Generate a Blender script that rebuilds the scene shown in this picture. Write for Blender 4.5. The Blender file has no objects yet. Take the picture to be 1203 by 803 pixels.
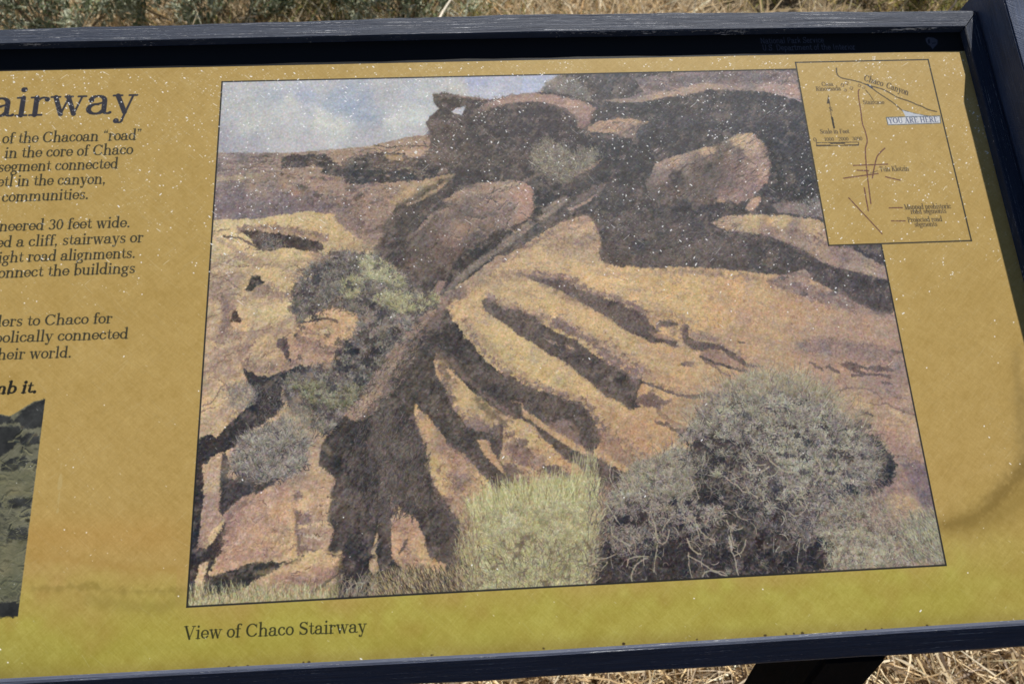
import bpy, bmesh, math, random
import numpy as np
from mathutils import Matrix, Vector

# ------------------------------------------------------------------ place and scale
SC = 0.226                      # metres per panel unit
TILT = math.radians(30.0)       # board slopes 30 degrees up from level
O = np.array([0.0, 0.0, 0.95])
UX = np.array([1.0, 0.0, 0.0])
VY = np.array([0.0, math.cos(TILT), math.sin(TILT)])
NZ = np.array([0.0, -math.sin(TILT), math.cos(TILT)])


def W(u, v, h=0.0):
    """panel coordinates (right, up the slope, off the face) -> world"""
    return O + SC * (u * UX + v * VY + h * NZ)


# ------------------------------------------------------------------ camera
RV = np.array([0.2738339535874938, -0.040727307177231525, 0.04510752485847834])
th = np.linalg.norm(RV); k_ = RV / th
K_ = np.array([[0, -k_[2], k_[1]], [k_[2], 0, -k_[0]], [-k_[1], k_[0], 0]])
RC = np.eye(3) + math.sin(th) * K_ + (1 - math.cos(th)) * K_ @ K_
CP = np.array([-0.13899283, -0.80803411, -2.88578618])      # camera in panel units (third axis into the board)
FPX, PCX, PCY = 850.0, 601.5, 401.5


def axis_world(r):
    return r[0] * UX + r[1] * VY - r[2] * NZ


scene = bpy.context.scene
cam_d = bpy.data.cameras.new("camera")
cam = bpy.data.objects.new("camera", cam_d)
scene.collection.objects.link(cam)
right, up, fwd = axis_world(RC[0]), axis_world(RC[1]), axis_world(RC[2])
cp = W(CP[0], CP[1], -CP[2])
M = Matrix(((right[0], up[0], -fwd[0], cp[0]), (right[1], up[1], -fwd[1], cp[1]),
            (right[2], up[2], -fwd[2], cp[2]), (0, 0, 0, 1)))
cam.matrix_world = M
cam_d.sensor_width = 36.0
cam_d.lens = FPX / 1203.0 * 36.0
cam_d.clip_start = 0.02
cam_d.clip_end = 3000.0
cam_d.dof.use_dof = True
cam_d.dof.focus_distance = 0.66
cam_d.dof.aperture_fstop = 11.0
scene.camera = cam

# ------------------------------------------------------------------ light
sun_panel = np.array([0.87, 3.12, 1.0]); sun_panel /= np.linalg.norm(sun_panel)
sd = sun_panel[0] * UX + sun_panel[1] * VY + sun_panel[2] * NZ
elev = math.asin(sd[2]); azim = math.atan2(sd[0], sd[1])
world = bpy.data.worlds.new("World"); scene.world = world; world.use_nodes = True
wn = world.node_tree; wn.nodes.clear()
wo = wn.nodes.new("ShaderNodeOutputWorld"); bg = wn.nodes.new("ShaderNodeBackground")
sky = wn.nodes.new("ShaderNodeTexSky"); sky.sky_type = 'NISHITA'; sky.sun_disc = False
sky.sun_elevation = elev; sky.sun_rotation = azim; sky.altitude = 1900; sky.air_density = 0.7; sky.dust_density = 0.3
bg.inputs[1].default_value = 0.05
wn.links.new(sky.outputs[0], bg.inputs[0]); wn.links.new(bg.outputs[0], wo.inputs[0])
sl = bpy.data.lights.new("sun", 'SUN'); sl.energy = 5.0; sl.angle = math.radians(0.53); sl.color = (1.0, 0.965, 0.9)
so = bpy.data.objects.new("sun", sl); scene.collection.objects.link(so)
so.rotation_euler = Vector(sd).to_track_quat('Z', 'Y').to_euler(); so.location = (0, 0, 6)
scene.view_settings.view_transform = 'Standard'
scene.view_settings.look = 'None'
scene.view_settings.exposure = 0.85
scene.view_settings.gamma = 1.0
KPRINT = 0.93                    # print reflectance = colour seen / KPRINT

# ------------------------------------------------------------------ the printed face of the board
S = 600.0                                     # print pixels per panel unit
U0, U1, V0, V1 = -3.02, 2.30, -1.24, 1.53
TW, TH = int((U1 - U0) * S), int((V1 - V0) * S)
rng = np.random.default_rng(11)


def unp(p):
    """photo-measured positions -> panel (u, v)"""
    p = np.asarray(p, float).reshape(-1, 2)
    d = np.stack([(p[:, 0] - PCX) / FPX, -(p[:, 1] - PCY) / FPX, np.ones(len(p))], 1) @ RC
    s = -CP[2] / d[:, 2]
    return np.stack([CP[0] + s * d[:, 0], CP[1] + s * d[:, 1]], 1)


def T(p):
    q = unp(p)
    return np.stack([(q[:, 0] - U0) * S, (V1 - q[:, 1]) * S], 1)


def s2l(c):
    c = np.asarray(c, float) / 255.0
    return np.where(c <= 0.04045, c / 12.92, ((c + 0.055) / 1.055) ** 2.4)


def resize(a, h, w):
    ys = np.linspace(0, a.shape[0] - 1.001, h); xs = np.linspace(0, a.shape[1] - 1.001, w)
    y0 = ys.astype(int); x0 = xs.astype(int); fy = (ys - y0)[:, None]; fx = (xs - x0)[None, :]
    fy = fy * fy * (3 - 2 * fy); fx = fx * fx * (3 - 2 * fx)
    r0 = a[y0]; r1 = a[y0 + 1]
    return (r0[:, x0] * (1 - fx) + r0[:, x0 + 1] * fx) * (1 - fy) + (r1[:, x0] * (1 - fx) + r1[:, x0 + 1] * fx) * fy


def lerp_resize(a, h, w):
    ys = np.linspace(0, a.shape[0] - 1.001, h); xs = np.linspace(0, a.shape[1] - 1.001, w)
    y0 = ys.astype(int); x0 = xs.astype(int); fy = (ys - y0)[:, None]; fx = (xs - x0)[None, :]
    if a.ndim == 3:
        fy = fy[..., None]; fx = fx[..., None]
    r0 = a[y0]; r1 = a[y0 + 1]
    return (r0[:, x0] * (1 - fx) + r0[:, x0 + 1] * fx) * (1 - fy) + (r1[:, x0] * (1 - fx) + r1[:, x0 + 1] * fx) * fy


def vnoise(h, w, sx, sy=None):
    sy = sy or sx
    return resize(rng.standard_normal((int(h / sy) + 3, int(w / sx) + 3)), h, w) * 0.9


def shift(a, dy, dx):
    return np.roll(np.roll(a, dy, 0), dx, 1)


N2 = vnoise(TH, TW, 2.3); N5 = vnoise(TH, TW, 5); N12 = vnoise(TH, TW, 12)
N30 = vnoise(TH, TW, 30); N80 = vnoise(TH, TW, 80)
NF = N2 * .35 + N5 * .35 + N12 * .3                      # edge breaker
NR = N5 * .4 + N12 * .5 + N30 * .6                       # rock mottling
ys_, xs_ = np.mgrid[0:TH, 0:TW]


def streak(ang, l, w):
    """noise stretched along a direction"""
    a = math.radians(ang); g = rng.standard_normal((700, 700))
    xx = (xs_ * math.cos(a) + ys_ * math.sin(a)) / l; yy = (-xs_ * math.sin(a) + ys_ * math.cos(a)) / w
    x0 = np.floor(xx).astype(int); y0 = np.floor(yy).astype(int)
    fx = xx - x0; fy = yy - y0; fx = fx * fx * (3 - 2 * fx); fy = fy * fy * (3 - 2 * fy)
    x0 %= 699; y0 %= 699
    return (g[y0, x0] * (1 - fx) + g[y0, x0 + 1] * fx) * (1 - fy) + (g[y0 + 1, x0] * (1 - fx) + g[y0 + 1, x0 + 1] * fx) * fy


ST_R = streak(18, 34, 4) * .6 + streak(24, 14, 2.6) * .5       # bedding lines falling to the right
ST_D = streak(-48, 30, 4) * .6 + streak(-55, 14, 3) * .5       # lines falling to the left
ST_H = streak(3, 40, 4) * .7 + streak(-4, 16, 3) * .4

img = np.zeros((TH, TW, 3), np.float32)
GOLD = np.array([172, 147, 88.])
img[:] = GOLD
PH = (-1.258, 1.648, -0.972, 1.281)           # printed photograph: u0,u1,v0,v1
px0, px1 = int((PH[0] - U0) * S), int((PH[1] - U0) * S)
py0, py1 = int((V1 - PH[3]) * S), int((V1 - PH[2]) * S)
CLIP = [px0, py0, px1, py1]


def box_of(t, pad):
    x0 = max(int(t[:, 0].min() - pad), CLIP[0]); x1 = min(int(t[:, 0].max() + pad) + 1, CLIP[2])
    y0 = max(int(t[:, 1].min() - pad), CLIP[1]); y1 = min(int(t[:, 1].max() + pad) + 1, CLIP[3])
    return x0, y0, x1, y1


def poly_sd(t, x0, y0, x1, y1):
    w, h = x1 - x0, y1 - y0
    st = 1 if w * h < 30000 else (2 if w * h < 400000 else 4)
    X = np.linspace(x0, x1, max(3, w // st))[None, :]; Y = np.linspace(y0, y1, max(3, h // st))[:, None]
    d2 = np.full((Y.shape[0], X.shape[1]), 1e12); ins = np.zeros(d2.shape, bool)
    n = len(t)
    for i in range(n):
        ax, ay = t[i]; bx, by = t[(i + 1) % n]
        ex, ey = bx - ax, by - ay; L = ex * ex + ey * ey + 1e-9
        tt = np.clip(((X - ax) * ex + (Y - ay) * ey) / L, 0, 1)
        d2 = np.minimum(d2, (X - ax - tt * ex) ** 2 + (Y - ay - tt * ey) ** 2)
        c = ((ay > Y) != (by > Y)) & (X < (bx - ax) * (Y - ay) / (ey if abs(ey) > 1e-9 else 1e-9) + ax)
        ins ^= c
    sd_ = np.sqrt(d2) * np.where(ins, -1, 1)
    return lerp_resize(sd_, h, w)


def fill(pts, col, a=1.0, soft=1.7, rough=2.2, mott=7.0, st=None, sta=6.0, fld=None, red=4.0, space='photo', fringe=0):
    """lay one patch of colour with a ragged edge and mottling"""
    t = T(pts) if space == 'photo' else np.asarray(pts, float)
    if fringe:
        x0, y0, x1, y1 = box_of(t, fringe * 4)
        if x1 - x0 > 3 and y1 - y0 > 3:
            q_ = (slice(y0, y1), slice(x0, x1)); e = poly_sd(t, x0, y0, x1, y1)
            gr_ = N2[q_] * .55 + shift(N5, 7, 19)[q_] * .6 + shift(N12, 9, 3)[q_] * .5
            bias = np.clip(shift(N30, 5, 44)[q_] * .6 + .9, 0.15, 1.8)
            mm = np.clip((gr_ - (e / (fringe * bias * 2)) * 1.5 + .15) * 1.6, 0, 1) * (e < fringe * 4) * .62
            fc = np.array([120, 102, 95.]) + (N12[q_] * 7)[..., None]
            img[q_] = img[q_] * (1 - mm[..., None]) + fc * mm[..., None]
    x0, y0, x1, y1 = box_of(t, soft * 2 + rough * 2 + 2)
    if x1 - x0 < 3 or y1 - y0 < 3:
        return
    sl_ = (slice(y0, y1), slice(x0, x1))
    m = poly_sd(t, x0, y0, x1, y1) + NF[sl_] * rough
    m = np.clip(.5 - m / (2 * soft), 0, 1) * a
    if fld is not None:
        c = field(fld, x0, y0, x1, y1)
    else:
        c = np.broadcast_to(np.array(col, float), m.shape + (3,)).copy()
    n = NR[sl_] * mott
    if st is not None:
        n = n + st[sl_] * sta
    c = c + n[..., None] * np.array([1, 1, .95])
    c[..., 0] += N30[sl_] * red; c[..., 2] -= N30[sl_] * red * .8
    img[sl_] = img[sl_] * (1 - m[..., None]) + c * m[..., None]


def field(pts, x0, y0, x1, y1, pw=3.0):
    P = np.array([p[:2] for p in pts], float); C = np.array([p[2] for p in pts], float)
    t = T(P); w, h = max(3, (x1 - x0) // 6), max(3, (y1 - y0) // 6)
    X = np.linspace(x0, x1, w)[None, :]; Y = np.linspace(y0, y1, h)[:, None]
    wx = X + lerp_resize(N30[y0:y1, x0:x1], h, w) * 12; wy = Y + lerp_resize(N30[y0:y1, x0:x1][::-1], h, w) * 8
    acc = np.zeros((h, w, 3)); ws = np.zeros((h, w))
    for (tx, ty), c in zip(t, C):
        q = 1.0 / (((wx - tx) ** 2 + (wy - ty) ** 2) ** (pw / 2) + 400.0)
        acc += q[..., None] * c; ws += q
    return lerp_resize(acc / ws[..., None], y1 - y0, x1 - x0)


def blob(x, y, rx, ry, col, a=.8, rough=6, soft=5, **k):
    an = np.linspace(0, 2 * math.pi, 15)[:-1]
    fill([(x + rx * math.cos(q), y + ry * math.sin(q)) for q in an], col, a=a, rough=rough, soft=soft, **k)


def splat(pts, cols, wts):
    """many small soft dots laid over the print at once"""
    x = pts[:, 0]; y = pts[:, 1]
    ok = (x > CLIP[0] + 1) & (x < CLIP[2] - 2) & (y > CLIP[1] + 1) & (y < CLIP[3] - 2)
    x, y, cols, wts = x[ok], y[ok], cols[ok], wts[ok]
    if not len(x):
        return
    bx0, by0 = int(x.min()) - 1, int(y.min()) - 1; w = int(x.max()) + 3 - bx0; h = int(y.max()) + 3 - by0
    xi = np.floor(x).astype(int); yi = np.floor(y).astype(int); fx = x - xi; fy = y - yi
    aw = np.zeros(w * h); ac = [np.zeros(w * h) for _ in range(3)]
    for dx, dy, q in ((0, 0, (1 - fx) * (1 - fy)), (1, 0, fx * (1 - fy)), (0, 1, (1 - fx) * fy), (1, 1, fx * fy)):
        idx = (yi + dy - by0) * w + (xi + dx - bx0); ww = q * wts
        aw += np.bincount(idx, ww, w * h)
        for c in range(3):
            ac[c] += np.bincount(idx, ww * cols[:, c], w * h)
    al = (1 - np.exp(-aw)).reshape(h, w, 1)
    col = np.stack(ac, 1).reshape(h, w, 3) / np.maximum(aw, 1e-6).reshape(h, w, 1)
    s_ = (slice(by0, by0 + h), slice(bx0, bx0 + w))
    img[s_] = img[s_] * (1 - al) + col * al


DEFER = []
HOLD = [False]


def tufts(poly, n, r, pal, dark, k=26, spread=48, wt=1.0, lift=-90):
    """leafy tufts, back to front: a dark heart under a lighter fan of fine twigs"""
    if HOLD[0]:
        DEFER.append(lambda: tufts(poly, n, r, pal, dark, k, spread, wt, lift)); return
    P = np.array(poly, float); x0, y0 = P.min(0); x1, y1 = P.max(0)
    q = np.stack([rng.uniform(x0, x1, n * 4), rng.uniform(y0, y1, n * 4)], 1); ins = np.zeros(len(q), bool)
    for i in range(len(P)):
        ax, ay = P[i]; bx, by = P[(i + 1) % len(P)]
        ins ^= ((ay > q[:, 1]) != (by > q[:, 1])) & (q[:, 0] < (bx - ax) * (q[:, 1] - ay) / ((by - ay) or 1e-9) + ax)
    q = q[ins][:n]; q = q[np.argsort(q[:, 1])]
    pal = np.array(pal, float); dark = np.array(dark, float)
    for ch in np.array_split(q, 8):
        for kind in (0, 1):
            m = (k // 3 if kind == 0 else k)
            c0 = np.repeat(ch, m, 0); N = len(c0)
            if N == 0:
                continue
            rr = r * rng.uniform(.6, 1.35, len(ch)).repeat(m)
            if kind == 0:
                st_ = c0 + rng.normal(0, .45, (N, 2)) * rr[:, None] + [0, r * .35]; a = rng.uniform(0, 6.28, N); ln = rr * .9; cc = dark[rng.integers(0, len(dark), N)] + rng.normal(0, 5, (N, 1)); ww = wt * 1.6
            else:
                st_ = c0 + rng.normal(0, .16, (N, 2)) * rr[:, None] + [0, r * .3]; a = np.radians(lift + rng.normal(0, spread, N)); ln = rr * rng.uniform(.6, 1.5, N)
                tone = rng.normal(0, 11, len(ch)).repeat(m); cc = pal[rng.integers(0, len(pal), N)] + (tone + rng.normal(0, 9, N))[:, None]; ww = wt
            ns = int(r * 3) + 4; t = np.linspace(0, 1, ns)[None, :]; cu = np.radians(rng.normal(0, 55, N))[:, None] * t
            step = (ln / ns)[:, None]
            X = st_[:, 0:1] + np.cumsum(np.cos(a[:, None] + cu) * step, 1); Y = st_[:, 1:2] + np.cumsum(np.sin(a[:, None] + cu) * step, 1)
            c3 = np.repeat(cc[:, None, :], ns, 1)
            if kind == 1:
                c3 = c3 * (.72 + .38 * t[..., None])
            splat(T(np.stack([X.ravel(), Y.ravel()], 1)), c3.reshape(-1, 3), np.full(X.size, ww))


def strokes(poly, n, pal, L=(6, 16), base=None, spread=40, curl=60, wt=.5, wid=1.0, ang=-90, jit=14, maxdown=True):
    """hair-thin curved twigs and blades inside a region; base = point they fan out from"""
    if HOLD[0]:
        DEFER.append(lambda: strokes(poly, n, pal, L, base, spread, curl, wt, wid, ang, jit)); return
    P = np.array(poly, float); x0, y0 = P.min(0); x1, y1 = P.max(0)
    q = np.stack([rng.uniform(x0, x1, n * 4), rng.uniform(y0, y1, n * 4)], 1)
    ins = np.zeros(len(q), bool); m = len(P)
    for i in range(m):
        ax, ay = P[i]; bx, by = P[(i + 1) % m]
        ins ^= ((ay > q[:, 1]) != (by > q[:, 1])) & (q[:, 0] < (bx - ax) * (q[:, 1] - ay) / ((by - ay) or 1e-9) + ax)
    q = q[ins][:n]; n = len(q)
    if n == 0:
        return
    if base is not None:
        a = np.degrees(np.arctan2(q[:, 1] - base[1], q[:, 0] - base[0]))
    else:
        a = np.full(n, float(ang))
    a = np.radians(a + rng.normal(0, spread, n)); ln = rng.uniform(*L, n); cu = np.radians(rng.normal(0, curl, n))
    ns = int(L[1] * 2.6)
    t = np.linspace(0, 1, ns)[None, :]
    aa = a[:, None] + cu[:, None] * t
    step = (ln / ns)[:, None]
    X = q[:, 0:1] + np.cumsum(np.cos(aa) * step, 1); Y = q[:, 1:2] + np.cumsum(np.sin(aa) * step, 1)
    pal = np.array(pal, float); c = pal[rng.integers(0, len(pal), n)] + rng.normal(0, jit, (n, 1))
    c = np.repeat(c[:, None, :], ns, 1).reshape(-1, 3)
    pts = T(np.stack([X.ravel(), Y.ravel()], 1))
    w = np.repeat((wt * rng.uniform(.4, 1.2, n))[:, None], ns, 1) * (1 - .5 * t)
    nb = 1 if n < 60 else (4 if n < 500 else 9)
    w = w * (1.0 if nb == 1 else (1.7 if nb == 4 else 2.4))
    w = w.ravel(); ids = np.repeat(rng.integers(0, nb, n), ns)
    for j in range(nb):
        m_ = ids == j
        for k in range(max(1, int(round(wid)))):
            splat(pts[m_] + (k * .8, 0), c[m_], w[m_])


def line(pts, col, w=1.0, a=1.0, rough=0.4, smooth=True, wob=0.0):
    """a drawn line, w = half width in photo pixels"""
    P = np.array(pts, float)
    if smooth and len(P) > 2:
        Q = [P[0]]
        for i in range(len(P) - 1):
            p0 = P[max(i - 1, 0)]; p1 = P[i]; p2 = P[i + 1]; p3 = P[min(i + 2, len(P) - 1)]
            for t in (.25, .5, .75, 1):
                Q.append(.5 * ((2 * p1) + (p2 - p0) * t + (2 * p0 - 5 * p1 + 4 * p2 - p3) * t * t + (3 * p1 - p0 - 3 * p2 + p3) * t ** 3))
        P = np.array(Q)
    if wob:
        P = P + rng.normal(0, wob, P.shape)
    t = T(P); x0, y0, x1, y1 = box_of(t, w * 4 + 4)
    if x1 - x0 < 2 or y1 - y0 < 2:
        return
    X = np.arange(x0, x1)[None, :]; Y = np.arange(y0, y1)[:, None]; d = np.full((y1 - y0, x1 - x0), 1e9)
    for i in range(len(t) - 1):
        ax, ay = t[i]; ex, ey = t[i + 1] - t[i]; LL = ex * ex + ey * ey + 1e-9
        tt = np.clip(((X - ax) * ex + (Y - ay) * ey) / LL, 0, 1)
        d = np.minimum(d, np.hypot(X - ax - tt * ex, Y - ay - tt * ey))
    s_ = (slice(y0, y1), slice(x0, x1))
    m = np.clip((w * 2 - d + N2[s_] * rough) * .8 + .5, 0, 1) * a
    img[s_] = img[s_] * (1 - m[..., None]) + np.array(col, float) * m[..., None]


def brush(pts, col, w, a=.5):
    """a broad soft dab following a line, w in photo pixels"""
    P = np.array(pts, float); t = T(P); x0, y0, x1, y1 = box_of(t, w * 5 + 6)
    if x1 - x0 < 3 or y1 - y0 < 3:
        return
    X = np.arange(x0, x1)[None, :]; Y = np.arange(y0, y1)[:, None]; d = np.full((y1 - y0, x1 - x0), 1e9)
    for i in range(len(t) - 1):
        ax, ay = t[i]; ex, ey = t[i + 1] - t[i]; LL = ex * ex + ey * ey + 1e-9
        tt = np.clip(((X - ax) * ex + (Y - ay) * ey) / LL, 0, 1)
        d = np.minimum(d, np.hypot(X - ax - tt * ex, Y - ay - tt * ey))
    s_ = (slice(y0, y1), slice(x0, x1))
    m = np.exp(-(np.maximum(d + (N12[s_] + N5[s_] * .6) * w * .9, 0) / (w * 2)) ** 2) * a
    img[s_] = img[s_] * (1 - m[..., None]) + np.array(col, float) * m[..., None]


def speck(pts, w, col=(122, 103, 96), a=.7, off=.1):
    """gritty half-shade along an edge: the same dab broken into grains"""
    P = np.array(pts, float); t = T(P); x0, y0, x1, y1 = box_of(t, w * 5 + 6)
    if x1 - x0 < 3 or y1 - y0 < 3:
        return
    X = np.arange(x0, x1)[None, :]; Y = np.arange(y0, y1)[:, None]; d = np.full((y1 - y0, x1 - x0), 1e9)
    for i in range(len(t) - 1):
        ax, ay = t[i]; ex, ey = t[i + 1] - t[i]; LL = ex * ex + ey * ey + 1e-9
        tt = np.clip(((X - ax) * ex + (Y - ay) * ey) / LL, 0, 1)
        d = np.minimum(d, np.hypot(X - ax - tt * ex, Y - ay - tt * ey))
    s_ = (slice(y0, y1), slice(x0, x1))
    gr_ = shift(N2, 13, 5)[s_] * .5 + shift(N5, 7, 19)[s_] * .75 + shift(N12, 9, 3)[s_] * .6 + shift(N30, 8, 8)[s_] * .35
    m = np.clip((gr_ - (d / (w * 2) - .75) * 1.1 + off) * 1.5, 0, 1) * (d < w * 5) * a
    c = np.array(col, float) + (N12[s_] * 8 + N5[s_] * 5)[..., None]
    img[s_] = img[s_] * (1 - m[..., None]) + c * m[..., None]


def cracks(poly, n, dark, light=None, L=(5, 16), angs=(20, -60), w=.5, a=.75, sp=12):
    """fractures: a thin dark joint with the lit lip of the next block beside it"""
    P = np.array(poly, float); x0, y0 = P.min(0); x1, y1 = P.max(0); k = 0
    for _ in range(n * 6):
        x, y = rng.uniform(x0, x1), rng.uniform(y0, y1); ins = False
        for i in range(len(P)):
            ax, ay = P[i]; bx, by = P[(i + 1) % len(P)]
            if (ay > y) != (by > y) and x < (bx - ax) * (y - ay) / ((by - ay) or 1e-9) + ax:
                ins = not ins
        if not ins:
            continue
        q = math.radians(angs[rng.integers(0, len(angs))] + rng.normal(0, sp)); l = rng.uniform(*L)
        pts = [(x, y)]
        for j in range(3):
            q += rng.normal(0, .28); x += math.cos(q) * l / 3; y += math.sin(q) * l / 3; pts.append((x, y))
        if light is not None:
            line([(p[0] + .2, p[1] + 1.3 + w) for p in pts], np.array(light) + rng.normal(0, 6), w * 1.3, a=a * .7)
        line(pts, np.array(dark) + rng.normal(0, 8), w * rng.uniform(.6, 1.5), a=a)
        k += 1
        if k >= n:
            return


def dots(poly, n, col, r=(1, 3), a=.6, squash=.6):
    P = np.array(poly, float); x0, y0 = P.min(0); x1, y1 = P.max(0)
    k = 0
    for _ in range(n * 3):
        x, y = rng.uniform(x0, x1), rng.uniform(y0, y1)
        ins = False
        for i in range(len(P)):
            ax, ay = P[i]; bx, by = P[(i + 1) % len(P)]
            if (ay > y) != (by > y) and x < (bx - ax) * (y - ay) / ((by - ay) or 1e-9) + ax:
                ins = not ins
        if not ins:
            continue
        rr = rng.uniform(*r)
        blob(x, y, rr * rng.uniform(.8, 1.6), rr * squash, np.array(col) + rng.normal(0, 8), a=a, rough=2.5, soft=1.5, mott=3)
        k += 1
        if k >= n:
            break


# ---- the photograph printed on the board: a slickrock stairway in a canyon
HOLD[0] = True
ALLP = [(200, 60), (1060, 60), (1180, 720), (180, 740)]
fill(ALLP, None, rough=0, mott=6, st=ST_R, sta=3, fld=[
    (270, 265, (188, 170, 122)), (270, 300, (184, 166, 120)), (260, 330, (166, 142, 114)), (300, 330, (176, 153, 112)),
    (340, 300, (188, 165, 114)), (380, 262, (184, 160, 112)), (320, 360, (190, 167, 115)), (270, 380, (174, 150, 114)),
    (250, 430, (180, 152, 116)), (300, 420, (178, 152, 113)), (250, 480, (184, 158, 116)), (400, 390, (178, 146, 106)),
    (350, 410, (168, 138, 110)), (620, 320, (190, 163, 118)), (680, 275, (170, 147, 114)), (720, 340, (192, 163, 115)),
    (800, 340, (194, 164, 110)), (780, 370, (188, 157, 108)), (860, 350, (188, 154, 108)), (900, 380, (182, 150, 110)),
    (950, 370, (174, 144, 112)), (1020, 390, (164, 137, 115)), (1040, 440, (152, 128, 114)), (980, 420, (164, 136, 114)),
    (900, 430, (177, 146, 110)), (1000, 480, (171, 146, 113)), (1050, 520, (164, 141, 117)), (1070, 560, (148, 126, 112)),
    (640, 380, (194, 167, 116)), (700, 430, (193, 165, 113)), (740, 460, (184, 151, 108)), (700, 500, (188, 153, 106)),
    (780, 500, (180, 147, 106)), (600, 420, (194, 168, 118)), (560, 400, (190, 165, 115)), (560, 350, (182, 155, 114)),
    (540, 500, (188, 157, 112)), (600, 560, (178, 147, 110)), (520, 600, (178, 147, 112)), (350, 600, (170, 136, 110)),
    (300, 690, (170, 150, 110))])

# sky and distance
fill([(230, 88), (670, 78), (652, 92), (636, 106), (640, 130), (500, 160), (475, 163), (437, 172), (405, 176), (342, 180), (250, 180)],
     None, rough=1, mott=1.5, red=0, soft=2, fld=[
    (265, 105, (152, 154, 160)), (290, 125, (158, 159, 158)), (320, 104, (158, 160, 163)), (322, 110, (140, 149, 166)), (355, 112, (138, 147, 172)),
    (335, 122, (172, 172, 166)), (410, 124, (126, 143, 172)), (398, 118, (134, 148, 170)), (425, 130, (136, 150, 172)), (440, 122, (142, 150, 168)), (400, 150, (178, 179, 168)),
    (375, 140, (178, 179, 168)), (460, 112, (160, 159, 162)), (470, 145, (178, 180, 172)), (300, 145, (168, 168, 160)), (300, 168, (146, 142, 153)),
    (260, 165, (142, 138, 150)), (330, 160, (156, 154, 157)), (370, 172, (156, 153, 158)), (430, 165, (158, 155, 160)), (350, 172, (158, 155, 158)), (450, 93, (162, 162, 164)), (380, 100, (160, 160, 165)),
    (560, 95, (142, 150, 188)), (620, 100, (146, 158, 192)), (540, 106, (172, 168, 156)), (500, 100, (165, 166, 164)), (580, 108, (158, 162, 180)),
    (650, 90, (144, 152, 185)), (490, 140, (178, 182, 176)), (490, 110, (158, 163, 172)), (485, 158, (165, 162, 165)), (600, 92, (150, 154, 178))])
PLAIN = [(240, 178), (300, 179), (342, 179), (405, 174), (437, 171), (475, 161), (510, 157), (520, 175), (535, 212), (500, 260), (470, 300), (420, 280), (398, 262), (393, 252), (365, 248), (330, 252), (300, 257), (240, 258)]
fill(PLAIN, None, rough=1.5, mott=7, st=ST_H, sta=5, red=3, fld=[
    (265, 186, (138, 124, 116)), (300, 197, (132, 118, 110)), (300, 207, (146, 130, 112)), (270, 235, (126, 113, 112)), (330, 245, (124, 112, 112)),
    (380, 225, (150, 127, 108)), (420, 240, (144, 123, 108)), (490, 225, (160, 135, 108)), (470, 166, (158, 135, 112)), (350, 205, (146, 126, 108)),
    (400, 176, (152, 132, 112)), (450, 262, (146, 126, 108)), (440, 285, (150, 128, 108)), (370, 242, (128, 112, 108))])
fill([(240, 206), (270, 206), (310, 203), (305, 208), (260, 214), (240, 214)], (158, 142, 115), a=.7, soft=2)
fill([(331, 184), (345, 181), (382, 181), (392, 190), (402, 197), (420, 203), (415, 209), (388, 206), (376, 203), (380, 197), (368, 193), (352, 197), (340, 196), (330, 199)], (70, 66, 69))
fill([(400, 192), (412, 183), (436, 180), (450, 178), (475, 180), (480, 186), (500, 183), (507, 190), (545, 200), (535, 210), (505, 207), (470, 213), (440, 213), (420, 208), (403, 201)], (84, 76, 74), mott=16, rough=5)
fill([(405, 200), (440, 197), (470, 206), (520, 206), (515, 210), (450, 214), (430, 217), (404, 214)], (66, 63, 66), rough=5)
fill([(450, 182), (473, 180), (473, 189), (455, 187)], (150, 130, 100), rough=1)
fill([(510, 188), (528, 186), (536, 193), (525, 203), (512, 205), (518, 196)], (140, 120, 104), rough=4)
line([(438, 170.5), (455, 172), (480, 171), (504, 172)], (88, 78, 74), .8)
line([(440, 179), (460, 180), (475, 180)], (75, 68, 68), .9)
line([(497, 166), (500, 172), (506, 170)], (95, 84, 80), 1.0)
fill([(295, 184), (306, 184), (308, 187), (296, 187)], (95, 86, 86), a=.7)
dots([(340, 205), (460, 215), (450, 245), (330, 245)], 26, (98, 88, 86), (1.5, 4.5), a=.75)
dots([(255, 210), (340, 205), (320, 250), (250, 255)], 14, (112, 100, 102), (1.5, 4), a=.5)
dots([(330, 196), (470, 214), (520, 210), (470, 262), (400, 250), (330, 250)], 60, (104, 92, 88), (1, 3.2), a=.8)
dots([(252, 190), (330, 190), (330, 250), (252, 256)], 30, (112, 100, 98), (1, 3), a=.6, squash=.4)
dots([(395, 183), (500, 176), (520, 205), (440, 212), (400, 205)], 26, (140, 122, 104), (1.2, 3.5), a=.85, squash=.45)
dots([(335, 184), (385, 184), (400, 200), (340, 196)], 6, (110, 98, 90), (1, 2.6), a=.7, squash=.5)
for ln in ([(255, 192), (290, 190), (325, 193)], [(250, 200), (285, 199), (330, 202)], [(248, 212), (290, 214), (330, 210)], [(300, 196), (330, 197)], [(410, 222), (440, 218), (470, 220)], [(380, 232), (420, 228)]):
    line(ln, (112, 100, 96), .9, a=.55, wob=.6)
blob(355, 219, 7, 3.5, (92, 84, 80)); blob(323, 243, 4, 4, (85, 78, 78)); blob(378, 243, 14, 4, (112, 98, 100), a=.6)
blob(347, 226, 6, 5, (172, 130, 100), a=.5); blob(406, 236, 5, 2.5, (90, 82, 80))
fill([(455, 237), (480, 216), (520, 205), (536, 203), (520, 225), (478, 244), (466, 241)], (166, 142, 108), st=ST_D, sta=6)

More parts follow.
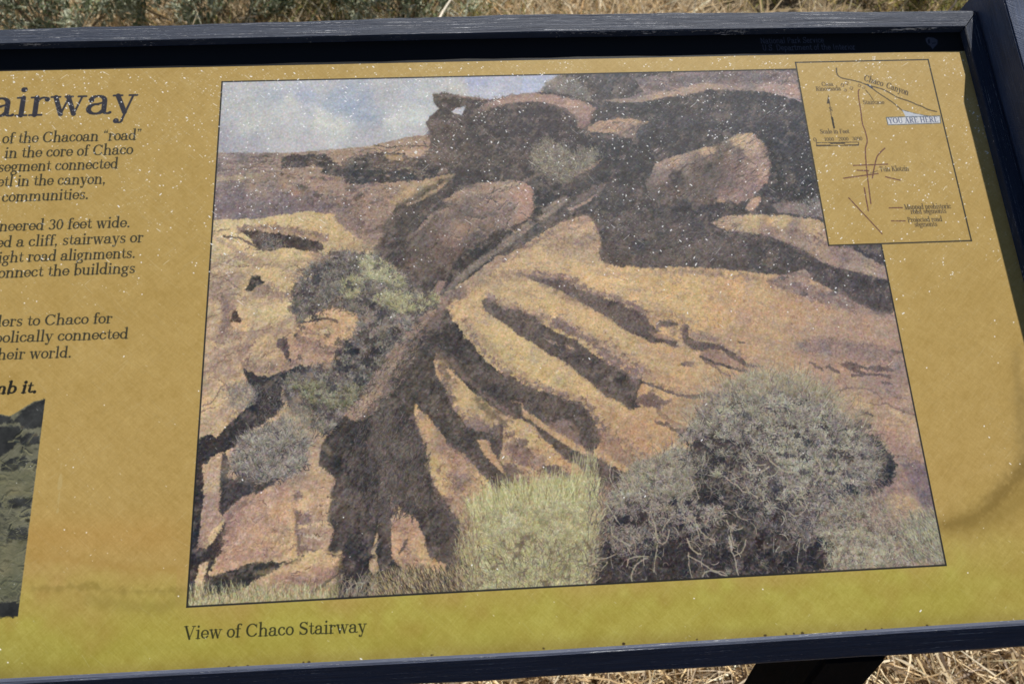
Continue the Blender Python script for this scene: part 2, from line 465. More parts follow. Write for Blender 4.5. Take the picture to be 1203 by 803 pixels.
# left hand slickrock
fill([(277, 266), (300, 265), (340, 266), (385, 275), (388, 282), (375, 286), (290, 272), (279, 274)], (152, 128, 104), a=.8, soft=3)
fill([(280, 270), (292, 271), (320, 274), (345, 277), (375, 284), (381, 292), (372, 296), (352, 293), (330, 291), (318, 294), (303, 294), (298, 286), (292, 278)], (64, 57, 58))
line([(262, 277), (278, 279), (290, 284), (300, 290)], (105, 90, 82), 1.3)
strokes([(306, 278), (328, 280), (332, 292), (306, 295)], 120, [(120, 115, 112), (140, 133, 125)], L=(3, 7), wt=.5)
blob(283, 298, 3, 3, (120, 105, 95)); fill([(346, 315), (354, 315), (362, 313), (358, 318), (350, 318)], (105, 90, 84), rough=1)
fill([(300, 334), (315, 335), (322, 342), (315, 347), (296, 345)], (138, 118, 104), a=.7, soft=3)
fill([(296, 323), (305, 325), (311, 331), (303, 334), (293, 342), (287, 341), (291, 334)], (60, 57, 57), rough=2)
fill([(258, 345), (275, 343), (279, 362), (262, 373)], (138, 117, 108), a=.7, soft=5)
fill([(277, 361), (281, 372), (283, 376), (280, 379), (270, 377), (272, 369)], (62, 54, 56), rough=1.5)
line([(269, 378), (262, 388), (258, 398)], (120, 100, 92), 2.2, a=.7)
for ln in ([(234, 442), (262, 420), (285, 410), (297, 403), (300, 395), (297, 388)], [(248, 398), (275, 392), (300, 388), (322, 384)],
           [(238, 331), (262, 324), (275, 320)], [(255, 345), (272, 338)], [(283, 351), (288, 348)], [(300, 388), (315, 386), (318, 380)],
           [(312, 417), (322, 411)], [(236, 476), (250, 470), (262, 452), (270, 458)], [(240, 373), (252, 371)]):
    line(ln, (128, 104, 92), .9, a=.75, wob=.5)
blob(255, 410, 7, 4, (142, 118, 110), a=.6); blob(272, 440, 10, 5, (150, 128, 116), a=.5); blob(245, 485, 6, 5, (156, 130, 118), a=.6)
blob(240, 335, 9, 5, (142, 120, 110), a=.6); blob(305, 380, 14, 6, (160, 140, 112), a=.5); blob(300, 305, 10, 4, (166, 142, 114), a=.5)
fill([(289, 425), (300, 428), (320, 434), (345, 428), (350, 424), (330, 420), (310, 424), (296, 420)], (150, 126, 108), a=.6, soft=3)
fill([(376, 362), (400, 358), (423, 366), (421, 380), (410, 400), (398, 412), (385, 416), (372, 408), (360, 400), (343, 395), (349, 379)], (180, 148, 110), mott=9)
fill([(343, 392), (368, 398), (385, 412), (400, 410), (395, 420), (360, 424), (342, 418), (338, 400)], (165, 136, 110), mott=9)
fill([(350, 372), (370, 369), (384, 372), (382, 375), (360, 379), (350, 380)], (165, 148, 110), rough=1)
line([(349, 379), (365, 376.5), (384, 373), (396, 378)], (98, 82, 78), 1.5)
blob(384, 388, 8, 4, (160, 160, 118), a=.6)
line([(346, 387), (360, 391), (373, 392)], (130, 105, 95), 1.5, a=.7)
line([(372, 400), (384, 415), (396, 412), (405, 408)], (120, 100, 92), 1.6, a=.8)
fill([(326, 398), (335, 396), (340, 405), (339, 420), (345, 424), (340, 425), (335, 420), (333, 412), (325, 406)], (84, 72, 73), rough=1.5)

# bushes in the left gully
GUL = [(343, 345), (350, 325), (365, 312), (378, 300), (400, 292), (440, 300), (470, 318), (490, 340), (520, 345), (512, 362), (490, 378), (462, 412), (440, 440), (418, 468), (400, 492), (385, 510), (365, 505), (345, 485), (335, 470), (335, 450), (350, 432), (395, 424), (408, 405), (420, 378), (420, 366), (395, 360), (372, 366), (352, 378), (343, 365)]
fill(GUL, (104, 96, 92), mott=20, rough=10, soft=3)
for b in ((350, 345, 9, 12), (366, 352, 16, 8), (402, 425, 8, 14), (418, 440, 12, 10), (430, 357, 14, 8), (448, 402, 14, 12), (372, 482, 20, 9), (455, 300, 18, 10), (400, 310, 12, 8), (345, 447, 14, 10), (385, 305, 10, 8)):
    blob(*b, (66, 62, 64), a=.75, rough=10, soft=5)
GP = [(138, 132, 118), (118, 110, 104), (156, 148, 126), (100, 92, 92), (84, 78, 80)]
strokes(GUL, 2600, GP, L=(4, 11), spread=60, curl=50, wt=.45)
strokes([(420, 305), (445, 302), (470, 325), (480, 335), (455, 335), (430, 325)], 500, [(170, 165, 122), (158, 152, 116), (180, 176, 128)], L=(3, 9), wt=.5)
strokes([(400, 328), (418, 326), (425, 340), (410, 350), (398, 343)], 250, [(165, 160, 120), (172, 168, 122)], L=(3, 8), wt=.5)
strokes([(440, 345), (470, 340), (485, 352), (505, 345), (518, 350), (500, 362), (480, 372), (455, 362), (438, 355)], 700, [(172, 166, 120), (160, 154, 118), (184, 178, 124)], L=(3, 9), wt=.5)
strokes([(340, 450), (370, 448), (400, 455), (425, 450), (410, 480), (370, 475)], 600, [(142, 140, 98), (128, 126, 92), (150, 146, 108)], L=(3, 9), wt=.45)
strokes([(425, 360), (450, 368), (445, 395), (428, 400), (420, 385)], 260, [(130, 112, 104), (150, 132, 118)], L=(4, 9), wt=.45)

tufts(GUL, 150, 7, [(132, 126, 112), (118, 110, 104), (146, 138, 118)], [(64, 60, 62), (78, 72, 72)], k=24, wt=.9)
DEFER.append(lambda: gaps(GUL, 46, (3, 8), (74, 69, 70)))
DEFER.append(lambda: [blob(x_, y_, 5, 3.5, (150, 128, 108), a=.7, rough=9, soft=3) for x_, y_ in ((398, 352), (372, 300), (430, 375), (452, 385), (385, 430), (412, 400), (365, 440), (432, 412), (350, 470))])
tufts([(418, 305), (445, 302), (470, 325), (480, 335), (455, 335), (430, 325)], 26, 6, [(164, 160, 124), (174, 168, 130)], [(104, 98, 88)], k=26, wt=.9)
tufts([(402, 328), (418, 326), (425, 340), (410, 348)], 10, 6, [(166, 160, 120)], [(104, 98, 84)], k=26, wt=.9)
tufts([(440, 347), (470, 342), (485, 352), (505, 347), (518, 350), (500, 362), (480, 372), (455, 362)], 34, 6, [(168, 163, 122), (178, 172, 126), (154, 146, 118)], [(98, 92, 82)], k=26, wt=.9)
tufts([(342, 450), (370, 448), (400, 455), (425, 452), (410, 480), (370, 475)], 40, 6, [(138, 134, 104), (126, 120, 98)], [(72, 68, 62)], k=22, wt=.9)
# gully shadow at the far left and the stones under it
fill([(285, 431), (300, 440), (312, 442), (330, 437), (352, 428), (362, 432), (345, 445), (335, 452), (330, 462), (333, 475), (325, 485), (310, 496), (293, 507), (285, 517), (265, 530), (250, 536), (240, 545), (239, 560), (237, 582), (222, 582), (227, 520), (245, 509), (255, 513), (262, 505), (270, 495), (285, 482), (296, 468), (300, 460), (291, 450)], (50, 49, 54), mott=5)
strokes([(268, 455), (290, 450), (305, 458), (300, 475), (285, 482), (270, 478)], 420, [(132, 124, 112), (150, 140, 122), (110, 102, 98)], L=(4, 9), wt=.5)
strokes([(300, 455), (330, 455), (340, 470), (325, 492), (300, 500)], 260, [(90, 84, 84), (120, 112, 104)], L=(4, 9), wt=.4)
fill([(237, 545), (262, 534), (259, 560), (257, 580), (243, 582), (238, 565)], (164, 140, 115), mott=8)
fill([(261, 532), (268, 535), (267, 560), (264, 575), (257, 578), (259, 555)], (80, 73, 73))
fill([(268, 532), (300, 512), (330, 498), (350, 495), (375, 510), (380, 530), (385, 548), (400, 562), (395, 580), (345, 575), (300, 580), (268, 575)], (162, 138, 112), mott=10)
fill([(266, 575), (278, 560), (298, 553), (312, 560), (300, 570), (280, 580)], (76, 71, 72), rough=6)
BU = [(280, 515), (310, 500), (335, 492), (352, 502), (362, 522), (356, 545), (342, 560), (312, 567), (288, 565), (272, 550)]
fill(BU, (118, 110, 104), a=.8, mott=18, rough=10, soft=4)
blob(325, 534, 10, 6, (56, 53, 56), rough=5); blob(292, 560, 12, 6, (60, 57, 60), rough=5)
strokes(BU, 1500, [(142, 134, 122), (120, 112, 108), (160, 152, 134), (96, 90, 90)], L=(6, 15), base=(318, 580), spread=30, curl=60, wt=.45)
tufts(BU, 34, 9, [(148, 142, 126), (128, 120, 112), (160, 152, 134)], [(62, 58, 62), (84, 78, 78)], k=24, wt=.9)
blob(325, 534, 9, 5, (56, 53, 56), rough=5)
strokes([(330, 480), (365, 480), (380, 505), (350, 520), (335, 500)], 380, [(160, 145, 118), (140, 128, 110)], L=(6, 13), spread=40, wt=.4)
blob(370, 506, 8, 5, (178, 150, 114), rough=2, soft=2)
fill([(224, 575), (241, 580), (237, 600), (233, 640), (243, 645), (236, 670), (226, 712), (214, 712)], (54, 51, 56), mott=9)
fill([(240, 578), (259, 580), (256, 605), (264, 607), (247, 640), (231, 643), (236, 610)], (160, 134, 115), mott=9)
fill([(262, 560), (300, 570), (330, 560), (285, 595), (266, 612), (256, 600)], (66, 62, 66), rough=4)
fill([(262, 604), (285, 582), (335, 570), (347, 575), (346, 600), (348, 640), (351, 655), (335, 661), (315, 657), (295, 660), (275, 670), (246, 676), (255, 655), (262, 640)], None, mott=8, st=ST_D, sta=4, fld=[(275, 620, (164, 136, 116)), (300, 600, (170, 140, 116)), (335, 600, (178, 145, 110)), (340, 640, (190, 160, 112)), (300, 650, (178, 146, 114)), (260, 668, (172, 138, 112)), (325, 575, (174, 144, 116))])
fill([(266, 608), (262, 616), (252, 631), (246, 641), (244, 632), (250, 620)], (190, 166, 120), rough=1)
fill([(264, 612), (262, 640), (253, 657), (245, 674), (240, 702), (226, 695), (230, 660), (240, 646), (247, 640), (256, 627)], (58, 53, 56))
fill([(234, 662), (245, 658), (241, 676), (236, 702), (227, 698), (229, 680)], (184, 160, 120), rough=1.5)
fill([(246, 677), (275, 668), (295, 660), (315, 659), (335, 660), (320, 671), (300, 681), (285, 691), (265, 697), (245, 697), (238, 690)], (58, 54, 53))
fill([(345, 560), (405, 555), (386, 575), (383, 612), (393, 613), (390, 625), (385, 632), (382, 650), (349, 652)], (170, 142, 114), mott=10)
blob(356, 607, 9, 8, (118, 100, 100), a=.7); blob(349, 582, 6, 6, (120, 102, 98), a=.8); blob(358, 643, 5, 3, (92, 76, 76)); blob(365, 637, 16, 10, (148, 122, 108), a=.5)
line([(356, 628), (368, 629), (375, 633), (380, 627)], (185, 170, 140), 1.2)
line([(350, 618), (372, 616), (390, 612)], (190, 162, 118), 2.2, a=.8)
fill([(350, 655), (357, 650), (375, 645), (401, 648), (402, 660), (398, 672), (380, 686), (366, 695), (350, 699), (300, 702), (258, 706), (290, 688), (320, 672), (335, 662)], None, mott=8, fld=[(365, 652, (188, 160, 114)), (375, 668, (166, 130, 108)), (340, 680, (168, 134, 108)), (395, 655, (186, 156, 110)), (300, 695, (172, 148, 112)), (360, 690, (174, 142, 112))])
line([(366, 694), (385, 682), (399, 670)], (88, 74, 70), 1.4, a=.7)
GR = [(222, 700), (260, 700), (330, 697), (398, 694), (398, 712), (220, 716)]
fill(GR, (160, 148, 108), a=.8, soft=4, rough=8)
strokes([(222, 690), (398, 690), (398, 712), (220, 716)], 900, [(182, 172, 122), (150, 142, 104), (165, 165, 125), (120, 108, 84)], L=(4, 13), spread=14, curl=25, wt=.5)

# upper dark cliffs
DARK1 = [(655, 90), (690, 80), (1000, 76), (1070, 290), (1050, 368), (1040, 372), (1000, 352), (950, 326), (900, 321), (840, 315), (800, 313), (760, 314), (745, 313), (722, 312), (707, 306), (703, 295), (706, 285), (702, 270), (697, 260), (690, 252), (680, 254), (655, 262), (628, 276), (600, 297), (584, 300), (560, 320), (515, 348), (498, 345), (478, 330), (462, 312), (445, 300), (437, 290), (450, 282), (456, 262), (465, 240), (478, 242), (500, 233), (520, 220), (535, 204), (505, 190), (495, 184), (503, 178), (507, 160), (500, 143), (505, 137), (516, 127), (510, 121), (508, 111), (522, 108), (532, 111), (574, 117), (600, 112), (640, 107)]
fill(DARK1, None, mott=7, rough=2.5, fringe=3, st=ST_D, sta=3, red=2, fld=[
    (515, 115, (66, 60, 60)), (525, 150, (84, 74, 72)), (530, 180, (84, 75, 72)), (570, 150, (62, 58, 62)), (620, 150, (62, 58, 64)), (650, 140, (66, 60, 66)),
    (560, 200, (66, 62, 64)), (620, 195, (64, 60, 62)), (470, 265, (72, 67, 67)), (490, 300, (76, 70, 68)), (520, 320, (74, 67, 67)), (560, 290, (62, 59, 62)),
    (640, 240, (56, 56, 60)), (720, 125, (66, 64, 70)), (760, 140, (62, 61, 66)), (800, 130, (64, 62, 68)), (880, 125, (62, 62, 70)), (920, 150, (58, 59, 68)),
    (940, 210, (52, 54, 62)), (990, 250, (70, 66, 72)), (730, 175, (56, 56, 62)), (760, 210, (70, 66, 68)), (720, 230, (66, 64, 68)), (740, 270, (80, 73, 73)), (780, 290, (82, 75, 74)),
    (850, 290, (80, 73, 74)), (900, 300, (74, 68, 70)), (950, 310, (78, 71, 74)), (1020, 345, (78, 71, 74)), (720, 300, (84, 74, 72)), (820, 245, (62, 60, 66)), (1030, 300, (66, 64, 72))])
fill([(529, 131), (537, 126), (546, 124), (546, 129), (541, 136), (534, 134)], (176, 180, 184), rough=1, mott=2)
fill([(525, 113), (532, 111), (556, 113), (574, 117), (565, 119), (545, 115)], (140, 118, 104), a=.7, rough=1.5)
fill([(552, 130), (562, 126), (575, 119), (600, 112), (625, 109), (650, 111), (672, 115), (688, 120), (701, 127), (693, 140), (686, 152), (679, 150), (676, 137), (664, 127), (645, 122), (620, 119), (600, 121), (575, 127), (560, 134)], None, rough=5, soft=2.5, mott=9, st=ST_R, sta=4, fld=[(600, 116, (160, 134, 118)), (640, 114, (158, 132, 116)), (672, 122, (160, 132, 114)), (690, 132, (152, 124, 112)), (682, 146, (134, 110, 104)), (562, 130, (112, 98, 92))])
fill([(632, 108), (640, 98), (655, 88), (675, 92), (690, 103), (698, 120), (690, 118), (672, 112), (650, 108)], (118, 111, 104), mott=14, rough=8)
fill([(688, 86), (757, 84), (742, 105), (724, 114), (706, 118), (698, 118), (690, 102), (680, 92)], (70, 68, 74), mott=10, st=ST_D, sta=8)
fill([(745, 92), (800, 84), (936, 82), (942, 118), (900, 107), (850, 105), (828, 104), (800, 111), (760, 118), (735, 116), (755, 108)], (122, 108, 106), mott=10, st=ST_H, sta=6, rough=5)
for b in ((768, 103, 12, 4), (795, 95, 10, 5), (860, 90, 14, 4), (830, 92, 12, 3), (905, 90, 12, 3), (780, 88, 10, 3)):
    blob(*b, (88, 81, 84), a=.7)
fill([(705, 119), (722, 116), (745, 116), (760, 111), (800, 103), (825, 97), (838, 98), (870, 101), (900, 96), (936, 99), (941, 117), (925, 114), (900, 108), (860, 106), (830, 105), (812, 111), (780, 114), (750, 121), (720, 120)], None, rough=2.5, mott=8, fld=[(720, 118, (142, 126, 112)), (780, 111, (158, 138, 120)), (825, 101, (160, 138, 118)), (870, 103, (138, 124, 116)), (920, 103, (158, 136, 124)), (935, 110, (160, 134, 122))])
line([(912, 108), (925, 113), (941, 119)], (150, 140, 138), 1.2)
fill([(689, 154), (692, 147), (703, 142), (725, 139), (745, 139), (764, 143), (753, 148), (748, 154), (745, 162), (735, 161), (716, 157), (700, 155)], (172, 143, 116), rough=2, mott=8, st=ST_H, sta=5)
blob(700, 136, 8, 5, (82, 76, 78), a=.7)
fill([(765, 204), (768, 192), (782, 186), (810, 178), (840, 170), (865, 158), (884, 155), (893, 163), (903, 175), (905, 200), (901, 215), (888, 226), (884, 233), (866, 239), (853, 233), (840, 240), (790, 243), (764, 236), (757, 215)], None, mott=8, rough=2.5, st=ST_D, sta=4, fld=[
    (775, 195, (160, 138, 120)), (800, 188, (164, 142, 120)), (830, 178, (176, 150, 120)), (870, 163, (190, 164, 126)), (885, 170, (176, 150, 126)), (897, 195, (164, 138, 122)),
    (885, 215, (140, 116, 108)), (868, 228, (140, 116, 106)), (850, 215, (112, 96, 92)), (830, 200, (84, 76, 76)), (845, 185, (88, 80, 78)), (800, 215, (82, 75, 75)), (780, 232, (82, 75, 75)), (780, 205, (140, 118, 106)), (815, 230, (84, 76, 76)), (862, 190, (112, 96, 92)), (790, 207, (92, 82, 80))])
line([(786, 207), (800, 198), (815, 190), (840, 181), (862, 173)], (78, 70, 72), 1.6, a=.7, wob=.8)
line([(868, 176), (874, 186), (888, 192)], (100, 84, 84), 1.0, a=.8); line([(893, 185), (903, 182)], (90, 78, 80), 1.0, a=.8)
strokes([(855, 180), (900, 175), (900, 215), (870, 235), (850, 220)], 260, [(165, 140, 122), (110, 94, 92)], L=(4, 10), ang=-50, spread=25, wt=.4)
fill([(840, 236), (845, 231), (852, 231), (856, 234), (850, 238)], (158, 134, 114), rough=1)
fill([(874, 245), (884, 232), (893, 230), (894, 236), (885, 247), (878, 248)], (166, 138, 116), rough=1.5)
blob(731, 184, 4, 3, (140, 118, 108)); blob(608, 184, 10, 2, (118, 104, 98), a=.8)
fill([(668, 204), (690, 192), (708, 187), (700, 196), (676, 208)], (152, 124, 108), rough=3)
fill([(905, 240), (920, 237), (938, 238), (950, 243), (966, 232), (969, 256), (940, 252), (915, 250)], (128, 114, 108), rough=6, mott=14)
strokes([(930, 240), (966, 230), (970, 256), (940, 256)], 260, [(142, 138, 128), (110, 104, 104)], L=(3, 9), wt=.5)
TB = [(622, 180), (640, 163), (662, 170), (672, 180), (700, 172), (708, 182), (700, 192), (680, 205), (660, 216), (640, 205), (625, 196)]
fill(TB, (104, 96, 90), a=.8, mott=20, rough=10, soft=4)
strokes(TB, 900, [(150, 144, 118), (132, 124, 106), (160, 150, 126), (106, 98, 92)], L=(4, 10), spread=70, wt=.45)
fill([(600, 215), (640, 200), (670, 205), (650, 220), (612, 232), (600, 228)], (88, 80, 78), a=.6, rough=8)
line([(600, 220), (618, 210), (634, 204)], (140, 122, 108), 2.0, a=.7, wob=1)
# middle boulder
fill([(508, 250), (516, 244), (530, 246), (560, 262), (600, 266), (612, 262), (600, 280), (565, 308), (540, 326), (520, 342), (500, 346), (482, 336), (470, 318), (466, 302), (474, 288), (492, 270)], None, rough=4, soft=3, mott=11, st=ST_D, sta=6, fringe=3, fld=[
    (500, 262, (112, 98, 90)), (485, 290, (98, 86, 81)), (500, 300, (92, 80, 76)), (520, 300, (104, 88, 82)), (505, 325, (84, 75, 73)), (540, 300, (96, 82, 78)), (555, 292, (62, 58, 60)), (585, 275, (66, 61, 62)), (530, 325, (66, 60, 62)), (545, 312, (92, 76, 74)), (570, 300, (86, 74, 72))])
fill([(519, 235), (530, 229), (545, 220), (560, 214), (585, 213), (610, 211), (624, 218), (628, 232), (626, 250), (612, 262), (598, 268), (590, 275), (575, 283), (560, 290), (548, 284), (540, 288), (533, 292), (520, 288), (513, 272), (518, 264), (512, 247), (530, 243), (524, 240)], None, mott=9, rough=4, st=ST_R, sta=6, fld=[
    (530, 234, (152, 130, 108)), (560, 220, (148, 128, 108)), (600, 218, (158, 138, 118)), (618, 230, (166, 132, 112)), (618, 250, (158, 126, 108)), (560, 235, (132, 116, 104)), (540, 250, (118, 104, 96)),
    (545, 266, (150, 126, 106)), (520, 272, (118, 104, 96)), (525, 285, (130, 110, 98)), (575, 262, (146, 124, 106)), (590, 262, (130, 112, 102)), (560, 282, (80, 74, 74)), (585, 280, (84, 76, 75)), (600, 240, (150, 130, 116)), (605, 262, (128, 108, 98))])
line([(522, 238), (545, 243), (560, 245), (580, 252)], (100, 90, 88), 1.5, a=.7, wob=1); line([(565, 255), (580, 250), (600, 238)], (84, 78, 80), 2.0, a=.6, wob=1)
blob(556, 219, 9, 3, (92, 86, 84), a=.7)
fill([(555, 290), (580, 272), (605, 268), (628, 252), (640, 236), (634, 250), (600, 285), (560, 318), (535, 330), (520, 330), (540, 300)], (58, 55, 57), a=.85, rough=4, soft=4)
line([(507, 252), (500, 262), (490, 271), (478, 281)], (136, 118, 104), 2.0, wob=.5)
line([(492, 275), (484, 287)], (120, 106, 96), 1.5); blob(466, 293, 5, 4, (100, 90, 86), a=.7); blob(458, 256, 4, 6, (140, 120, 106), a=.7)
fill([(508, 342), (514, 329), (524, 329), (521, 340), (512, 348)], (150, 124, 108), rough=2)
# ledge by the groove
fill([(664, 230), (669, 234), (652, 250), (627, 266), (602, 286), (584, 298), (560, 315), (535, 335), (520, 346), (535, 325), (562, 303), (583, 290), (602, 273), (625, 255), (645, 239)], (134, 120, 106), rough=4, soft=3, mott=14)
speck([(660, 234), (630, 256), (600, 278), (565, 306)], 3, (104, 93, 88), .7)
brush([(655, 236), (625, 258), (590, 285)], (156, 138, 118), 1.6, .6)
fill([(668, 234), (703, 240), (690, 251), (672, 256), (655, 263), (640, 272), (612, 290), (592, 300), (583, 301), (600, 287), (628, 266), (652, 250)], (84, 78, 78), rough=3, mott=10)
fill([(666, 246), (680, 230), (696, 218), (716, 214), (704, 228), (684, 243), (672, 248)], (104, 92, 88), rough=2.5)
line([(669, 246), (680, 241), (690, 236), (701, 229)], (156, 134, 118), 1.3)
line([(640, 218), (655, 226), (668, 212), (690, 205)], (110, 98, 94), 1.8, a=.6, wob=1)
fill([(666, 252), (680, 249), (700, 246), (706, 252), (690, 254), (680, 256)], (56, 54, 60), a=.8, rough=3)
strokes([(700, 240), (860, 245), (900, 300), (720, 300)], 900, [(96, 88, 88), (70, 64, 66), (104, 96, 94)], L=(5, 16), ang=160, spread=25, curl=20, wt=.28)
strokes([(680, 140), (940, 120), (960, 230), (700, 230)], 900, [(84, 82, 90), (50, 50, 56)], L=(5, 16), ang=150, spread=12, curl=8, wt=.25)
blob(755, 288, 16, 8, (62, 61, 66), a=.6, rough=10)
# slope head
fill([(655, 262), (680, 254), (690, 252), (698, 262), (703, 275), (706, 285), (702, 297), (685, 295), (665, 285), (655, 275)], (172, 146, 116), a=.8, soft=6, mott=14)
for b in ((683, 262, 8, 2.5), (690, 278, 8, 3), (680, 286, 6, 2), (672, 268, 6, 2), (648, 274, 5, 2)):
    blob(*b, (130, 112, 108), a=.55, rough=5, soft=3)
# pale bench on the right and the broken edge below it
fill([(834, 262), (850, 254), (880, 251), (920, 252), (958, 257), (975, 266), (982, 290), (1000, 292), (1022, 304), (1046, 314), (1052, 332), (1032, 327), (1000, 318), (980, 313), (965, 308), (948, 295), (928, 287), (900, 276), (870, 272), (850, 270)], None, rough=3, soft=2.5, mott=8, st=ST_R, sta=5, fld=[
    (850, 260, (170, 146, 118)), (880, 257, (184, 160, 116)), (920, 260, (186, 162, 116)), (955, 265, (180, 154, 114)), (900, 271, (152, 128, 112)), (930, 270, (140, 122, 112)), (960, 285, (162, 138, 118)), (990, 300, (140, 122, 114)), (1020, 312, (160, 142, 122)), (1040, 322, (156, 136, 122)), (975, 275, (168, 142, 116))])
fill([(905, 327), (925, 320), (945, 317), (955, 322), (950, 333), (985, 342), (1003, 352), (1025, 363), (1050, 368), (1052, 376), (1000, 366), (950, 350), (915, 338)], (142, 122, 112), a=.85, soft=5, rough=7, mott=10)
for b in ((935, 334, 6, 2.5), (945, 345, 5, 2.5), (966, 346, 5, 3), (978, 345, 5, 3.5), (920, 326, 7, 2)):
    blob(*b, (98, 88, 92), a=.8, rough=3, soft=2)
line([(935, 320), (945, 318), (950, 324)], (158, 140, 126), 1.8, a=.7)

# ---- the steps: shadowed grooves
SH = dict(mott=9, rough=2.2, soft=2.0, red=2, fringe=4.5)
fill([(604, 320), (622, 322), (640, 325), (663, 327), (672, 333), (686, 343), (700, 345), (712, 352), (728, 354), (740, 362), (754, 366), (762, 378), (768, 385), (777, 388), (768, 393), (780, 397), (797, 401), (797, 408), (780, 403), (765, 403), (754, 396), (736, 388), (720, 376), (700, 365), (680, 353), (660, 343), (640, 334), (625, 328)], (92, 80, 77), st=ST_D, sta=5, **SH)
fill([(760, 388), (775, 391), (790, 396), (797, 400), (770, 398)], (140, 116, 100), a=.8, rough=2)
fill([(774, 375), (790, 377), (799, 381), (782, 384), (773, 382)], (86, 75, 74), **SH)
fill([(803, 379), (809, 382), (806, 394), (818, 400), (832, 402), (847, 405), (861, 413), (869, 420), (880, 427), (896, 430), (880, 430), (869, 428), (858, 420), (848, 411), (835, 409), (825, 413), (812, 409), (803, 402), (800, 392)], (86, 75, 74), **SH)
fill([(812, 388), (830, 390), (845, 398), (835, 402), (815, 398)], (142, 122, 108), a=.7, rough=5)
fill([(822, 414), (838, 410), (852, 414), (866, 424), (876, 436), (862, 432), (845, 430), (828, 420)], (140, 116, 102), a=.9, mott=12)
line([(822, 417), (835, 424), (855, 430), (876, 436)], (84, 74, 74), 1.6, wob=.6)
fill([(799, 427), (806, 424), (815, 426), (812, 430), (803, 431)], (100, 88, 84), **SH)
line([(828, 424), (842, 432), (850, 438), (858, 440)], (110, 94, 90), 1.4, a=.8, wob=.5)
line([(866, 401), (874, 403)], (96, 84, 82), 1.3)
G2 = [(565, 352), (575, 349), (590, 361), (615, 365), (628, 372), (640, 383), (655, 391), (680, 400), (692, 412), (705, 421), (722, 430), (740, 440), (757, 447), (750, 456), (748, 463), (751, 477), (741, 482), (726, 471), (712, 465), (700, 455), (683, 441), (670, 428), (655, 420), (640, 412), (625, 401), (610, 395), (600, 385), (585, 375), (571, 365)]
fill(G2, (86, 76, 73), st=ST_D, sta=5, **SH)
fill([(651, 377), (665, 380), (678, 391), (682, 397), (672, 394), (660, 387), (650, 382)], (100, 88, 83), a=.85, **SH)
fill([(664, 405), (672, 407), (677, 413), (668, 410)], (150, 130, 106), rough=1.5); fill([(638, 397), (650, 400), (662, 406), (650, 404)], (138, 120, 104), rough=1.5)
for b in ((650, 412, 9, 6), (742, 472, 7, 8), (697, 432, 4, 5), (712, 438, 5, 4), (675, 427, 5, 4), (627, 395, 8, 4), (730, 446, 10, 4)):
    blob(*b, (62, 57, 58), a=.8, rough=4, soft=3)
blob(718, 444, 2.5, 2, (150, 132, 112), a=.9, rough=1)
line([(756, 448), (775, 455), (790, 461), (808, 465), (835, 466)], (104, 90, 84), 1.6, wob=.4); line([(812, 464), (835, 463), (842, 467)], (92, 82, 80), 2.4)
fill([(748, 467), (757, 461), (766, 460), (777, 469), (788, 470), (774, 479), (757, 476), (746, 472)], (112, 92, 84), **SH)
line([(772, 480), (786, 492), (800, 502), (812, 508)], (124, 102, 92), 3.2, a=.55, wob=.6)
line([(771, 494), (782, 499), (795, 505), (815, 512)], (100, 84, 80), 2.4, a=.8, wob=.8)
line([(700, 470), (725, 488), (750, 500), (765, 512)], (150, 124, 104), 2.4, a=.55, wob=1); line([(741, 498), (752, 504)], (180, 170, 160), .8)

DM = [(476, 408), (490, 388), (505, 371), (525, 361), (533, 376), (546, 396), (560, 411), (578, 430), (590, 437), (610, 447), (625, 456), (650, 462), (670, 469), (683, 472), (693, 484), (701, 498), (706, 508), (708, 518), (700, 524), (696, 534), (720, 548), (736, 556), (746, 570), (750, 586), (735, 592), (715, 582), (700, 574), (690, 561), (680, 546), (668, 541), (655, 531), (640, 516), (628, 501), (612, 491), (600, 490), (606, 500), (592, 520), (585, 540), (605, 563), (608, 576), (590, 590), (560, 600), (548, 625), (552, 650), (540, 668), (525, 700), (394, 708), (404, 672), (401, 655), (383, 650), (392, 622), (384, 612), (388, 580), (396, 562), (382, 552), (374, 545), (378, 520), (398, 495), (412, 480), (440, 455)]
fill(DM, None, mott=9, rough=3, soft=2, fringe=4, st=ST_D, sta=6, red=2, fld=[
    (510, 375, (72, 66, 66)), (530, 390, (66, 61, 62)), (550, 425, (80, 72, 69)), (590, 455, (84, 75, 71)), (640, 480, (88, 78, 73)), (680, 490, (84, 74, 71)), (700, 545, (82, 73, 70)), (730, 575, (70, 64, 64)),
    (480, 430, (82, 74, 71)), (500, 460, (78, 71, 68)), (475, 490, (60, 57, 59)), (470, 520, (92, 84, 79)), (455, 500, (94, 86, 80)), (460, 560, (96, 87, 81)), (490, 550, (70, 64, 63)), (500, 600, (78, 70, 68)),
    (420, 510, (54, 52, 55)), (400, 540, (66, 61, 61)), (430, 570, (54, 52, 56)), (400, 600, (76, 68, 66)), (420, 640, (52, 50, 55)), (450, 620, (70, 63, 64)), (510, 640, (72, 65, 63)), (410, 690, (58, 54, 56)), (590, 520, (88, 78, 74)), (535, 470, (70, 65, 64)), (530, 635, (76, 68, 66)), (448, 600, (84, 76, 74))])
strokes([(420, 500), (470, 480), (500, 540), (500, 600), (440, 620), (400, 560)], 1200, [(104, 94, 88), (62, 58, 60), (90, 80, 76)], L=(5, 16), ang=-65, spread=25, curl=30, wt=.35)
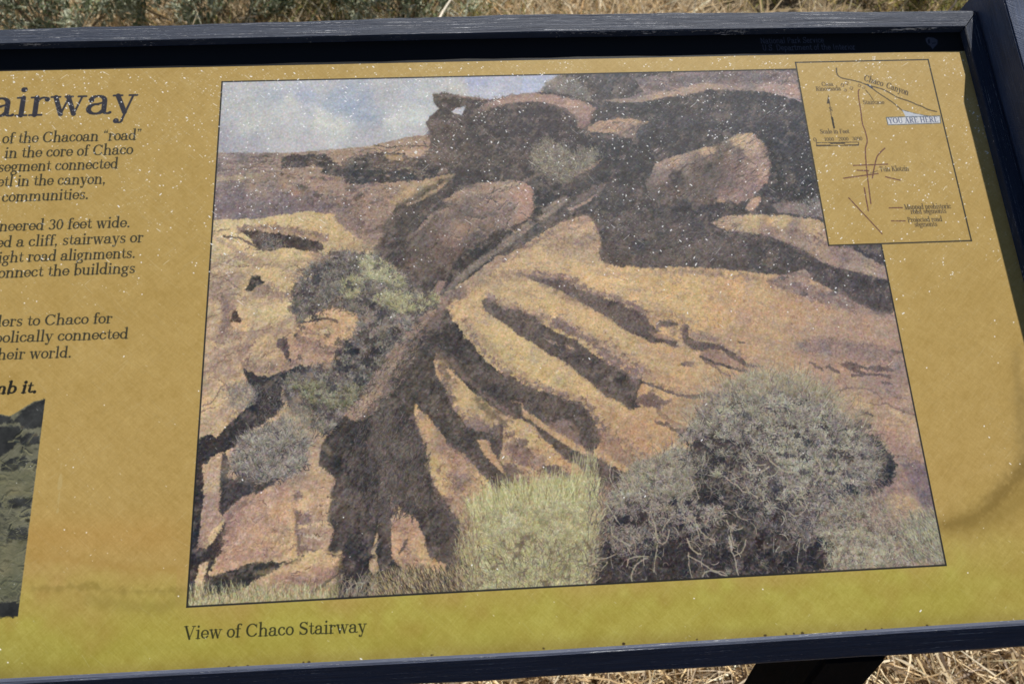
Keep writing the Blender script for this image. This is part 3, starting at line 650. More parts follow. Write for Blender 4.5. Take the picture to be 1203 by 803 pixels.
# sunlit left lip
fill([(520, 345), (540, 335), (560, 320), (585, 300), (600, 302), (560, 335), (545, 352), (535, 350), (525, 362), (507, 372), (498, 382), (485, 398), (470, 420), (462, 432), (458, 445), (448, 462), (432, 478), (425, 490), (416, 495), (405, 488), (412, 470), (424, 455), (440, 436), (462, 408), (482, 384), (500, 365)], None, rough=3.5, mott=11, soft=2.5, st=ST_D, sta=7, fld=[(560, 325, (166, 142, 115)), (530, 350, (146, 125, 108)), (500, 375, (142, 122, 106)), (470, 410, (150, 128, 108)), (440, 450, (148, 127, 108)), (420, 480, (158, 136, 112))])
for b in ((515, 367, 6, 3), (498, 392, 8, 4), (482, 402, 6, 5), (430, 455, 5, 2)):
    blob(*b, (86, 79, 78), a=.7, rough=5, soft=3)
strokes([(440, 440), (480, 400), (500, 400), (470, 450), (430, 495), (410, 490)], 500, [(118, 104, 96), (80, 73, 71), (160, 140, 118)], L=(3, 9), ang=-50, spread=20, wt=.4)
line([(482, 382), (475, 375), (471, 378)], (120, 118, 120), 1.8, a=.8)
# sunlit risers between the grooves
LIT = dict(mott=8, rough=2.6, soft=2.0)
fill([(543, 352), (560, 347), (568, 368), (585, 380), (608, 396), (640, 414), (655, 424), (685, 446), (700, 458), (715, 468), (742, 484), (760, 500), (758, 520), (712, 520), (708, 508), (700, 495), (692, 482), (680, 470), (655, 460), (625, 452), (600, 438), (578, 425), (560, 408), (548, 392), (538, 375)], None, st=ST_R, sta=5, fld=[(550, 360, (184, 158, 116)), (565, 385, (190, 165, 114)), (600, 410, (194, 169, 116)), (640, 430, (194, 168, 114)), (680, 455, (192, 164, 112)), (720, 485, (184, 152, 106)), (740, 510, (178, 142, 104))], **LIT)
fill([(512, 412), (520, 419), (534, 438), (545, 450), (556, 460), (575, 475), (590, 485), (601, 490), (603, 500), (598, 506), (590, 498), (580, 500), (574, 508), (560, 506), (548, 500), (541, 490), (532, 480), (529, 465), (522, 454), (512, 440), (509, 424)], None, fld=[(515, 425, (172, 145, 112)), (525, 445, (184, 154, 112)), (545, 465, (188, 160, 112)), (570, 482, (188, 160, 112)), (590, 492, (170, 142, 108)), (560, 500, (138, 116, 102))], **LIT)
blob(530, 470, 3, 6, (96, 82, 78), a=.7)
fill([(487, 473), (492, 480), (505, 492), (513, 500), (520, 510), (526, 522), (536, 528), (546, 533), (558, 548), (572, 563), (581, 573), (592, 585), (604, 600), (598, 640), (560, 645), (546, 618), (530, 600), (518, 580), (510, 570), (505, 552), (500, 530), (495, 515), (490, 500), (486, 485)], None, st=ST_R, sta=4, mott=11, rough=2.5, soft=1.8, fld=[(492, 490, (186, 156, 112)), (508, 510, (178, 146, 110)), (515, 530, (160, 130, 108)), (530, 540, (170, 138, 110)), (505, 545, (192, 164, 112)), (520, 565, (186, 156, 112)), (540, 560, (150, 126, 108)), (560, 562, (176, 146, 108)), (572, 570, (196, 170, 110)), (545, 590, (168, 140, 112)), (580, 600, (184, 156, 110))])
for b in ((527, 585, 4, 3), (538, 565, 5, 8), (515, 552, 3, 5), (555, 600, 6, 5), (553, 612, 4, 8)):
    blob(*b, (120, 98, 90), a=.6, rough=4, soft=2.5)
fill([(458, 583), (465, 592), (475, 602), (484, 603), (492, 615), (496, 627), (500, 640), (506, 656), (524, 663), (522, 674), (500, 680), (485, 673), (470, 664), (460, 656), (459, 630), (459, 600)], None, mott=9, rough=2.5, soft=1.8, fld=[(465, 600, (184, 150, 115)), (480, 620, (180, 144, 114)), (470, 640, (182, 146, 114)), (495, 650, (188, 156, 112)), (515, 665, (182, 148, 108)), (475, 660, (150, 124, 98))])
fill([(442, 625), (445, 635), (441, 648), (445, 668), (438, 677), (433, 667), (436, 645)], (180, 152, 114), rough=1.5)
fill([(560, 516), (573, 515), (578, 530), (590, 548), (597, 561), (585, 551), (570, 536)], (182, 146, 108), rough=1.5)
fill([(612, 473), (620, 484), (640, 496), (665, 512), (688, 526), (697, 532), (690, 536), (670, 526), (650, 513), (630, 499), (614, 488)], (180, 149, 108), **LIT)
fill([(640, 498), (668, 492), (680, 505), (679, 520), (664, 513), (650, 505)], (140, 116, 100), a=.85, rough=3, soft=3)
fill([(705, 512), (712, 518), (716, 524), (708, 524)], (182, 142, 98), rough=2)
fill([(590, 495), (612, 495), (630, 508), (645, 522), (660, 537), (682, 552), (688, 565), (680, 570), (665, 556), (650, 545), (632, 545), (628, 552), (600, 540), (590, 525)], None, mott=10, rough=3, fld=[(600, 500, (188, 160, 114)), (620, 515, (190, 164, 110)), (650, 535, (188, 154, 108)), (680, 558, (184, 146, 102)), (605, 525, (150, 124, 106)), (615, 535, (138, 112, 100))])
for b in ((604, 528, 6, 5), (620, 531, 5, 4), (612, 520, 8, 5), (600, 552, 10, 8), (612, 565, 10, 8), (640, 553, 9, 5)):
    blob(*b, (112, 92, 86), a=.7, rough=6, soft=3)
fill([(636, 547), (650, 545), (664, 555), (681, 563), (682, 576), (660, 574), (650, 560)], (92, 78, 75), **SH)
for b in ((631, 480, 5, 4), (659, 490, 3, 3), (575, 455, 10, 6), (672, 535, 6, 4), (520, 478, 6, 12), (478, 488, 5, 12)):
    blob(*b, (58, 54, 55), a=.7, rough=3, soft=3)
line([(600, 470), (613, 475), (612, 485)], (150, 126, 104), 1.2, a=.7)
fill([(700, 500), (712, 505), (730, 522), (745, 540), (740, 548), (722, 540), (706, 528)], (140, 112, 98), a=.7, rough=6, soft=4)
blob(705, 532, 5, 2, (150, 128, 108))

# ---- bedding and marks on the big slope
def slopelines(poly, n, col, L=(4, 16), a=.5, w=.6, ang=18, sp=14):
    P = np.array(poly, float)
    for _ in range(n):
        r1, r2 = rng.random(2)
        if len(P) == 4:
            q = (P[0] * (1 - r1) + P[1] * r1) * (1 - r2) + (P[3] * (1 - r1) + P[2] * r1) * r2
        aa = math.radians(ang + rng.normal(0, sp)); l = rng.uniform(*L)
        d = np.array([math.cos(aa), math.sin(aa)]) * l; pp = np.array([-d[1], d[0]]) * rng.normal(0, .12)
        line([q - d / 2, q + pp, q + d / 2], np.array(col) + rng.normal(0, 8), w * rng.uniform(.6, 1.4), a=a * rng.uniform(.5, 1))


slopelines([(720, 320), (980, 345), (1050, 470), (800, 420)], 110, (140, 116, 104))
slopelines([(560, 320), (640, 335), (700, 400), (600, 380)], 40, (150, 128, 108))
slopelines([(620, 400), (700, 430), (760, 500), (680, 470)], 40, (150, 124, 100))
slopelines([(820, 430), (1060, 400), (1090, 560), (960, 480)], 90, (140, 118, 108), L=(6, 26))
slopelines([(250, 290), (400, 300), (330, 440), (240, 440)], 60, (150, 126, 108), ang=-20, sp=25)
slopelines([(720, 320), (900, 335), (880, 400), (760, 370)], 50, (206, 180, 126), a=.4)
dots([(720, 325), (980, 350), (1040, 450), (860, 430), (760, 370)], 46, (150, 126, 116), (1.2, 4.5), a=.4, squash=.5)
dots([(600, 310), (690, 300), (720, 330), (620, 330)], 18, (150, 130, 118), (1.2, 3.5), a=.45, squash=.5)
dots([(560, 380), (640, 410), (740, 470), (700, 470), (600, 430)], 22, (152, 128, 108), (1.2, 3.5), a=.4, squash=.5)
dots([(700, 480), (800, 480), (830, 520), (740, 540)], 16, (150, 120, 100), (1.2, 3.5), a=.4, squash=.5)
fill([(935, 402), (960, 394), (1000, 400), (1060, 412), (1062, 420), (1010, 425), (960, 414), (935, 410)], (138, 119, 112), a=.7, soft=6, rough=8)
MK = (92, 80, 82)
fill([(984, 426), (1000, 424), (1020, 430), (1042, 430), (1050, 433), (1030, 435), (1008, 432), (1021, 441), (1006, 438), (992, 432)], MK, a=.85, rough=3)
for ln in ([(953, 424), (958, 430), (965, 432)], [(970, 429), (978, 434), (986, 436)], [(1047, 412), (1055, 413), (1063, 413)], [(1000, 440), (1030, 440), (1045, 441)], [(1012, 429), (1030, 434), (1048, 434)],
           [(1037, 449), (1046, 452)], [(1010, 481), (1016, 484), (1024, 487)]):
    line(ln, MK, 1.6, a=.8, wob=.7)
for ln in ([(985, 457), (1010, 455), (1028, 460), (1036, 468)], [(990, 468), (1010, 470), (1030, 475), (1040, 474), (1060, 482), (1077, 487)], [(975, 495), (1000, 492), (1020, 500), (1045, 520), (1060, 528)], [(1050, 466), (1064, 468)], [(1050, 535), (1070, 538), (1088, 545)]):
    line(ln, (122, 103, 96), 1.0, a=.8, wob=.5)
fill([(985, 466), (1010, 464), (1028, 476), (1020, 480), (1000, 474)], (186, 160, 116), a=.5, soft=4); fill([(1040, 477), (1065, 484), (1085, 495), (1085, 505), (1055, 492)], (184, 160, 120), a=.5, soft=4)
fill([(1030, 500), (1050, 505), (1065, 525), (1055, 535), (1038, 520)], (162, 128, 112), a=.6, soft=5)
fill([(1058, 545), (1075, 540), (1092, 548), (1106, 610), (1090, 605), (1070, 575)], (116, 103, 106), a=.85, soft=4, rough=5)
fill([(1036, 565), (1060, 555), (1075, 570), (1080, 590), (1060, 600), (1042, 590), (1034, 580)], (150, 126, 112), a=.8, soft=5)

# ---- half-tones that round the stone
for pts, c, w, a in (
    ([(250, 276), (280, 296), (300, 310), (330, 312), (352, 325)], (146, 124, 110), 3.5, .55), ([(238, 318), (262, 308), (285, 300)], (148, 126, 112), 4, .55), ([(236, 345), (256, 333), (285, 322)], (142, 120, 108), 4, .6),
    ([(298, 345), (320, 350), (345, 345), (352, 335)], (146, 124, 110), 4, .6), ([(262, 345), (268, 362), (262, 380), (256, 400)], (132, 112, 104), 4, .65), ([(262, 396), (300, 392), (330, 382), (345, 370)], (144, 122, 108), 5, .6),
    ([(240, 430), (264, 412), (290, 402), (300, 388)], (142, 120, 108), 4, .6), ([(236, 462), (256, 440), (285, 420)], (150, 126, 112), 5, .5), ([(300, 425), (312, 412), (325, 402)], (150, 128, 110), 4, .5), ([(285, 428), (310, 438), (335, 432)], (130, 108, 98), 3, .6),
    ([(252, 490), (270, 475), (278, 455)], (146, 124, 112), 6, .6), ([(350, 382), (372, 392), (385, 410)], (140, 116, 102), 3, .6), ([(390, 368), (412, 376), (408, 398)], (190, 158, 112), 6, .4), ([(345, 398), (365, 410), (385, 412)], (146, 122, 106), 5, .5),
    ([(296, 300), (330, 300), (370, 302)], (192, 170, 124), 5, .45), ([(300, 362), (330, 368), (345, 358)], (196, 174, 124), 6, .45), ([(246, 410), (268, 402)], (192, 168, 124), 4, .4), ([(250, 265), (290, 262)], (192, 174, 128), 4, .4),
    ([(395, 253), (410, 262), (425, 270), (440, 280)], (140, 122, 110), 5, .6), ([(420, 250), (445, 256), (455, 268)], (158, 134, 112), 6, .5), ([(400, 285), (425, 278), (445, 284)], (164, 142, 112), 5, .5)):
    brush(pts, c, w, a)
blob(447, 268, 6, 3, (96, 84, 80), a=.8); blob(436, 272, 8, 3, (110, 96, 92), a=.7); blob(424, 262, 4, 3, (122, 106, 100), a=.7)
for pts, c, w, a in (
    ([(612, 318), (640, 321), (668, 325), (690, 339), (722, 350), (748, 360), (768, 376), (790, 388)], (152, 127, 112), 3.5, .6),
    ([(640, 372), (662, 380), (688, 396), (712, 410), (740, 428), (764, 442)], (150, 127, 114), 5, .65),
    ([(690, 398), (725, 418), (750, 432)], (158, 134, 116), 8, .45), ([(570, 345), (595, 358), (625, 367)], (158, 135, 116), 4, .5),
    ([(545, 374), (565, 398), (590, 424), (622, 446), (655, 458), (686, 470), (706, 500)], (152, 126, 108), 3.5, .5),
    ([(512, 408), (530, 425), (548, 445), (575, 468), (598, 484)], (150, 126, 110), 3, .45),
    ([(560, 372), (600, 398), (650, 428), (700, 460), (738, 486)], (204, 178, 126), 5, .45),
    ([(560, 345), (600, 350), (650, 358), (700, 380), (750, 412), (800, 440)], (200, 173, 124), 6, .35),
    ([(640, 300), (700, 325), (760, 345), (830, 365)], (202, 175, 124), 9, .35),
    ([(800, 322), (850, 335), (900, 345)], (196, 166, 120), 8, .3), ([(700, 320), (745, 322), (800, 318), (850, 322)], (166, 142, 118), 3, .5),
    ([(840, 350), (880, 372), (930, 385), (980, 390)], (168, 140, 118), 10, .35), ([(800, 400), (850, 395), (900, 400), (950, 420)], (166, 140, 118), 8, .35),
    ([(760, 410), (800, 420), (840, 440), (880, 450)], (174, 144, 116), 8, .4), ([(770, 440), (810, 455), (850, 460)], (158, 130, 108), 6, .45),
    ([(790, 475), (820, 485), (840, 478)], (162, 132, 108), 10, .45), ([(700, 470), (730, 492), (760, 508)], (172, 138, 104), 7, .5),
    ([(710, 500), (735, 520), (760, 535)], (168, 134, 108), 8, .5), ([(960, 445), (1000, 450), (1050, 458), (1075, 470)], (150, 130, 118), 8, .4),
    ([(1000, 505), (1040, 512), (1080, 530)], (158, 132, 116), 8, .4), ([(950, 380), (1000, 392), (1050, 402)], (172, 144, 122), 8, .35),
    ([(575, 335), (600, 325), (640, 322)], (162, 140, 118), 6, .45), ([(600, 300), (630, 285), (660, 270)], (160, 136, 116), 7, .45), ([(630, 300), (670, 298), (695, 305)], (184, 158, 122), 7, .3),
    ([(455, 490), (450, 530), (458, 575), (452, 620)], (108, 97, 89), 6, .6), ([(480, 505), (486, 550), (492, 590)], (104, 93, 86), 5, .5), ([(520, 595), (532, 635), (528, 660)], (98, 87, 82), 7, .5),
    ([(472, 470), (470, 515)], (58, 55, 57), 4, .6), ([(500, 395), (512, 400), (520, 425), (528, 450)], (60, 56, 58), 5, .5), ([(400, 565), (412, 600), (400, 640)], (92, 82, 80), 7, .6), ([(430, 580), (425, 640)], (56, 53, 57), 7, .5),
    ([(560, 430), (600, 455), (640, 475)], (98, 87, 82), 5, .5), ([(600, 380), (640, 402), (690, 440)], (104, 92, 87), 5, .5), ([(640, 338), (700, 362), (750, 390)], (108, 95, 90), 5, .5), ([(560, 470), (590, 495)], (66, 60, 61), 5, .5),
    ([(515, 145), (520, 180), (535, 198)], (102, 90, 85), 8, .5), ([(555, 142), (600, 158), (650, 155)], (58, 54, 59), 10, .4), ([(700, 168), (760, 150), (850, 135), (930, 138)], (80, 77, 84), 9, .5),
    ([(745, 255), (800, 265), (850, 300)], (92, 84, 83), 9, .5), ([(700, 246), (760, 250), (830, 246), (872, 246)], (52, 52, 58), 4, .6), ([(470, 255), (490, 290), (500, 320)], (88, 79, 77), 8, .5), ([(690, 215), (730, 205), (755, 195)], (54, 54, 59), 7, .5),
    ([(605, 180), (620, 200), (600, 205)], (94, 84, 82), 6, .4), ([(540, 195), (580, 190), (610, 175)], (92, 83, 82), 5, .5), ([(550, 205), (590, 198), (620, 196)], (52, 51, 56), 3, .6),
    ([(240, 300), (290, 303), (340, 308), (385, 302)], (160, 138, 112), 4, .5), ([(240, 345), (290, 350), (330, 347), (352, 352)], (158, 135, 112), 4, .5), ([(236, 398), (270, 394), (320, 391), (345, 384)], (152, 129, 110), 4, .6),
    ([(300, 358), (335, 352), (350, 350)], (150, 128, 110), 3, .5), ([(232, 440), (262, 428), (290, 412)], (154, 128, 112), 4, .5), ([(234, 505), (262, 485), (285, 458)], (162, 138, 116), 6, .5), ([(340, 325), (372, 305)], (156, 134, 114), 5, .5),
    ([(232, 370), (250, 385), (258, 400)], (160, 136, 114), 5, .5), ([(400, 300), (430, 288), (455, 296)], (136, 118, 106), 6, .5), ([(360, 296), (390, 300), (400, 290)], (168, 142, 112), 5, .5),
    ([(270, 625), (290, 590), (330, 575)], (152, 120, 108), 5, .5), ([(268, 650), (300, 640), (330, 645)], (160, 126, 108), 8, .4), ([(335, 590), (345, 620), (340, 650)], (190, 158, 114), 4, .6), ([(300, 672), (350, 668), (395, 652)], (190, 160, 116), 3, .5),
    ([(335, 684), (365, 686), (390, 672)], (150, 120, 104), 5, .5), ([(525, 240), (560, 232), (600, 228)], (112, 98, 92), 4, .5), ([(520, 256), (560, 252), (600, 244)], (104, 92, 88), 4, .5), ([(535, 226), (570, 218), (610, 215)], (164, 140, 118), 3, .5),
    ([(600, 225), (615, 240), (605, 258)], (176, 140, 116), 5, .5), ([(520, 520), (540, 540), (560, 570), (575, 600)], (150, 124, 108), 6, .4), ([(500, 545), (512, 560), (520, 580)], (198, 170, 114), 3, .6), ([(572, 572), (590, 595)], (200, 174, 116), 4, .5),
    ([(465, 610), (480, 650)], (160, 128, 110), 5, .5), ([(485, 640), (500, 660)], (196, 164, 120), 4, .4)):
    brush(pts, c, w, a)
for pts, w, a in (
    ([(628, 321), (655, 324), (676, 333), (692, 343), (722, 350), (748, 361), (768, 382)], 4.5, .75),
    ([(575, 347), (595, 360), (628, 370), (650, 380), (672, 386), (694, 402), (716, 420), (748, 441)], 5, .75),
    ([(655, 378), (680, 392), (705, 404)], 7, .6), ([(700, 404), (725, 424), (745, 436)], 9, .6), ([(716, 398), (742, 420), (760, 436)], 6, .45),
    ([(546, 380), (562, 406), (590, 433), (625, 452), (660, 463), (690, 476), (708, 502)], 4.5, .75),
    ([(512, 420), (524, 452), (534, 480), (552, 500), (574, 505)], 4, .75), ([(532, 425), (552, 450), (580, 472), (604, 488)], 3.5, .7), ([(548, 492), (572, 500), (596, 505)], 7, .6),
    ([(492, 484), (512, 505), (532, 526), (560, 547), (590, 582)], 3, .6), ([(486, 490), (498, 530), (512, 575), (545, 625)], 3, .6), ([(530, 560), (548, 590), (560, 620)], 9, .5),
    ([(540, 345), (520, 362), (500, 385), (480, 412), (462, 440), (448, 466), (426, 492)], 5, .75), ([(500, 372), (470, 405), (440, 445), (415, 482)], 5, .5),
    ([(590, 305), (625, 285), (655, 265), (690, 255)], 5, .55), ([(700, 262), (705, 290), (712, 310)], 3, .5), ([(645, 290), (670, 285), (695, 285)], 8, .45), ([(560, 335), (580, 325), (605, 318)], 6, .45),
    ([(590, 510), (612, 525), (640, 545), (670, 560)], 8, .55), ([(610, 560), (640, 560), (660, 575)], 8, .55), ([(648, 495), (672, 500), (680, 520)], 6, .6),
    ([(705, 500), (730, 520), (755, 545)], 7, .55), ([(690, 535), (712, 550), (735, 558)], 5, .6), ([(762, 448), (800, 462), (840, 468)], 4, .5), ([(790, 385), (830, 395), (870, 415)], 6, .5), ([(745, 362), (785, 368), (810, 380)], 7, .45),
    ([(800, 318), (850, 322), (900, 328), (950, 338), (1000, 355)], 4, .5), ([(905, 332), (950, 345), (1000, 360)], 7, .55), ([(840, 268), (880, 275), (920, 285), (960, 300)], 4, .6), ([(900, 270), (940, 275), (975, 285)], 7, .45), ([(960, 280), (1000, 300), (1040, 320)], 7, .5),
    ([(940, 405), (980, 402), (1050, 415)], 8, .4), ([(280, 267), (330, 267), (380, 277)], 4, .7), ([(262, 350), (266, 372), (260, 395)], 6, .6), ([(298, 330), (318, 340), (330, 345)], 6, .5), ([(345, 345), (352, 330), (370, 315)], 7, .5),
    ([(350, 395), (380, 412), (400, 410)], 6, .55), ([(290, 428), (320, 432), (350, 425)], 5, .6), ([(270, 455), (290, 470), (275, 490)], 8, .55), ([(236, 310), (260, 330), (250, 350)], 7, .4), ([(236, 440), (262, 425), (290, 408)], 5, .4),
    ([(405, 258), (430, 268), (450, 280)], 10, .55), ([(410, 240), (440, 235), (465, 225)], 8, .4), ([(340, 240), (380, 238), (420, 245)], 9, .5), ([(255, 245), (300, 246), (330, 240)], 8, .4), ([(560, 118), (590, 125), (650, 124), (680, 140)], 4, .6),
    ([(690, 158), (720, 160), (745, 162)], 2.5, .6), ([(515, 262), (530, 285), (560, 290)], 6, .6), ([(540, 240), (570, 245), (600, 250)], 8, .5), ([(780, 200), (820, 188), (860, 172)], 4, .6), ([(870, 185), (866, 210), (852, 230)], 6, .6),
    ([(262, 640), (270, 600), (300, 580)], 6, .4), ([(310, 610), (330, 625), (320, 645)], 9, .3), ([(345, 600), (350, 630), (348, 655)], 3, .5), ([(345, 680), (370, 685), (395, 668)], 6, .45), ([(470, 620), (480, 650), (500, 668)], 7, .4)):
    speck(pts, w, a=a)
for pts, c, w, a in (
    ([(632, 222), (638, 240), (626, 258)], (48, 48, 52), 5, .8), ([(600, 200), (625, 205), (650, 218)], (50, 49, 54), 5, .6), ([(640, 138), (668, 150), (690, 168), (700, 182)], (48, 46, 51), 5, .6),
    ([(688, 168), (720, 172), (760, 172), (800, 160)], (50, 50, 56), 5, .6), ([(705, 126), (760, 124), (830, 110), (900, 112)], (54, 54, 61), 4, .6), ([(900, 160), (912, 190), (915, 220), (950, 228)], (44, 45, 52), 9, .7),
    ([(930, 150), (950, 190), (962, 225)], (52, 53, 61), 8, .5), ([(735, 215), (748, 235), (770, 245)], (52, 51, 56), 5, .6), ([(790, 290), (840, 285), (880, 282)], (92, 83, 81), 8, .5), ([(880, 290), (930, 300), (980, 318), (1030, 340)], (62, 59, 65), 5, .6),
    ([(720, 280), (740, 300), (790, 308), (850, 310)], (96, 84, 81), 7, .5), ([(975, 325), (1010, 345), (1045, 360)], (76, 70, 75), 6, .5), ([(670, 215), (700, 200), (730, 195)], (94, 84, 80), 5, .5), ([(700, 232), (730, 222), (750, 215)], (84, 78, 78), 6, .5),
    ([(515, 118), (530, 122), (560, 122)], (58, 52, 53), 4, .6), ([(505, 150), (512, 175), (505, 190)], (80, 70, 68), 5, .6), ([(590, 128), (630, 127), (660, 136)], (52, 49, 54), 4, .6), ([(470, 240), (500, 225), (525, 210)], (58, 55, 56), 5, .6), ([(455, 262), (450, 285)], (60, 57, 58), 5, .6),
    ([(348, 602), (350, 630), (352, 652)], (112, 92, 84), 2.2, .8), ([(341, 590), (343, 620), (344, 650)], (196, 164, 116), 3, .6), ([(262, 625), (270, 600), (286, 588)], (132, 108, 100), 3, .6), ([(335, 662), (352, 656)], (70, 62, 60), 1.6, .8),
    ([(352, 653), (375, 646), (399, 649)], (200, 170, 120), 2, .7), ([(300, 682), (330, 668), (350, 658)], (192, 164, 118), 2.5, .6), ([(290, 640), (310, 620), (330, 610)], (178, 142, 116), 8, .5), ([(270, 655), (300, 652), (330, 652)], (150, 120, 106), 4, .5),
    ([(385, 586), (384, 610)], (196, 170, 124), 3, .5), ([(386, 616), (380, 645)], (186, 158, 118), 3, .6), ([(355, 618), (385, 615)], (200, 172, 124), 2.5, .6), ([(352, 590), (372, 585), (384, 580)], (186, 160, 118), 4, .5),
    ([(402, 660), (396, 690), (394, 705)], (60, 55, 57), 4, .7), ([(425, 660), (420, 700)], (48, 45, 50), 8, .7), ([(450, 660), (455, 690)], (70, 62, 60), 5, .6), ([(265, 540), (268, 570)], (90, 82, 80), 3, .6),
    ([(244, 548), (252, 556), (248, 575)], (186, 160, 122), 4, .5), ([(275, 545), (295, 520), (330, 505)], (178, 152, 118), 4, .5), ([(360, 540), (378, 560), (380, 580)], (184, 156, 118), 6, .5), ([(375, 515), (385, 530)], (176, 150, 118), 4, .5)):
    brush(pts, c, w, a)
cracks([(236, 265), (400, 270), (395, 300), (340, 345), (330, 430), (236, 500)], 46, (122, 100, 88), (196, 174, 130), L=(6, 20), angs=(-12, -40, 12))
cracks([(262, 604), (335, 575), (347, 600), (350, 655), (315, 657), (248, 676)], 16, (124, 98, 88), (186, 150, 122), L=(4, 11), angs=(-20, 40))
cracks([(300, 700), (335, 662), (375, 645), (401, 648), (398, 672), (350, 699)], 9, (126, 100, 88), (192, 160, 120), L=(4, 11), angs=(-25, 30))
cracks([(350, 560), (400, 560), (385, 612), (390, 630), (382, 650), (349, 652)], 12, (100, 82, 78), (190, 164, 124), L=(4, 10), angs=(-5, 60))
cracks([(345, 380), (400, 360), (423, 366), (410, 400), (385, 416), (343, 395)], 12, (118, 96, 86), (192, 160, 118), L=(5, 13), angs=(5, 40))
cracks([(519, 235), (560, 214), (610, 211), (628, 232), (626, 250), (590, 275), (548, 284), (520, 288), (513, 272)], 22, (84, 76, 76), (176, 150, 126), L=(6, 20), angs=(10, -35), w=.7)
cracks([(765, 204), (810, 178), (884, 155), (905, 190), (888, 226), (850, 232), (868, 190), (842, 182)], 14, (96, 82, 82), (172, 146, 126), L=(4, 12), angs=(-30, 60))
cracks([(252, 185), (400, 180), (500, 165), (500, 205), (330, 205), (252, 205)], 24, (100, 88, 86), (164, 144, 118), L=(8, 26), angs=(0, 3), sp=3)
cracks([(510, 520), (545, 533), (592, 585), (604, 600), (560, 640), (520, 585)], 22, (118, 96, 86), (194, 164, 118), L=(4, 10), angs=(60, -10))
cracks([(590, 497), (630, 508), (688, 565), (600, 560)], 16, (112, 92, 84), (192, 160, 116), L=(4, 11), angs=(30, 70))
cracks([(458, 590), (492, 615), (520, 665), (500, 678), (460, 655)], 9, (130, 104, 92), (192, 162, 122), L=(4, 9), angs=(40, -30))
cracks([(440, 480), (500, 480), (520, 640), (440, 640)], 26, (58, 54, 56), (112, 101, 94), L=(8, 24), angs=(100, 75), w=.8, a=.6)
cracks([(590, 372), (740, 450), (735, 465), (620, 392)], 16, (62, 56, 57), (110, 98, 92), L=(3, 7), angs=(35, 50), w=.7, a=.6)
cracks([(550, 405), (600, 445), (690, 480), (690, 510), (600, 475)], 16, (60, 55, 56), (108, 96, 90), L=(3, 7), angs=(35, 50), w=.7, a=.6)
cracks([(700, 130), (930, 115), (960, 230), (910, 225), (880, 155), (770, 185)], 22, (50, 50, 56), (88, 84, 88), L=(8, 26), angs=(-10, -35), w=.7, a=.55)
cracks([(508, 130), (560, 140), (680, 160), (620, 205), (510, 190)], 22, (50, 48, 53), (96, 87, 84), L=(6, 18), angs=(70, 0), w=.7, a=.55)
cracks([(715, 255), (870, 262), (1000, 330), (900, 318), (720, 308)], 26, (62, 58, 61), (104, 95, 92), L=(6, 20), angs=(5, 25), w=.6, a=.55)
cracks([(745, 95), (930, 86), (936, 112), (830, 100), (750, 116)], 16, (82, 76, 80), (166, 144, 128), L=(6, 20), angs=(-8, 8), a=.6)
# ---- yellow-green rabbitbrush
YB = [(552, 700), (545, 670), (549, 640), (560, 605), (575, 585), (600, 574), (640, 568), (680, 562), (698, 572), (704, 600), (700, 640), (690, 700)]
fill(YB, (158, 148, 108), mott=14, rough=9, soft=4)
for b in ((590, 610, 14, 10, (140, 128, 112)), (640, 640, 20, 10, (142, 126, 104)), (600, 645, 12, 8, (176, 150, 104)), (660, 635, 16, 8, (164, 138, 104)), (655, 672, 16, 10, (118, 106, 86)), (610, 668, 10, 10, (130, 116, 92)), (575, 645, 14, 8, (178, 160, 100))):
    blob(*b[:4], b[4], a=.6, rough=8, soft=6)
strokes(YB, 5200, [(188, 188, 132), (174, 170, 120), (196, 192, 136), (150, 138, 104), (168, 160, 112), (184, 178, 116)], L=(4, 12), base=(625, 760), spread=22, curl=35, wt=.42)
tufts(YB, 170, 11, [(186, 180, 134), (176, 168, 124), (196, 190, 142), (164, 152, 116)], [(136, 122, 100), (150, 136, 108)], k=26, spread=26, wt=.6)
strokes([(552, 640), (700, 640), (695, 695), (550, 700)], 1100, [(122, 108, 90), (150, 138, 104), (184, 182, 128), (100, 90, 78)], L=(5, 14), base=(640, 740), spread=30, curl=25, wt=.4)
fill([(624, 655), (632, 655), (636, 670), (650, 680), (664, 690), (640, 694), (622, 672)], (182, 186, 138), a=.55, rough=4, soft=4)
fill([(655, 654), (661, 656), (662, 668), (668, 680), (658, 670)], (182, 186, 138), a=.55, rough=3, soft=3)
strokes([(668, 540), (700, 535), (706, 580), (676, 580)], 260, [(186, 182, 132), (150, 138, 108)], L=(7, 18), spread=9, curl=8, wt=.4)
strokes([(540, 600), (570, 590), (560, 650), (538, 660)], 300, [(182, 168, 116), (130, 110, 92)], L=(6, 16), ang=-75, spread=10, wt=.4)
LG = [(440, 678), (480, 668), (530, 672), (552, 655), (552, 700), (430, 706)]
fill(LG, (120, 108, 82), a=.8, rough=8, soft=4, mott=16)
strokes(LG, 1300, [(172, 152, 112), (142, 124, 96), (60, 54, 54), (72, 64, 60), (184, 166, 124)], L=(5, 15), ang=-115, spread=14, curl=14, wt=.45)
for b in ((503, 682, 4, 9), (520, 678, 6, 7), (475, 690, 3, 7), (462, 672, 6, 8), (487, 686, 3, 8)):
    blob(*b, (58, 52, 54), a=.75, rough=3, soft=2)
strokes([(396, 690), (440, 685), (440, 706), (394, 708)], 60, [(150, 138, 116), (130, 118, 100)], L=(10, 30), ang=-72, spread=12, wt=.6, wid=2)
for ln in ([(393, 705), (397, 690), (401, 675)], [(407, 704), (411, 690), (412, 678)], [(414, 704), (418, 694), (420, 690)], [(428, 703), (434, 696), (438, 692)]):
    line(ln, (150, 136, 114), .9, a=.8)

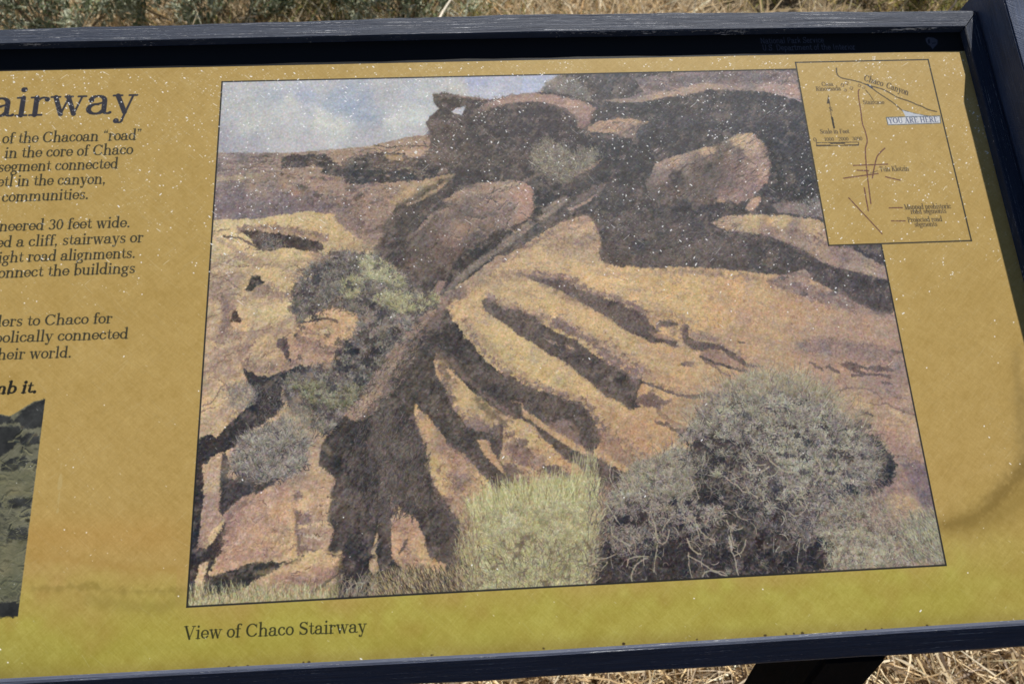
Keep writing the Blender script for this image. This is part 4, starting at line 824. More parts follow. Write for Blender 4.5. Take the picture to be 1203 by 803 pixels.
# ---- the big grey bush
BBD = [(697, 700), (694, 640), (700, 620), (712, 590), (735, 560), (760, 552), (800, 545), (812, 518), (825, 505), (860, 500), (885, 510), (905, 520), (960, 500), (985, 490), (1015, 508), (1036, 520), (1050, 545), (1046, 568), (1030, 580), (1045, 600), (1000, 620), (980, 640), (975, 668), (850, 686)]
fill(BBD, None, mott=7, rough=9, soft=4, red=2, fld=[(720, 680, (58, 53, 54)), (800, 600, (54, 51, 54)), (850, 560, (48, 48, 52)), (880, 600, (50, 49, 53)), (850, 650, (44, 43, 48)), (930, 650, (42, 41, 47)), (960, 600, (70, 66, 68)), (1000, 560, (90, 84, 84)), (950, 530, (92, 86, 86)), (900, 530, (74, 70, 72)), (740, 590, (84, 76, 76)), (1035, 545, (50, 49, 54)), (780, 650, (50, 47, 50))])
UB = [(795, 522), (825, 480), (850, 458), (890, 442), (930, 446), (960, 462), (990, 488), (1025, 520), (1035, 545), (1020, 575), (1000, 600), (960, 590), (930, 575), (905, 540), (870, 515), (840, 505), (812, 520)]
fill(UB, (124, 117, 112), a=.6, mott=20, rough=12, soft=6)
for b in ((918, 495, 16, 12), (935, 520, 12, 9), (860, 500, 14, 8), (985, 510, 12, 8), (1012, 500, 10, 6), (960, 545, 12, 8), (1000, 545, 10, 7), (890, 470, 10, 10)):
    blob(*b, (70, 66, 70), a=.6, rough=9, soft=5)
BP = [(158, 152, 130), (142, 136, 120), (128, 118, 112), (112, 104, 104), (168, 164, 138), (92, 86, 88), (150, 130, 118)]
strokes(UB, 5200, BP, L=(5, 16), base=(900, 640), spread=38, curl=80, wt=.4)
strokes([(850, 455), (890, 435), (945, 440), (990, 470), (960, 480), (900, 470), (860, 480)], 1100, [(176, 166, 128), (160, 152, 126), (130, 120, 112)], L=(5, 15), base=(905, 600), spread=22, curl=25, wt=.35)
for (x, y, r) in ((853, 486, 10), (870, 480, 12), (898, 518, 12), (925, 515, 13), (915, 530, 9), (945, 545, 12), (965, 500, 10), (975, 560, 10), (990, 530, 9), (925, 470, 10), (935, 590, 9), (890, 560, 7), (905, 500, 8), (950, 480, 10), (1000, 565, 8), (835, 500, 8)):
    an = np.linspace(0, 6.28, 9)[:-1]
    strokes([(x + r * math.cos(q), y + r * math.sin(q)) for q in an], int(r * 17), [(172, 172, 140), (160, 160, 132), (182, 178, 146)], L=(3, 8), base=(x, y + r), spread=50, curl=60, wt=.45)
tufts(UB, 190, 9, [(150, 141, 126), (136, 126, 117), (164, 158, 138), (140, 124, 116)], [(50, 48, 53), (68, 63, 67)], k=22, spread=70, wt=.85)
tufts([(850, 470), (890, 455), (940, 462), (985, 490), (1010, 520), (960, 580), (920, 550), (880, 505)], 60, 7, [(172, 166, 142), (158, 152, 132)], [(80, 76, 77)], k=26, spread=60, wt=.9)
tufts([(850, 452), (890, 436), (945, 442), (985, 470), (930, 462), (880, 462)], 50, 8, [(168, 156, 124), (156, 146, 122)], [(130, 116, 104)], k=20, spread=30, wt=.55)
# left lobe
LB = [(735, 560), (745, 545), (775, 535), (800, 525), (815, 545), (812, 575), (790, 590), (750, 595), (725, 600), (712, 590)]
fill(LB, (138, 128, 112), a=.75, mott=16, rough=9, soft=5)
strokes(LB, 1700, [(160, 152, 126), (140, 130, 116), (122, 110, 104), (172, 164, 136), (100, 92, 92)], L=(4, 13), base=(775, 640), spread=45, curl=60, wt=.42)
for b in ((775, 572, 12, 6), (750, 578, 8, 5), (800, 560, 10, 6)):
    blob(*b, (84, 78, 80), a=.5, rough=8, soft=4)
tufts(LB, 70, 8, [(156, 148, 124), (142, 132, 116), (168, 160, 134)], [(92, 84, 84), (76, 70, 72)], k=26, spread=55, wt=.85)
MB_ = [(705, 640), (715, 600), (745, 585), (800, 585), (835, 590), (850, 600), (835, 615), (800, 630), (760, 640), (735, 660)]
strokes(MB_, 1500, [(140, 126, 114), (118, 106, 102), (156, 146, 126), (96, 86, 88), (150, 122, 112)], L=(4, 14), spread=90, curl=80, wt=.36)
tufts(MB_, 60, 8, [(136, 124, 114), (150, 142, 124), (124, 110, 106)], [(50, 47, 51)], k=20, spread=80, wt=.8)
blob(698, 597, 8, 12, (160, 118, 98), a=.7); blob(716, 628, 6, 7, (166, 122, 98), a=.8); blob(700, 632, 8, 9, (156, 112, 96), a=.7); blob(712, 578, 10, 8, (168, 132, 104), a=.6)
strokes([(850, 560), (900, 545), (960, 570), (1010, 580), (1000, 620), (950, 640), (880, 610)], 1500, [(142, 130, 120), (112, 102, 102), (160, 150, 134), (80, 74, 78)], L=(4, 13), spread=100, curl=110, wt=.36)
tufts([(880, 570), (960, 560), (1010, 580), (1000, 615), (950, 635), (890, 600)], 70, 7, [(140, 130, 122), (158, 150, 134), (120, 110, 108)], [(54, 51, 56)], k=20, spread=90, wt=.8)
strokes([(740, 600), (960, 600), (960, 680), (700, 690)], 500, [(86, 80, 82), (112, 104, 102), (70, 64, 68)], L=(5, 18), spread=70, curl=60, wt=.3)
for (x, y, r) in ((822, 592, 6), (835, 600, 8), (842, 612, 6), (765, 600, 7), (890, 563, 4), (897, 584, 5), (903, 598, 6), (888, 592, 4), (858, 632, 4), (815, 618, 7), (897, 660, 4), (855, 672, 4), (745, 633, 4), (800, 600, 6)):
    an = np.linspace(0, 6.28, 9)[:-1]
    strokes([(x + r * math.cos(q), y + r * math.sin(q)) for q in an], int(r * 12), [(160, 154, 136), (142, 134, 122)], L=(2, 6), spread=90, curl=60, wt=.5)
TWIG = [([(767, 611), (770, 620), (772, 634), (778, 638), (784, 633), (786, 622)], 1.5), ([(772, 638), (770, 655), (768, 671)], 1.1), ([(778, 622), (784, 612), (788, 607)], 1.2), ([(764, 598), (762, 610), (766, 616)], 1.0),
        ([(816, 611), (822, 622), (830, 630), (838, 634), (840, 638)], 1.3), ([(816, 611), (820, 626), (822, 634)], 1.2), ([(807, 632), (811, 642), (817, 648), (823, 650)], 1.6), ([(808, 652), (820, 658), (834, 667), (850, 672), (855, 677)], 1.4),
        ([(809, 648), (809, 662), (812, 675), (815, 680)], 1.1), ([(824, 677), (830, 670), (840, 671), (852, 676)], 1.5), ([(857, 632), (859, 645), (863, 655), (867, 675)], 1.5), ([(863, 652), (870, 648), (875, 640), (876, 634)], 1.4), ([(853, 611), (858, 618), (864, 622), (872, 619)], 1.3), ([(864, 600), (868, 607), (878, 611)], 1.2), ([(862, 640), (858, 625), (860, 618)], 1.1),
        ([(740, 641), (728, 634), (720, 628), (718, 620)], 1.4), ([(728, 632), (735, 640), (741, 650)], 1.1), ([(743, 688), (742, 675), (746, 664), (755, 657), (760, 655)], 1.5), ([(736, 665), (739, 656), (748, 653), (762, 653)], 1.3), ([(690, 650), (700, 655), (712, 655), (723, 650)], 1.2), ([(692, 663), (700, 661), (704, 657)], 1.1), ([(700, 668), (706, 669), (713, 660)], 1.0),
        ([(872, 547), (877, 553), (885, 555), (893, 554), (903, 548)], 1.6), ([(850, 558), (856, 564), (866, 570), (873, 577), (880, 578), (890, 584)], 1.4), ([(879, 533), (883, 542), (890, 546), (900, 545)], 1.4), ([(901, 533), (905, 541), (915, 549), (925, 554), (935, 554)], 1.7), ([(873, 564), (876, 570), (880, 577)], 1.0), ([(960, 540), (964, 550), (962, 560), (955, 566)], 1.3), ([(888, 520), (884, 515), (881, 512)], 1.2), ([(825, 548), (827, 540), (828, 530)], 1.0), ([(930, 590), (940, 580), (945, 588), (950, 600)], 1.0), ([(925, 600), (935, 605), (944, 600), (950, 590)], 1.1), ([(935, 640), (940, 632), (936, 660)], .9),
        ([(712, 590), (718, 600), (724, 610), (730, 618)], 1.0), ([(719, 543), (716, 555), (718, 566), (724, 575)], 1.1), ([(735, 550), (740, 562), (745, 570)], 1.1), ([(727, 552), (733, 563), (738, 572), (742, 580)], 1.0), ([(810, 560), (816, 572), (821, 585)], .9)]
strokes([(830, 450), (890, 428), (950, 436), (1000, 470), (1040, 520), (1030, 540), (990, 500), (930, 460), (870, 470), (820, 500), (800, 520), (795, 500)], 420, [(164, 152, 124), (146, 130, 112), (176, 168, 136), (116, 104, 98)], L=(8, 24), base=(905, 600), spread=26, curl=40, wt=.7)
strokes([(700, 570), (740, 545), (800, 515), (815, 530), (770, 560), (715, 600)], 160, [(160, 148, 124), (132, 118, 106)], L=(8, 22), base=(780, 640), spread=30, curl=50, wt=.7)
strokes([(548, 600), (575, 578), (640, 566), (700, 566), (704, 590), (640, 590), (580, 600), (556, 620)], 700, [(188, 184, 130), (176, 168, 118), (150, 136, 100), (196, 192, 140)], L=(10, 24), base=(625, 800), spread=12, curl=18, wt=.7)
strokes([(692, 575), (712, 575), (706, 640), (702, 690), (688, 690)], 260, [(160, 150, 118), (120, 106, 94), (178, 172, 128), (90, 80, 76)], L=(6, 18), ang=-80, spread=22, curl=25, wt=.8)
strokes([(536, 640), (560, 600), (566, 690), (536, 698)], 200, [(180, 172, 120), (150, 132, 100), (120, 102, 86)], L=(8, 22), ang=-100, spread=14, curl=18, wt=.7)
def gaps(poly, n, r, col):
    P = np.array(poly, float); x0, y0 = P.min(0); x1, y1 = P.max(0); k = 0
    for _ in range(n * 6):
        x, y = rng.uniform(x0, x1), rng.uniform(y0, y1); ins = False
        for i in range(len(P)):
            ax, ay = P[i]; bx, by = P[(i + 1) % len(P)]
            if (ay > y) != (by > y) and x < (bx - ax) * (y - ay) / ((by - ay) or 1e-9) + ax:
                ins = not ins
        if ins:
            blob(x, y, rng.uniform(*r), rng.uniform(*r) * .7, np.array(col) + rng.normal(0, 4), a=rng.uniform(.45, .85), rough=9, soft=3, mott=4)
            k += 1
            if k >= n:
                return


LOWUB = [(815, 500), (860, 480), (900, 490), (960, 490), (1000, 515), (1030, 545), (1000, 590), (950, 610), (890, 590), (820, 560)]
DEFER.append(lambda: gaps(LOWUB, 60, (2.5, 7), (56, 54, 59)))
DEFER.append(lambda: gaps([(705, 640), (745, 585), (850, 580), (900, 600), (960, 610), (980, 660), (710, 690)], 50, (3, 9), (46, 44, 49)))
DEFER.append(lambda: gaps([(395, 400), (440, 385), (470, 385), (450, 410), (425, 450), (395, 450)], 22, (4, 9), (58, 55, 57)))
DEFER.append(lambda: gaps([(345, 340), (400, 300), (440, 360), (400, 480), (345, 470)], 26, (2, 5), (66, 62, 64)))
DEFER.append(lambda: gaps([(560, 630), (700, 630), (695, 690), (560, 690)], 26, (2, 5), (110, 98, 82)))
tufts(LOWUB, 46, 7, [(168, 160, 138), (152, 144, 126), (180, 172, 148)], [(64, 60, 64)], k=24, spread=70, wt=1.0)
tufts([(730, 620), (760, 590), (850, 590), (900, 610), (880, 640), (760, 640)], 22, 7, [(164, 154, 136), (150, 134, 120)], [(56, 52, 56)], k=24, spread=80, wt=1.0)
BORD = [(800, 515), (815, 500), (860, 495), (890, 505), (905, 540), (880, 560), (900, 590), (860, 600), (820, 580), (805, 545)]
tufts(BORD, 34, 8, [(132, 124, 116), (150, 140, 124)], [(50, 47, 51)], k=14, spread=90, wt=.7)
tufts([(700, 640), (980, 620), (980, 668), (700, 695)], 30, 7, [(120, 112, 106), (146, 136, 120), (100, 92, 90)], [(46, 44, 48)], k=10, spread=90, wt=.7)
strokes([(720, 560), (1000, 540), (990, 660), (720, 680)], 110, [(172, 162, 142), (150, 136, 120)], L=(8, 22), spread=60, curl=90, wt=1.2)
strokes([(830, 470), (1000, 480), (1020, 570), (880, 560)], 50, [(168, 160, 138), (150, 136, 118)], L=(8, 22), spread=45, curl=90, wt=1.0)
for b in ((965, 575, 10, 6), (930, 560, 9, 7), (905, 545, 8, 8), (870, 575, 12, 8)):
    blob(*b, (52, 50, 55), a=.7, rough=8, soft=4)
DEFER.append(lambda: [line(p, (166, 154, 132), w * .55, a=.85, wob=.3) for p, w in TWIG])
# right end of the bush, gravelly bank and grass
RBK = [(965, 600), (1000, 580), (1030, 582), (1060, 600), (1095, 600), (1116, 662), (965, 672), (985, 640), (958, 628)]
fill(RBK, (146, 130, 112), a=.9, mott=14, rough=8, soft=4)
fill([(1036, 585), (1050, 578), (1072, 582), (1086, 598), (1068, 612), (1052, 610)], (178, 154, 114), a=.85, rough=5, soft=4)
fill([(975, 606), (990, 601), (1003, 604), (1006, 614), (990, 617), (978, 614)], (50, 46, 48)); blob(1019, 620, 6, 4, (54, 50, 54)); blob(1000, 657, 10, 3, (76, 68, 66))
fill([(1024, 592), (1036, 602), (1050, 620), (1064, 625), (1070, 634), (1078, 652), (1064, 656), (1054, 640), (1048, 630), (1038, 615)], (72, 65, 70), rough=4)
fill([(1053, 637), (1064, 634), (1069, 645), (1064, 651), (1056, 646)], (150, 124, 102), rough=2)
fill([(950, 625), (965, 625), (980, 640), (978, 668), (945, 672)], (46, 43, 48), a=.8, rough=6)
strokes(RBK, 2600, [(160, 154, 132), (150, 128, 112), (130, 116, 104), (172, 168, 142), (158, 146, 118), (104, 94, 92)], L=(3, 10), spread=70, curl=60, wt=.36)
strokes([(960, 625), (1010, 620), (1060, 630), (1055, 662), (975, 668)], 1100, [(166, 164, 138), (150, 146, 124), (180, 174, 144)], L=(3, 9), spread=60, curl=60, wt=.38)
tufts(RBK, 110, 6, [(156, 148, 128), (146, 126, 112), (166, 162, 136)], [(104, 94, 90), (84, 76, 76)], k=18, spread=60, wt=.7)
fill([(1068, 610), (1105, 605), (1112, 640), (1085, 645)], (104, 96, 92), a=.7, rough=6, soft=4)
strokes([(1060, 612), (1106, 600), (1116, 662), (1065, 664)], 700, [(160, 158, 124), (132, 126, 108), (112, 104, 96), (174, 170, 134)], L=(6, 18), ang=-120, spread=16, curl=16, wt=.42)
strokes([(1020, 560), (1060, 560), (1060, 610), (1020, 620)], 300, [(166, 142, 124), (136, 112, 108)], L=(6, 18), ang=50, spread=14, wt=.35)
fill([(1018, 512), (1030, 512), (1045, 530), (1054, 545), (1047, 568), (1032, 577), (1022, 560), (1024, 545), (1032, 535)], (50, 49, 54), a=.9, rough=6, soft=3)
strokes([(1000, 520), (1035, 525), (1035, 560), (1005, 575)], 300, [(130, 122, 114), (156, 148, 132)], L=(4, 12), spread=90, curl=80, wt=.34)
fill([(800, 470), (850, 445), (880, 450), (840, 485), (815, 505), (795, 520)], (150, 134, 112), a=.35, soft=8, rough=10)

# keep a mask of the printed sky so that the rock relief stays off it
# break up every edge, then model the stone with small relief and cracks
sl_ = (slice(py0, py1), slice(px0, px1))
H_, W_ = py1 - py0, px1 - px0
dx = (N5[sl_] * 1.2 + N12[sl_] * 1.4 + N2[sl_] * 1.2); dy = (shift(N5, 37, 91)[sl_] * 1.2 + shift(N12, 91, 37)[sl_] * 1.4 + shift(N2, 50, 21)[sl_] * 1.2)
iy = np.clip(np.arange(H_)[:, None] + dy, 0, H_ - 1).astype(int); ix = np.clip(np.arange(W_)[None, :] + dx, 0, W_ - 1).astype(int)
warped = img[sl_][iy, ix]
skyt = T([(230, 88), (670, 78), (652, 92), (636, 106), (632, 110), (600, 112), (574, 117), (532, 111), (508, 110), (509, 121), (517, 127), (500, 143), (507, 157), (475, 162), (437, 171), (405, 175), (342, 180), (240, 180)])
msk = np.ones((H_, W_)); bx0, by0, bx1, by1 = box_of(skyt, 4)
msk[by0 - py0:by1 - py0, bx0 - px0:bx1 - px0] = np.clip(poly_sd(skyt, bx0, by0, bx1, by1) / 3 + .5, 0, 1)
lum = warped.mean(2) / 190.0
hf = N5 * .55 + N12 * 1.1 + N30 * 1.6 + ST_R * .5
emb = (shift(hf, 2, 2) - shift(hf, -2, -2))[sl_]
hf2 = N2 * .5 + vnoise(TH, TW, 3.4) * .7 + N5 * .6
emb2 = (shift(hf2, 1, 1) - shift(hf2, -1, -1))[sl_]
crk = np.clip(.10 - np.abs(shift(N12, 11, 7)[sl_] + .5 * ST_R[sl_] + .35 * shift(N5, 5, 3)[sl_]), 0, .1) / .1
crk *= np.clip(shift(N80, 60, 10)[sl_] * 1.2 + .2, 0, 1)
spk = np.clip(shift(N2, 9, 4)[sl_] * .8 + shift(N5, 3, 2)[sl_] * .8 + shift(N30, 40, 3)[sl_] * .35 - .85, 0, 1)
amp = (.35 + .65 * np.clip(lum, 0, 1)) * msk
pt = ST_R[sl_] * .55 + shift(N12, 33, 60)[sl_] * .45 + N5[sl_] * .35 + shift(N30, 70, 8)[sl_] * .5
LT = (np.clip((lum - .62) / .2, 0, 1) * msk)[..., None]; DK = (np.clip((.58 - lum) / .16, 0, 1) * msk)[..., None]
pu = np.clip(pt - .35, 0, .9)[..., None]; pd_ = np.clip(-pt - .3, 0, .9)[..., None]
warped = warped + LT * (pu * .5 * (np.array([156, 136, 122.]) - warped) + pd_ * .55 * (np.array([208, 182, 128.]) - warped))
pk = (shift(N12, 14, 90) * .6 + shift(N30, 3, 71) * .6 + N5 * .4 + ST_D * .35)[sl_][..., None]
warped = warped + DK * (np.array([8, 7, 3.]) + np.clip(pk - .1, 0, 1.2) * .5 * (np.array([118, 104, 97.]) - warped) + np.clip(-pk - .35, 0, 1.2) * .5 * (np.array([52, 49, 53.]) - warped))
warped = warped + ((emb * 4.5 + emb2 * 3.6) * amp)[..., None] - (crk * 20 * amp + spk * 34 * amp)[..., None] * np.array([1.0, 1.0, .7])
big = shift(N30, 17, 40)[sl_] * .7 + shift(N80, 5, 5)[sl_] * .5
warped = warped + (big * 3 * amp)[..., None] * np.array([1.0, .75, .35])
lit = np.clip((lum - .55) / .3, 0, 1)[..., None] * msk[..., None]
warped = warped + lit * np.array([5, 1, 4.])
skym = (1 - msk)[..., None]
warped = warped + skym * np.array([14, 12, 9.])
cl = (vnoise(H_, W_, 60, 26) * .6 + vnoise(H_, W_, 24, 12) * .5 + vnoise(H_, W_, 9, 6) * .25)[..., None]
grey = warped.mean(2, keepdims=True)
warped = warped + skym * (cl * np.array([5.5, 4.5, 3.0]) + (grey - warped) * .38)
img[sl_] = warped
HOLD[0] = False
for fn_ in DEFER:
    fn_()
lx = np.clip((.0 - (UUp := (U0 + (np.arange(px0, px1) / S)))[None, :] - .45) / .5, 0, 1)[..., None]
lum2 = img[sl_].mean(2, keepdims=True)
img[sl_] += lx * np.clip((lum2 - 120) / 40, 0, 1) * np.array([9, 9, 8.])
gm = img[sl_].mean(2, keepdims=True)
img[sl_] += (gm - img[sl_]) * .10
# faded print: lift the blacks, soften contrast and add the grain of the print
sub = img[py0:py1, px0:px1]
g = N2[py0:py1, px0:px1] * 4.0 + vnoise(py1 - py0, px1 - px0, 3.6) * 7.0 + N5[py0:py1, px0:px1] * 2.0
for c_ in (0, 1, 2):
    sub[..., c_] += vnoise(py1 - py0, px1 - px0, 4.2) * (4.0, 2.5, 5.0)[c_] * (.4 + .6 * np.clip(sub[..., 1] / 140, 0, 1))
ln_ = .45 + .55 * np.clip(sub.mean(2, keepdims=True) / 150, 0, 1)
sub[:] = (sub - 60) * 1.03 + 62
sub += g[..., None] * ln_
sub += np.stack([vnoise(py1 - py0, px1 - px0, 3) * 3, vnoise(py1 - py0, px1 - px0, 3) * 1.5, vnoise(py1 - py0, px1 - px0, 3) * 3.5], 2)
# very slight print blur
sub[1:-1, 1:-1] = sub[1:-1, 1:-1] * .7 + (sub[:-2, 1:-1] + sub[2:, 1:-1] + sub[1:-1, :-2] + sub[1:-1, 2:]) * .075
img[py0:py1, px0:px1] = sub

# ---- ground colour of the board around the pictures
UU = U0 + xs_ / S; VV = V1 - ys_ / S
outside = np.ones((TH, TW), bool); outside[py0:py1, px0:px1] = False
gold = np.zeros((TH, TW, 3), np.float32)
tv = np.clip((VV + 1.2) / 2.6, 0, 1)
gold[:] = np.array([178, 149, 88.])
gold += (np.clip((UU - .8) / 1.4, 0, 1) * np.clip((VV - .2), 0, 1))[..., None] * np.array([5, 5, 7])
hz = np.clip((N80 * .06 + VV * 1.0 + .55), -1, 1)
green = np.clip((-VV - .80 + .05 * N80 + .02 * N30) / .26, 0, 1) * .85
green *= np.where(UU < -1.3, 1.0, np.clip((-VV - .80 + .03 * N80) / .2, 0, 1))
gold = gold * (1 - green[..., None]) + np.array([166, 156, 71.]) * green[..., None]
lowr = np.clip((UU - 1.62) / .2, 0, 1) * np.clip((-VV - .62) / .3, 0, 1)
gold = gold * (1 - .5 * lowr[..., None]) + np.array([170, 150, 78.]) * (.5 * lowr[..., None])
warm = np.exp(-((VV + .70 + .04 * (UU + 1.5)) / .07) ** 2) * np.clip((-1.2 - UU) / .2, 0, 1)
gold += warm[..., None] * np.array([1, -4, -5])
bottom_band = np.exp(-((VV + 1.19) / .035) ** 2)  # browner band along the bottom edge of the board
gold = gold * (1 - bottom_band[..., None] * .28) + np.array([120, 100, 70.]) * bottom_band[..., None] * .28
cornl = np.clip((-VV - 1.0) / .2, 0, 1) * np.clip((-1.55 - UU) / .4, 0, 1)
gold *= (1 - .14 * cornl)[..., None]
gold += (N80 * 1.3 + N30 * 1.6 + N12 * 1.3 + N5 * 1.6 + N2 * 2.6)[..., None]
gold[..., 1] += green * N30 * 1.2; gold += (green * (N80 * 2 + N30 * 1.5))[..., None]
SCR = streak(-44, 26, 2.2); SCL = streak(42, 26, 2.2)
wl = np.clip((.9 - UU) / 1.4, 0, 1)
gold += ((SCL * wl + SCR * (1 - wl)) * 1.9 + (SCR * wl + SCL * (1 - wl)) * 1.4)[..., None]
img[outside] = gold[outside]
CLIP = [0, 0, TW, TH]

# dense faint hairlines in the worn clear layer, over print and ground alike
h1 = streak(-40, 34, 2.6); h2 = streak(43, 34, 2.6); h3 = streak(-52, 20, 2.2); h4 = streak(31, 20, 2.2)
hl = np.clip(h1 - .7, 0, 2) * (.45 + .55 * wl) + np.clip(h2 - .7, 0, 2) * (1.0 - .55 * wl) + np.clip(h3 - .9, 0, 2) * .6 + np.clip(h4 - .9, 0, 2) * .6
hl *= np.clip(.75 + .35 * N80 + .25 * VV, .2, 1.4)
img += (hl * 5.6 * np.where(outside, .8, 1.0))[..., None] * np.clip((215 - img) / 120, .1, 1.0)
# stained edge where the clear layer has lifted, lower right and lower left
def stain(pts, col, w, a, side=0):
    t = T(pts); x0, y0, x1, y1 = box_of(t, w * 5 + 10)
    X = np.arange(x0, x1)[None, :]; Y = np.arange(y0, y1)[:, None]; d = np.full((y1 - y0, x1 - x0), 1e9)
    for i in range(len(t) - 1):
        ax, ay = t[i]; ex, ey = t[i + 1] - t[i]; LL = ex * ex + ey * ey + 1e-9
        tt = np.clip(((X - ax) * ex + (Y - ay) * ey) / LL, 0, 1)
        d = np.minimum(d, np.hypot(X - ax - tt * ex, Y - ay - tt * ey))
    s_ = (slice(y0, y1), slice(x0, x1))
    m = np.exp(-(np.maximum(d + N12[s_] * 3 + N5[s_] * 2, 0) / (w * 2)) ** 1.6) * a
    m = m * outside[s_]
    img[s_] = img[s_] * (1 - m[..., None]) + np.array(col, float) * m[..., None]


stain([(1193, 415), (1196, 450), (1198, 490), (1203, 530), (1200, 548), (1180, 565), (1160, 590)], (128, 108, 66), 7, .30)
stain([(1208, 470), (1210, 540), (1206, 556)], (126, 110, 68), 14, .35)
stain([(1206, 548), (1185, 572), (1160, 598), (1135, 611), (1110, 617)], (122, 100, 54), 8, .62)
stain([(1212, 575), (1180, 602), (1150, 612), (1120, 618)], (136, 114, 60), 14, .5)
stain([(40, 690), (110, 688), (130, 694), (165, 694), (214, 693)], (128, 112, 58), 3, .35)
stain([(105, 703), (150, 710), (190, 712), (212, 705)], (132, 116, 60), 8, .3)
stain([(40, 652), (110, 660), (150, 666), (212, 670)], (166, 128, 66), 5, .3)
stain([(60, 765), (160, 762), (400, 752), (600, 748)], (150, 144, 66), 6, .12)
stain([(72, 535), (71, 560), (68, 600)], (190, 170, 120), .5, .5)

# black header band, photograph keyline, map inset
def rect_uv(u0, v0, u1, v1, col, a=1.0, line_w=None, noise=2.0):
    x0, x1 = int((u0 - U0) * S), int((u1 - U0) * S); y0, y1 = int((V1 - v1) * S), int((V1 - v0) * S)
    x0, y0 = max(x0, 0), max(y0, 0)
    if line_w is None:
        s_ = (slice(y0, y1), slice(x0, x1))
        img[s_] = img[s_] * (1 - a) + (np.array(col, float) + N2[s_][..., None] * noise) * a
    else:
        l = line_w
        for s_ in ((slice(y0, y0 + l), slice(x0, x1)), (slice(y1 - l, y1), slice(x0, x1)), (slice(y0, y1), slice(x0, x0 + l)), (slice(y0, y1), slice(x1 - l, x1))):
            img[s_] = img[s_] * (1 - a) + np.array(col, float) * a


INK = (46, 46, 44)
rect_uv(PH[0], PH[2], PH[1], PH[3], INK, .92, 4)
mg = gold[int((V1 - 1.318) * S):int((V1 - .378) * S), int((1.406 - U0) * S):int((2.058 - U0) * S)]
img[int((V1 - 1.318) * S):int((V1 - .378) * S), int((1.406 - U0) * S):int((2.058 - U0) * S)] = mg
rect_uv(1.406, .378, 2.058, 1.318, INK, .88, 4)
rect_uv(U0, 1.358, U1, V1, (19, 20, 27), 1.0, None, 1.5)

# small monochrome picture at the left
INS = [(-420, 486), (0, 486), (12, 488), (20, 484), (28, 478), (40, 471), (54, 468), (21.5, 723), (-500, 726)]
tins = T(INS)
CLIP = [0, 0, int((-1.862 - U0) * S), TH]
fill(INS, (108, 106, 88), rough=1.2, soft=1.2, mott=10, red=0)
for pl in ([(-60, 488), (0, 487), (12, 489), (16, 496), (5, 498), (-60, 500)], [(16, 494), (28, 480), (42, 472), (53.5, 469), (50, 500), (38, 503), (26, 504), (22, 497)], [(-60, 502), (8, 500), (24, 500), (26, 514), (10, 530), (0, 536), (-60, 545)],
           [(2, 545), (12, 538), (30, 535), (34, 540), (26, 550), (10, 554), (0, 553)], [(38, 540), (47, 538), (46, 548), (40, 546)], [(10, 588), (18, 584), (38, 584), (36, 596), (10, 596)], [(-60, 590), (2, 590), (4, 596), (-60, 597)], [(10, 620), (34, 618), (32, 632), (12, 634), (6, 644), (8, 630)],
           [(-60, 708), (24, 706), (22, 724), (-60, 726)], [(16, 518), (34, 508), (47, 512), (46, 520), (30, 524)]):
    fill(pl, (50, 51, 52), a=.9, rough=3, soft=2, mott=7, red=0)
strokes([(-10, 540), (45, 540), (22, 705), (-10, 705)], 500, [(72, 72, 62), (126, 124, 94), (88, 88, 70)], L=(4, 14), ang=0, spread=30, curl=20, wt=.45)
cracks([(-20, 500), (50, 500), (24, 715), (-20, 715)], 60, (56, 57, 54), (138, 134, 102), L=(4, 16), angs=(-10, -60, 20), w=.8, a=.8)
dots([(0, 500), (50, 500), (24, 710), (0, 710)], 40, (70, 70, 62), (1, 4), a=.7)
fill([(-60, 555), (40, 552), (36, 582), (-60, 586)], (112, 110, 84), a=.5, soft=5); fill([(-60, 640), (30, 636), (26, 700), (-60, 700)], (108, 107, 82), a=.5, soft=6)

CLIP = [0, 0, TW, TH]
# ---- lettering: a small slab-serif face drawn as pen strokes (x-height = 1)
ST, TN = .21, .09


def LN(x0, y0, x1, y1, w=ST, w2=None):
    return [(x0, y0, x1, y1, w / 2, (w2 or w) / 2)]


def AR(cx, cy, rx, ry, a0, a1, wt=ST, wn=TN, n=10):
    o = []
    for i in range(n):
        p, q = math.radians(a0 + (a1 - a0) * i / n), math.radians(a0 + (a1 - a0) * (i + 1) / n)
        f = lambda a: (wn + (wt - wn) * abs(math.cos(a)) ** 1.3) / 2
        o.append((cx + rx * math.cos(p), cy + ry * math.sin(p), cx + rx * math.cos(q), cy + ry * math.sin(q), f(p), f(q)))
    return o


def DT(x, y, r):
    return [(x, y, x + .001, y, r, r)]


def SF(x, y, l=.22, r=.22):
    return [(x - l, y, x + r, y, .045, .045)]


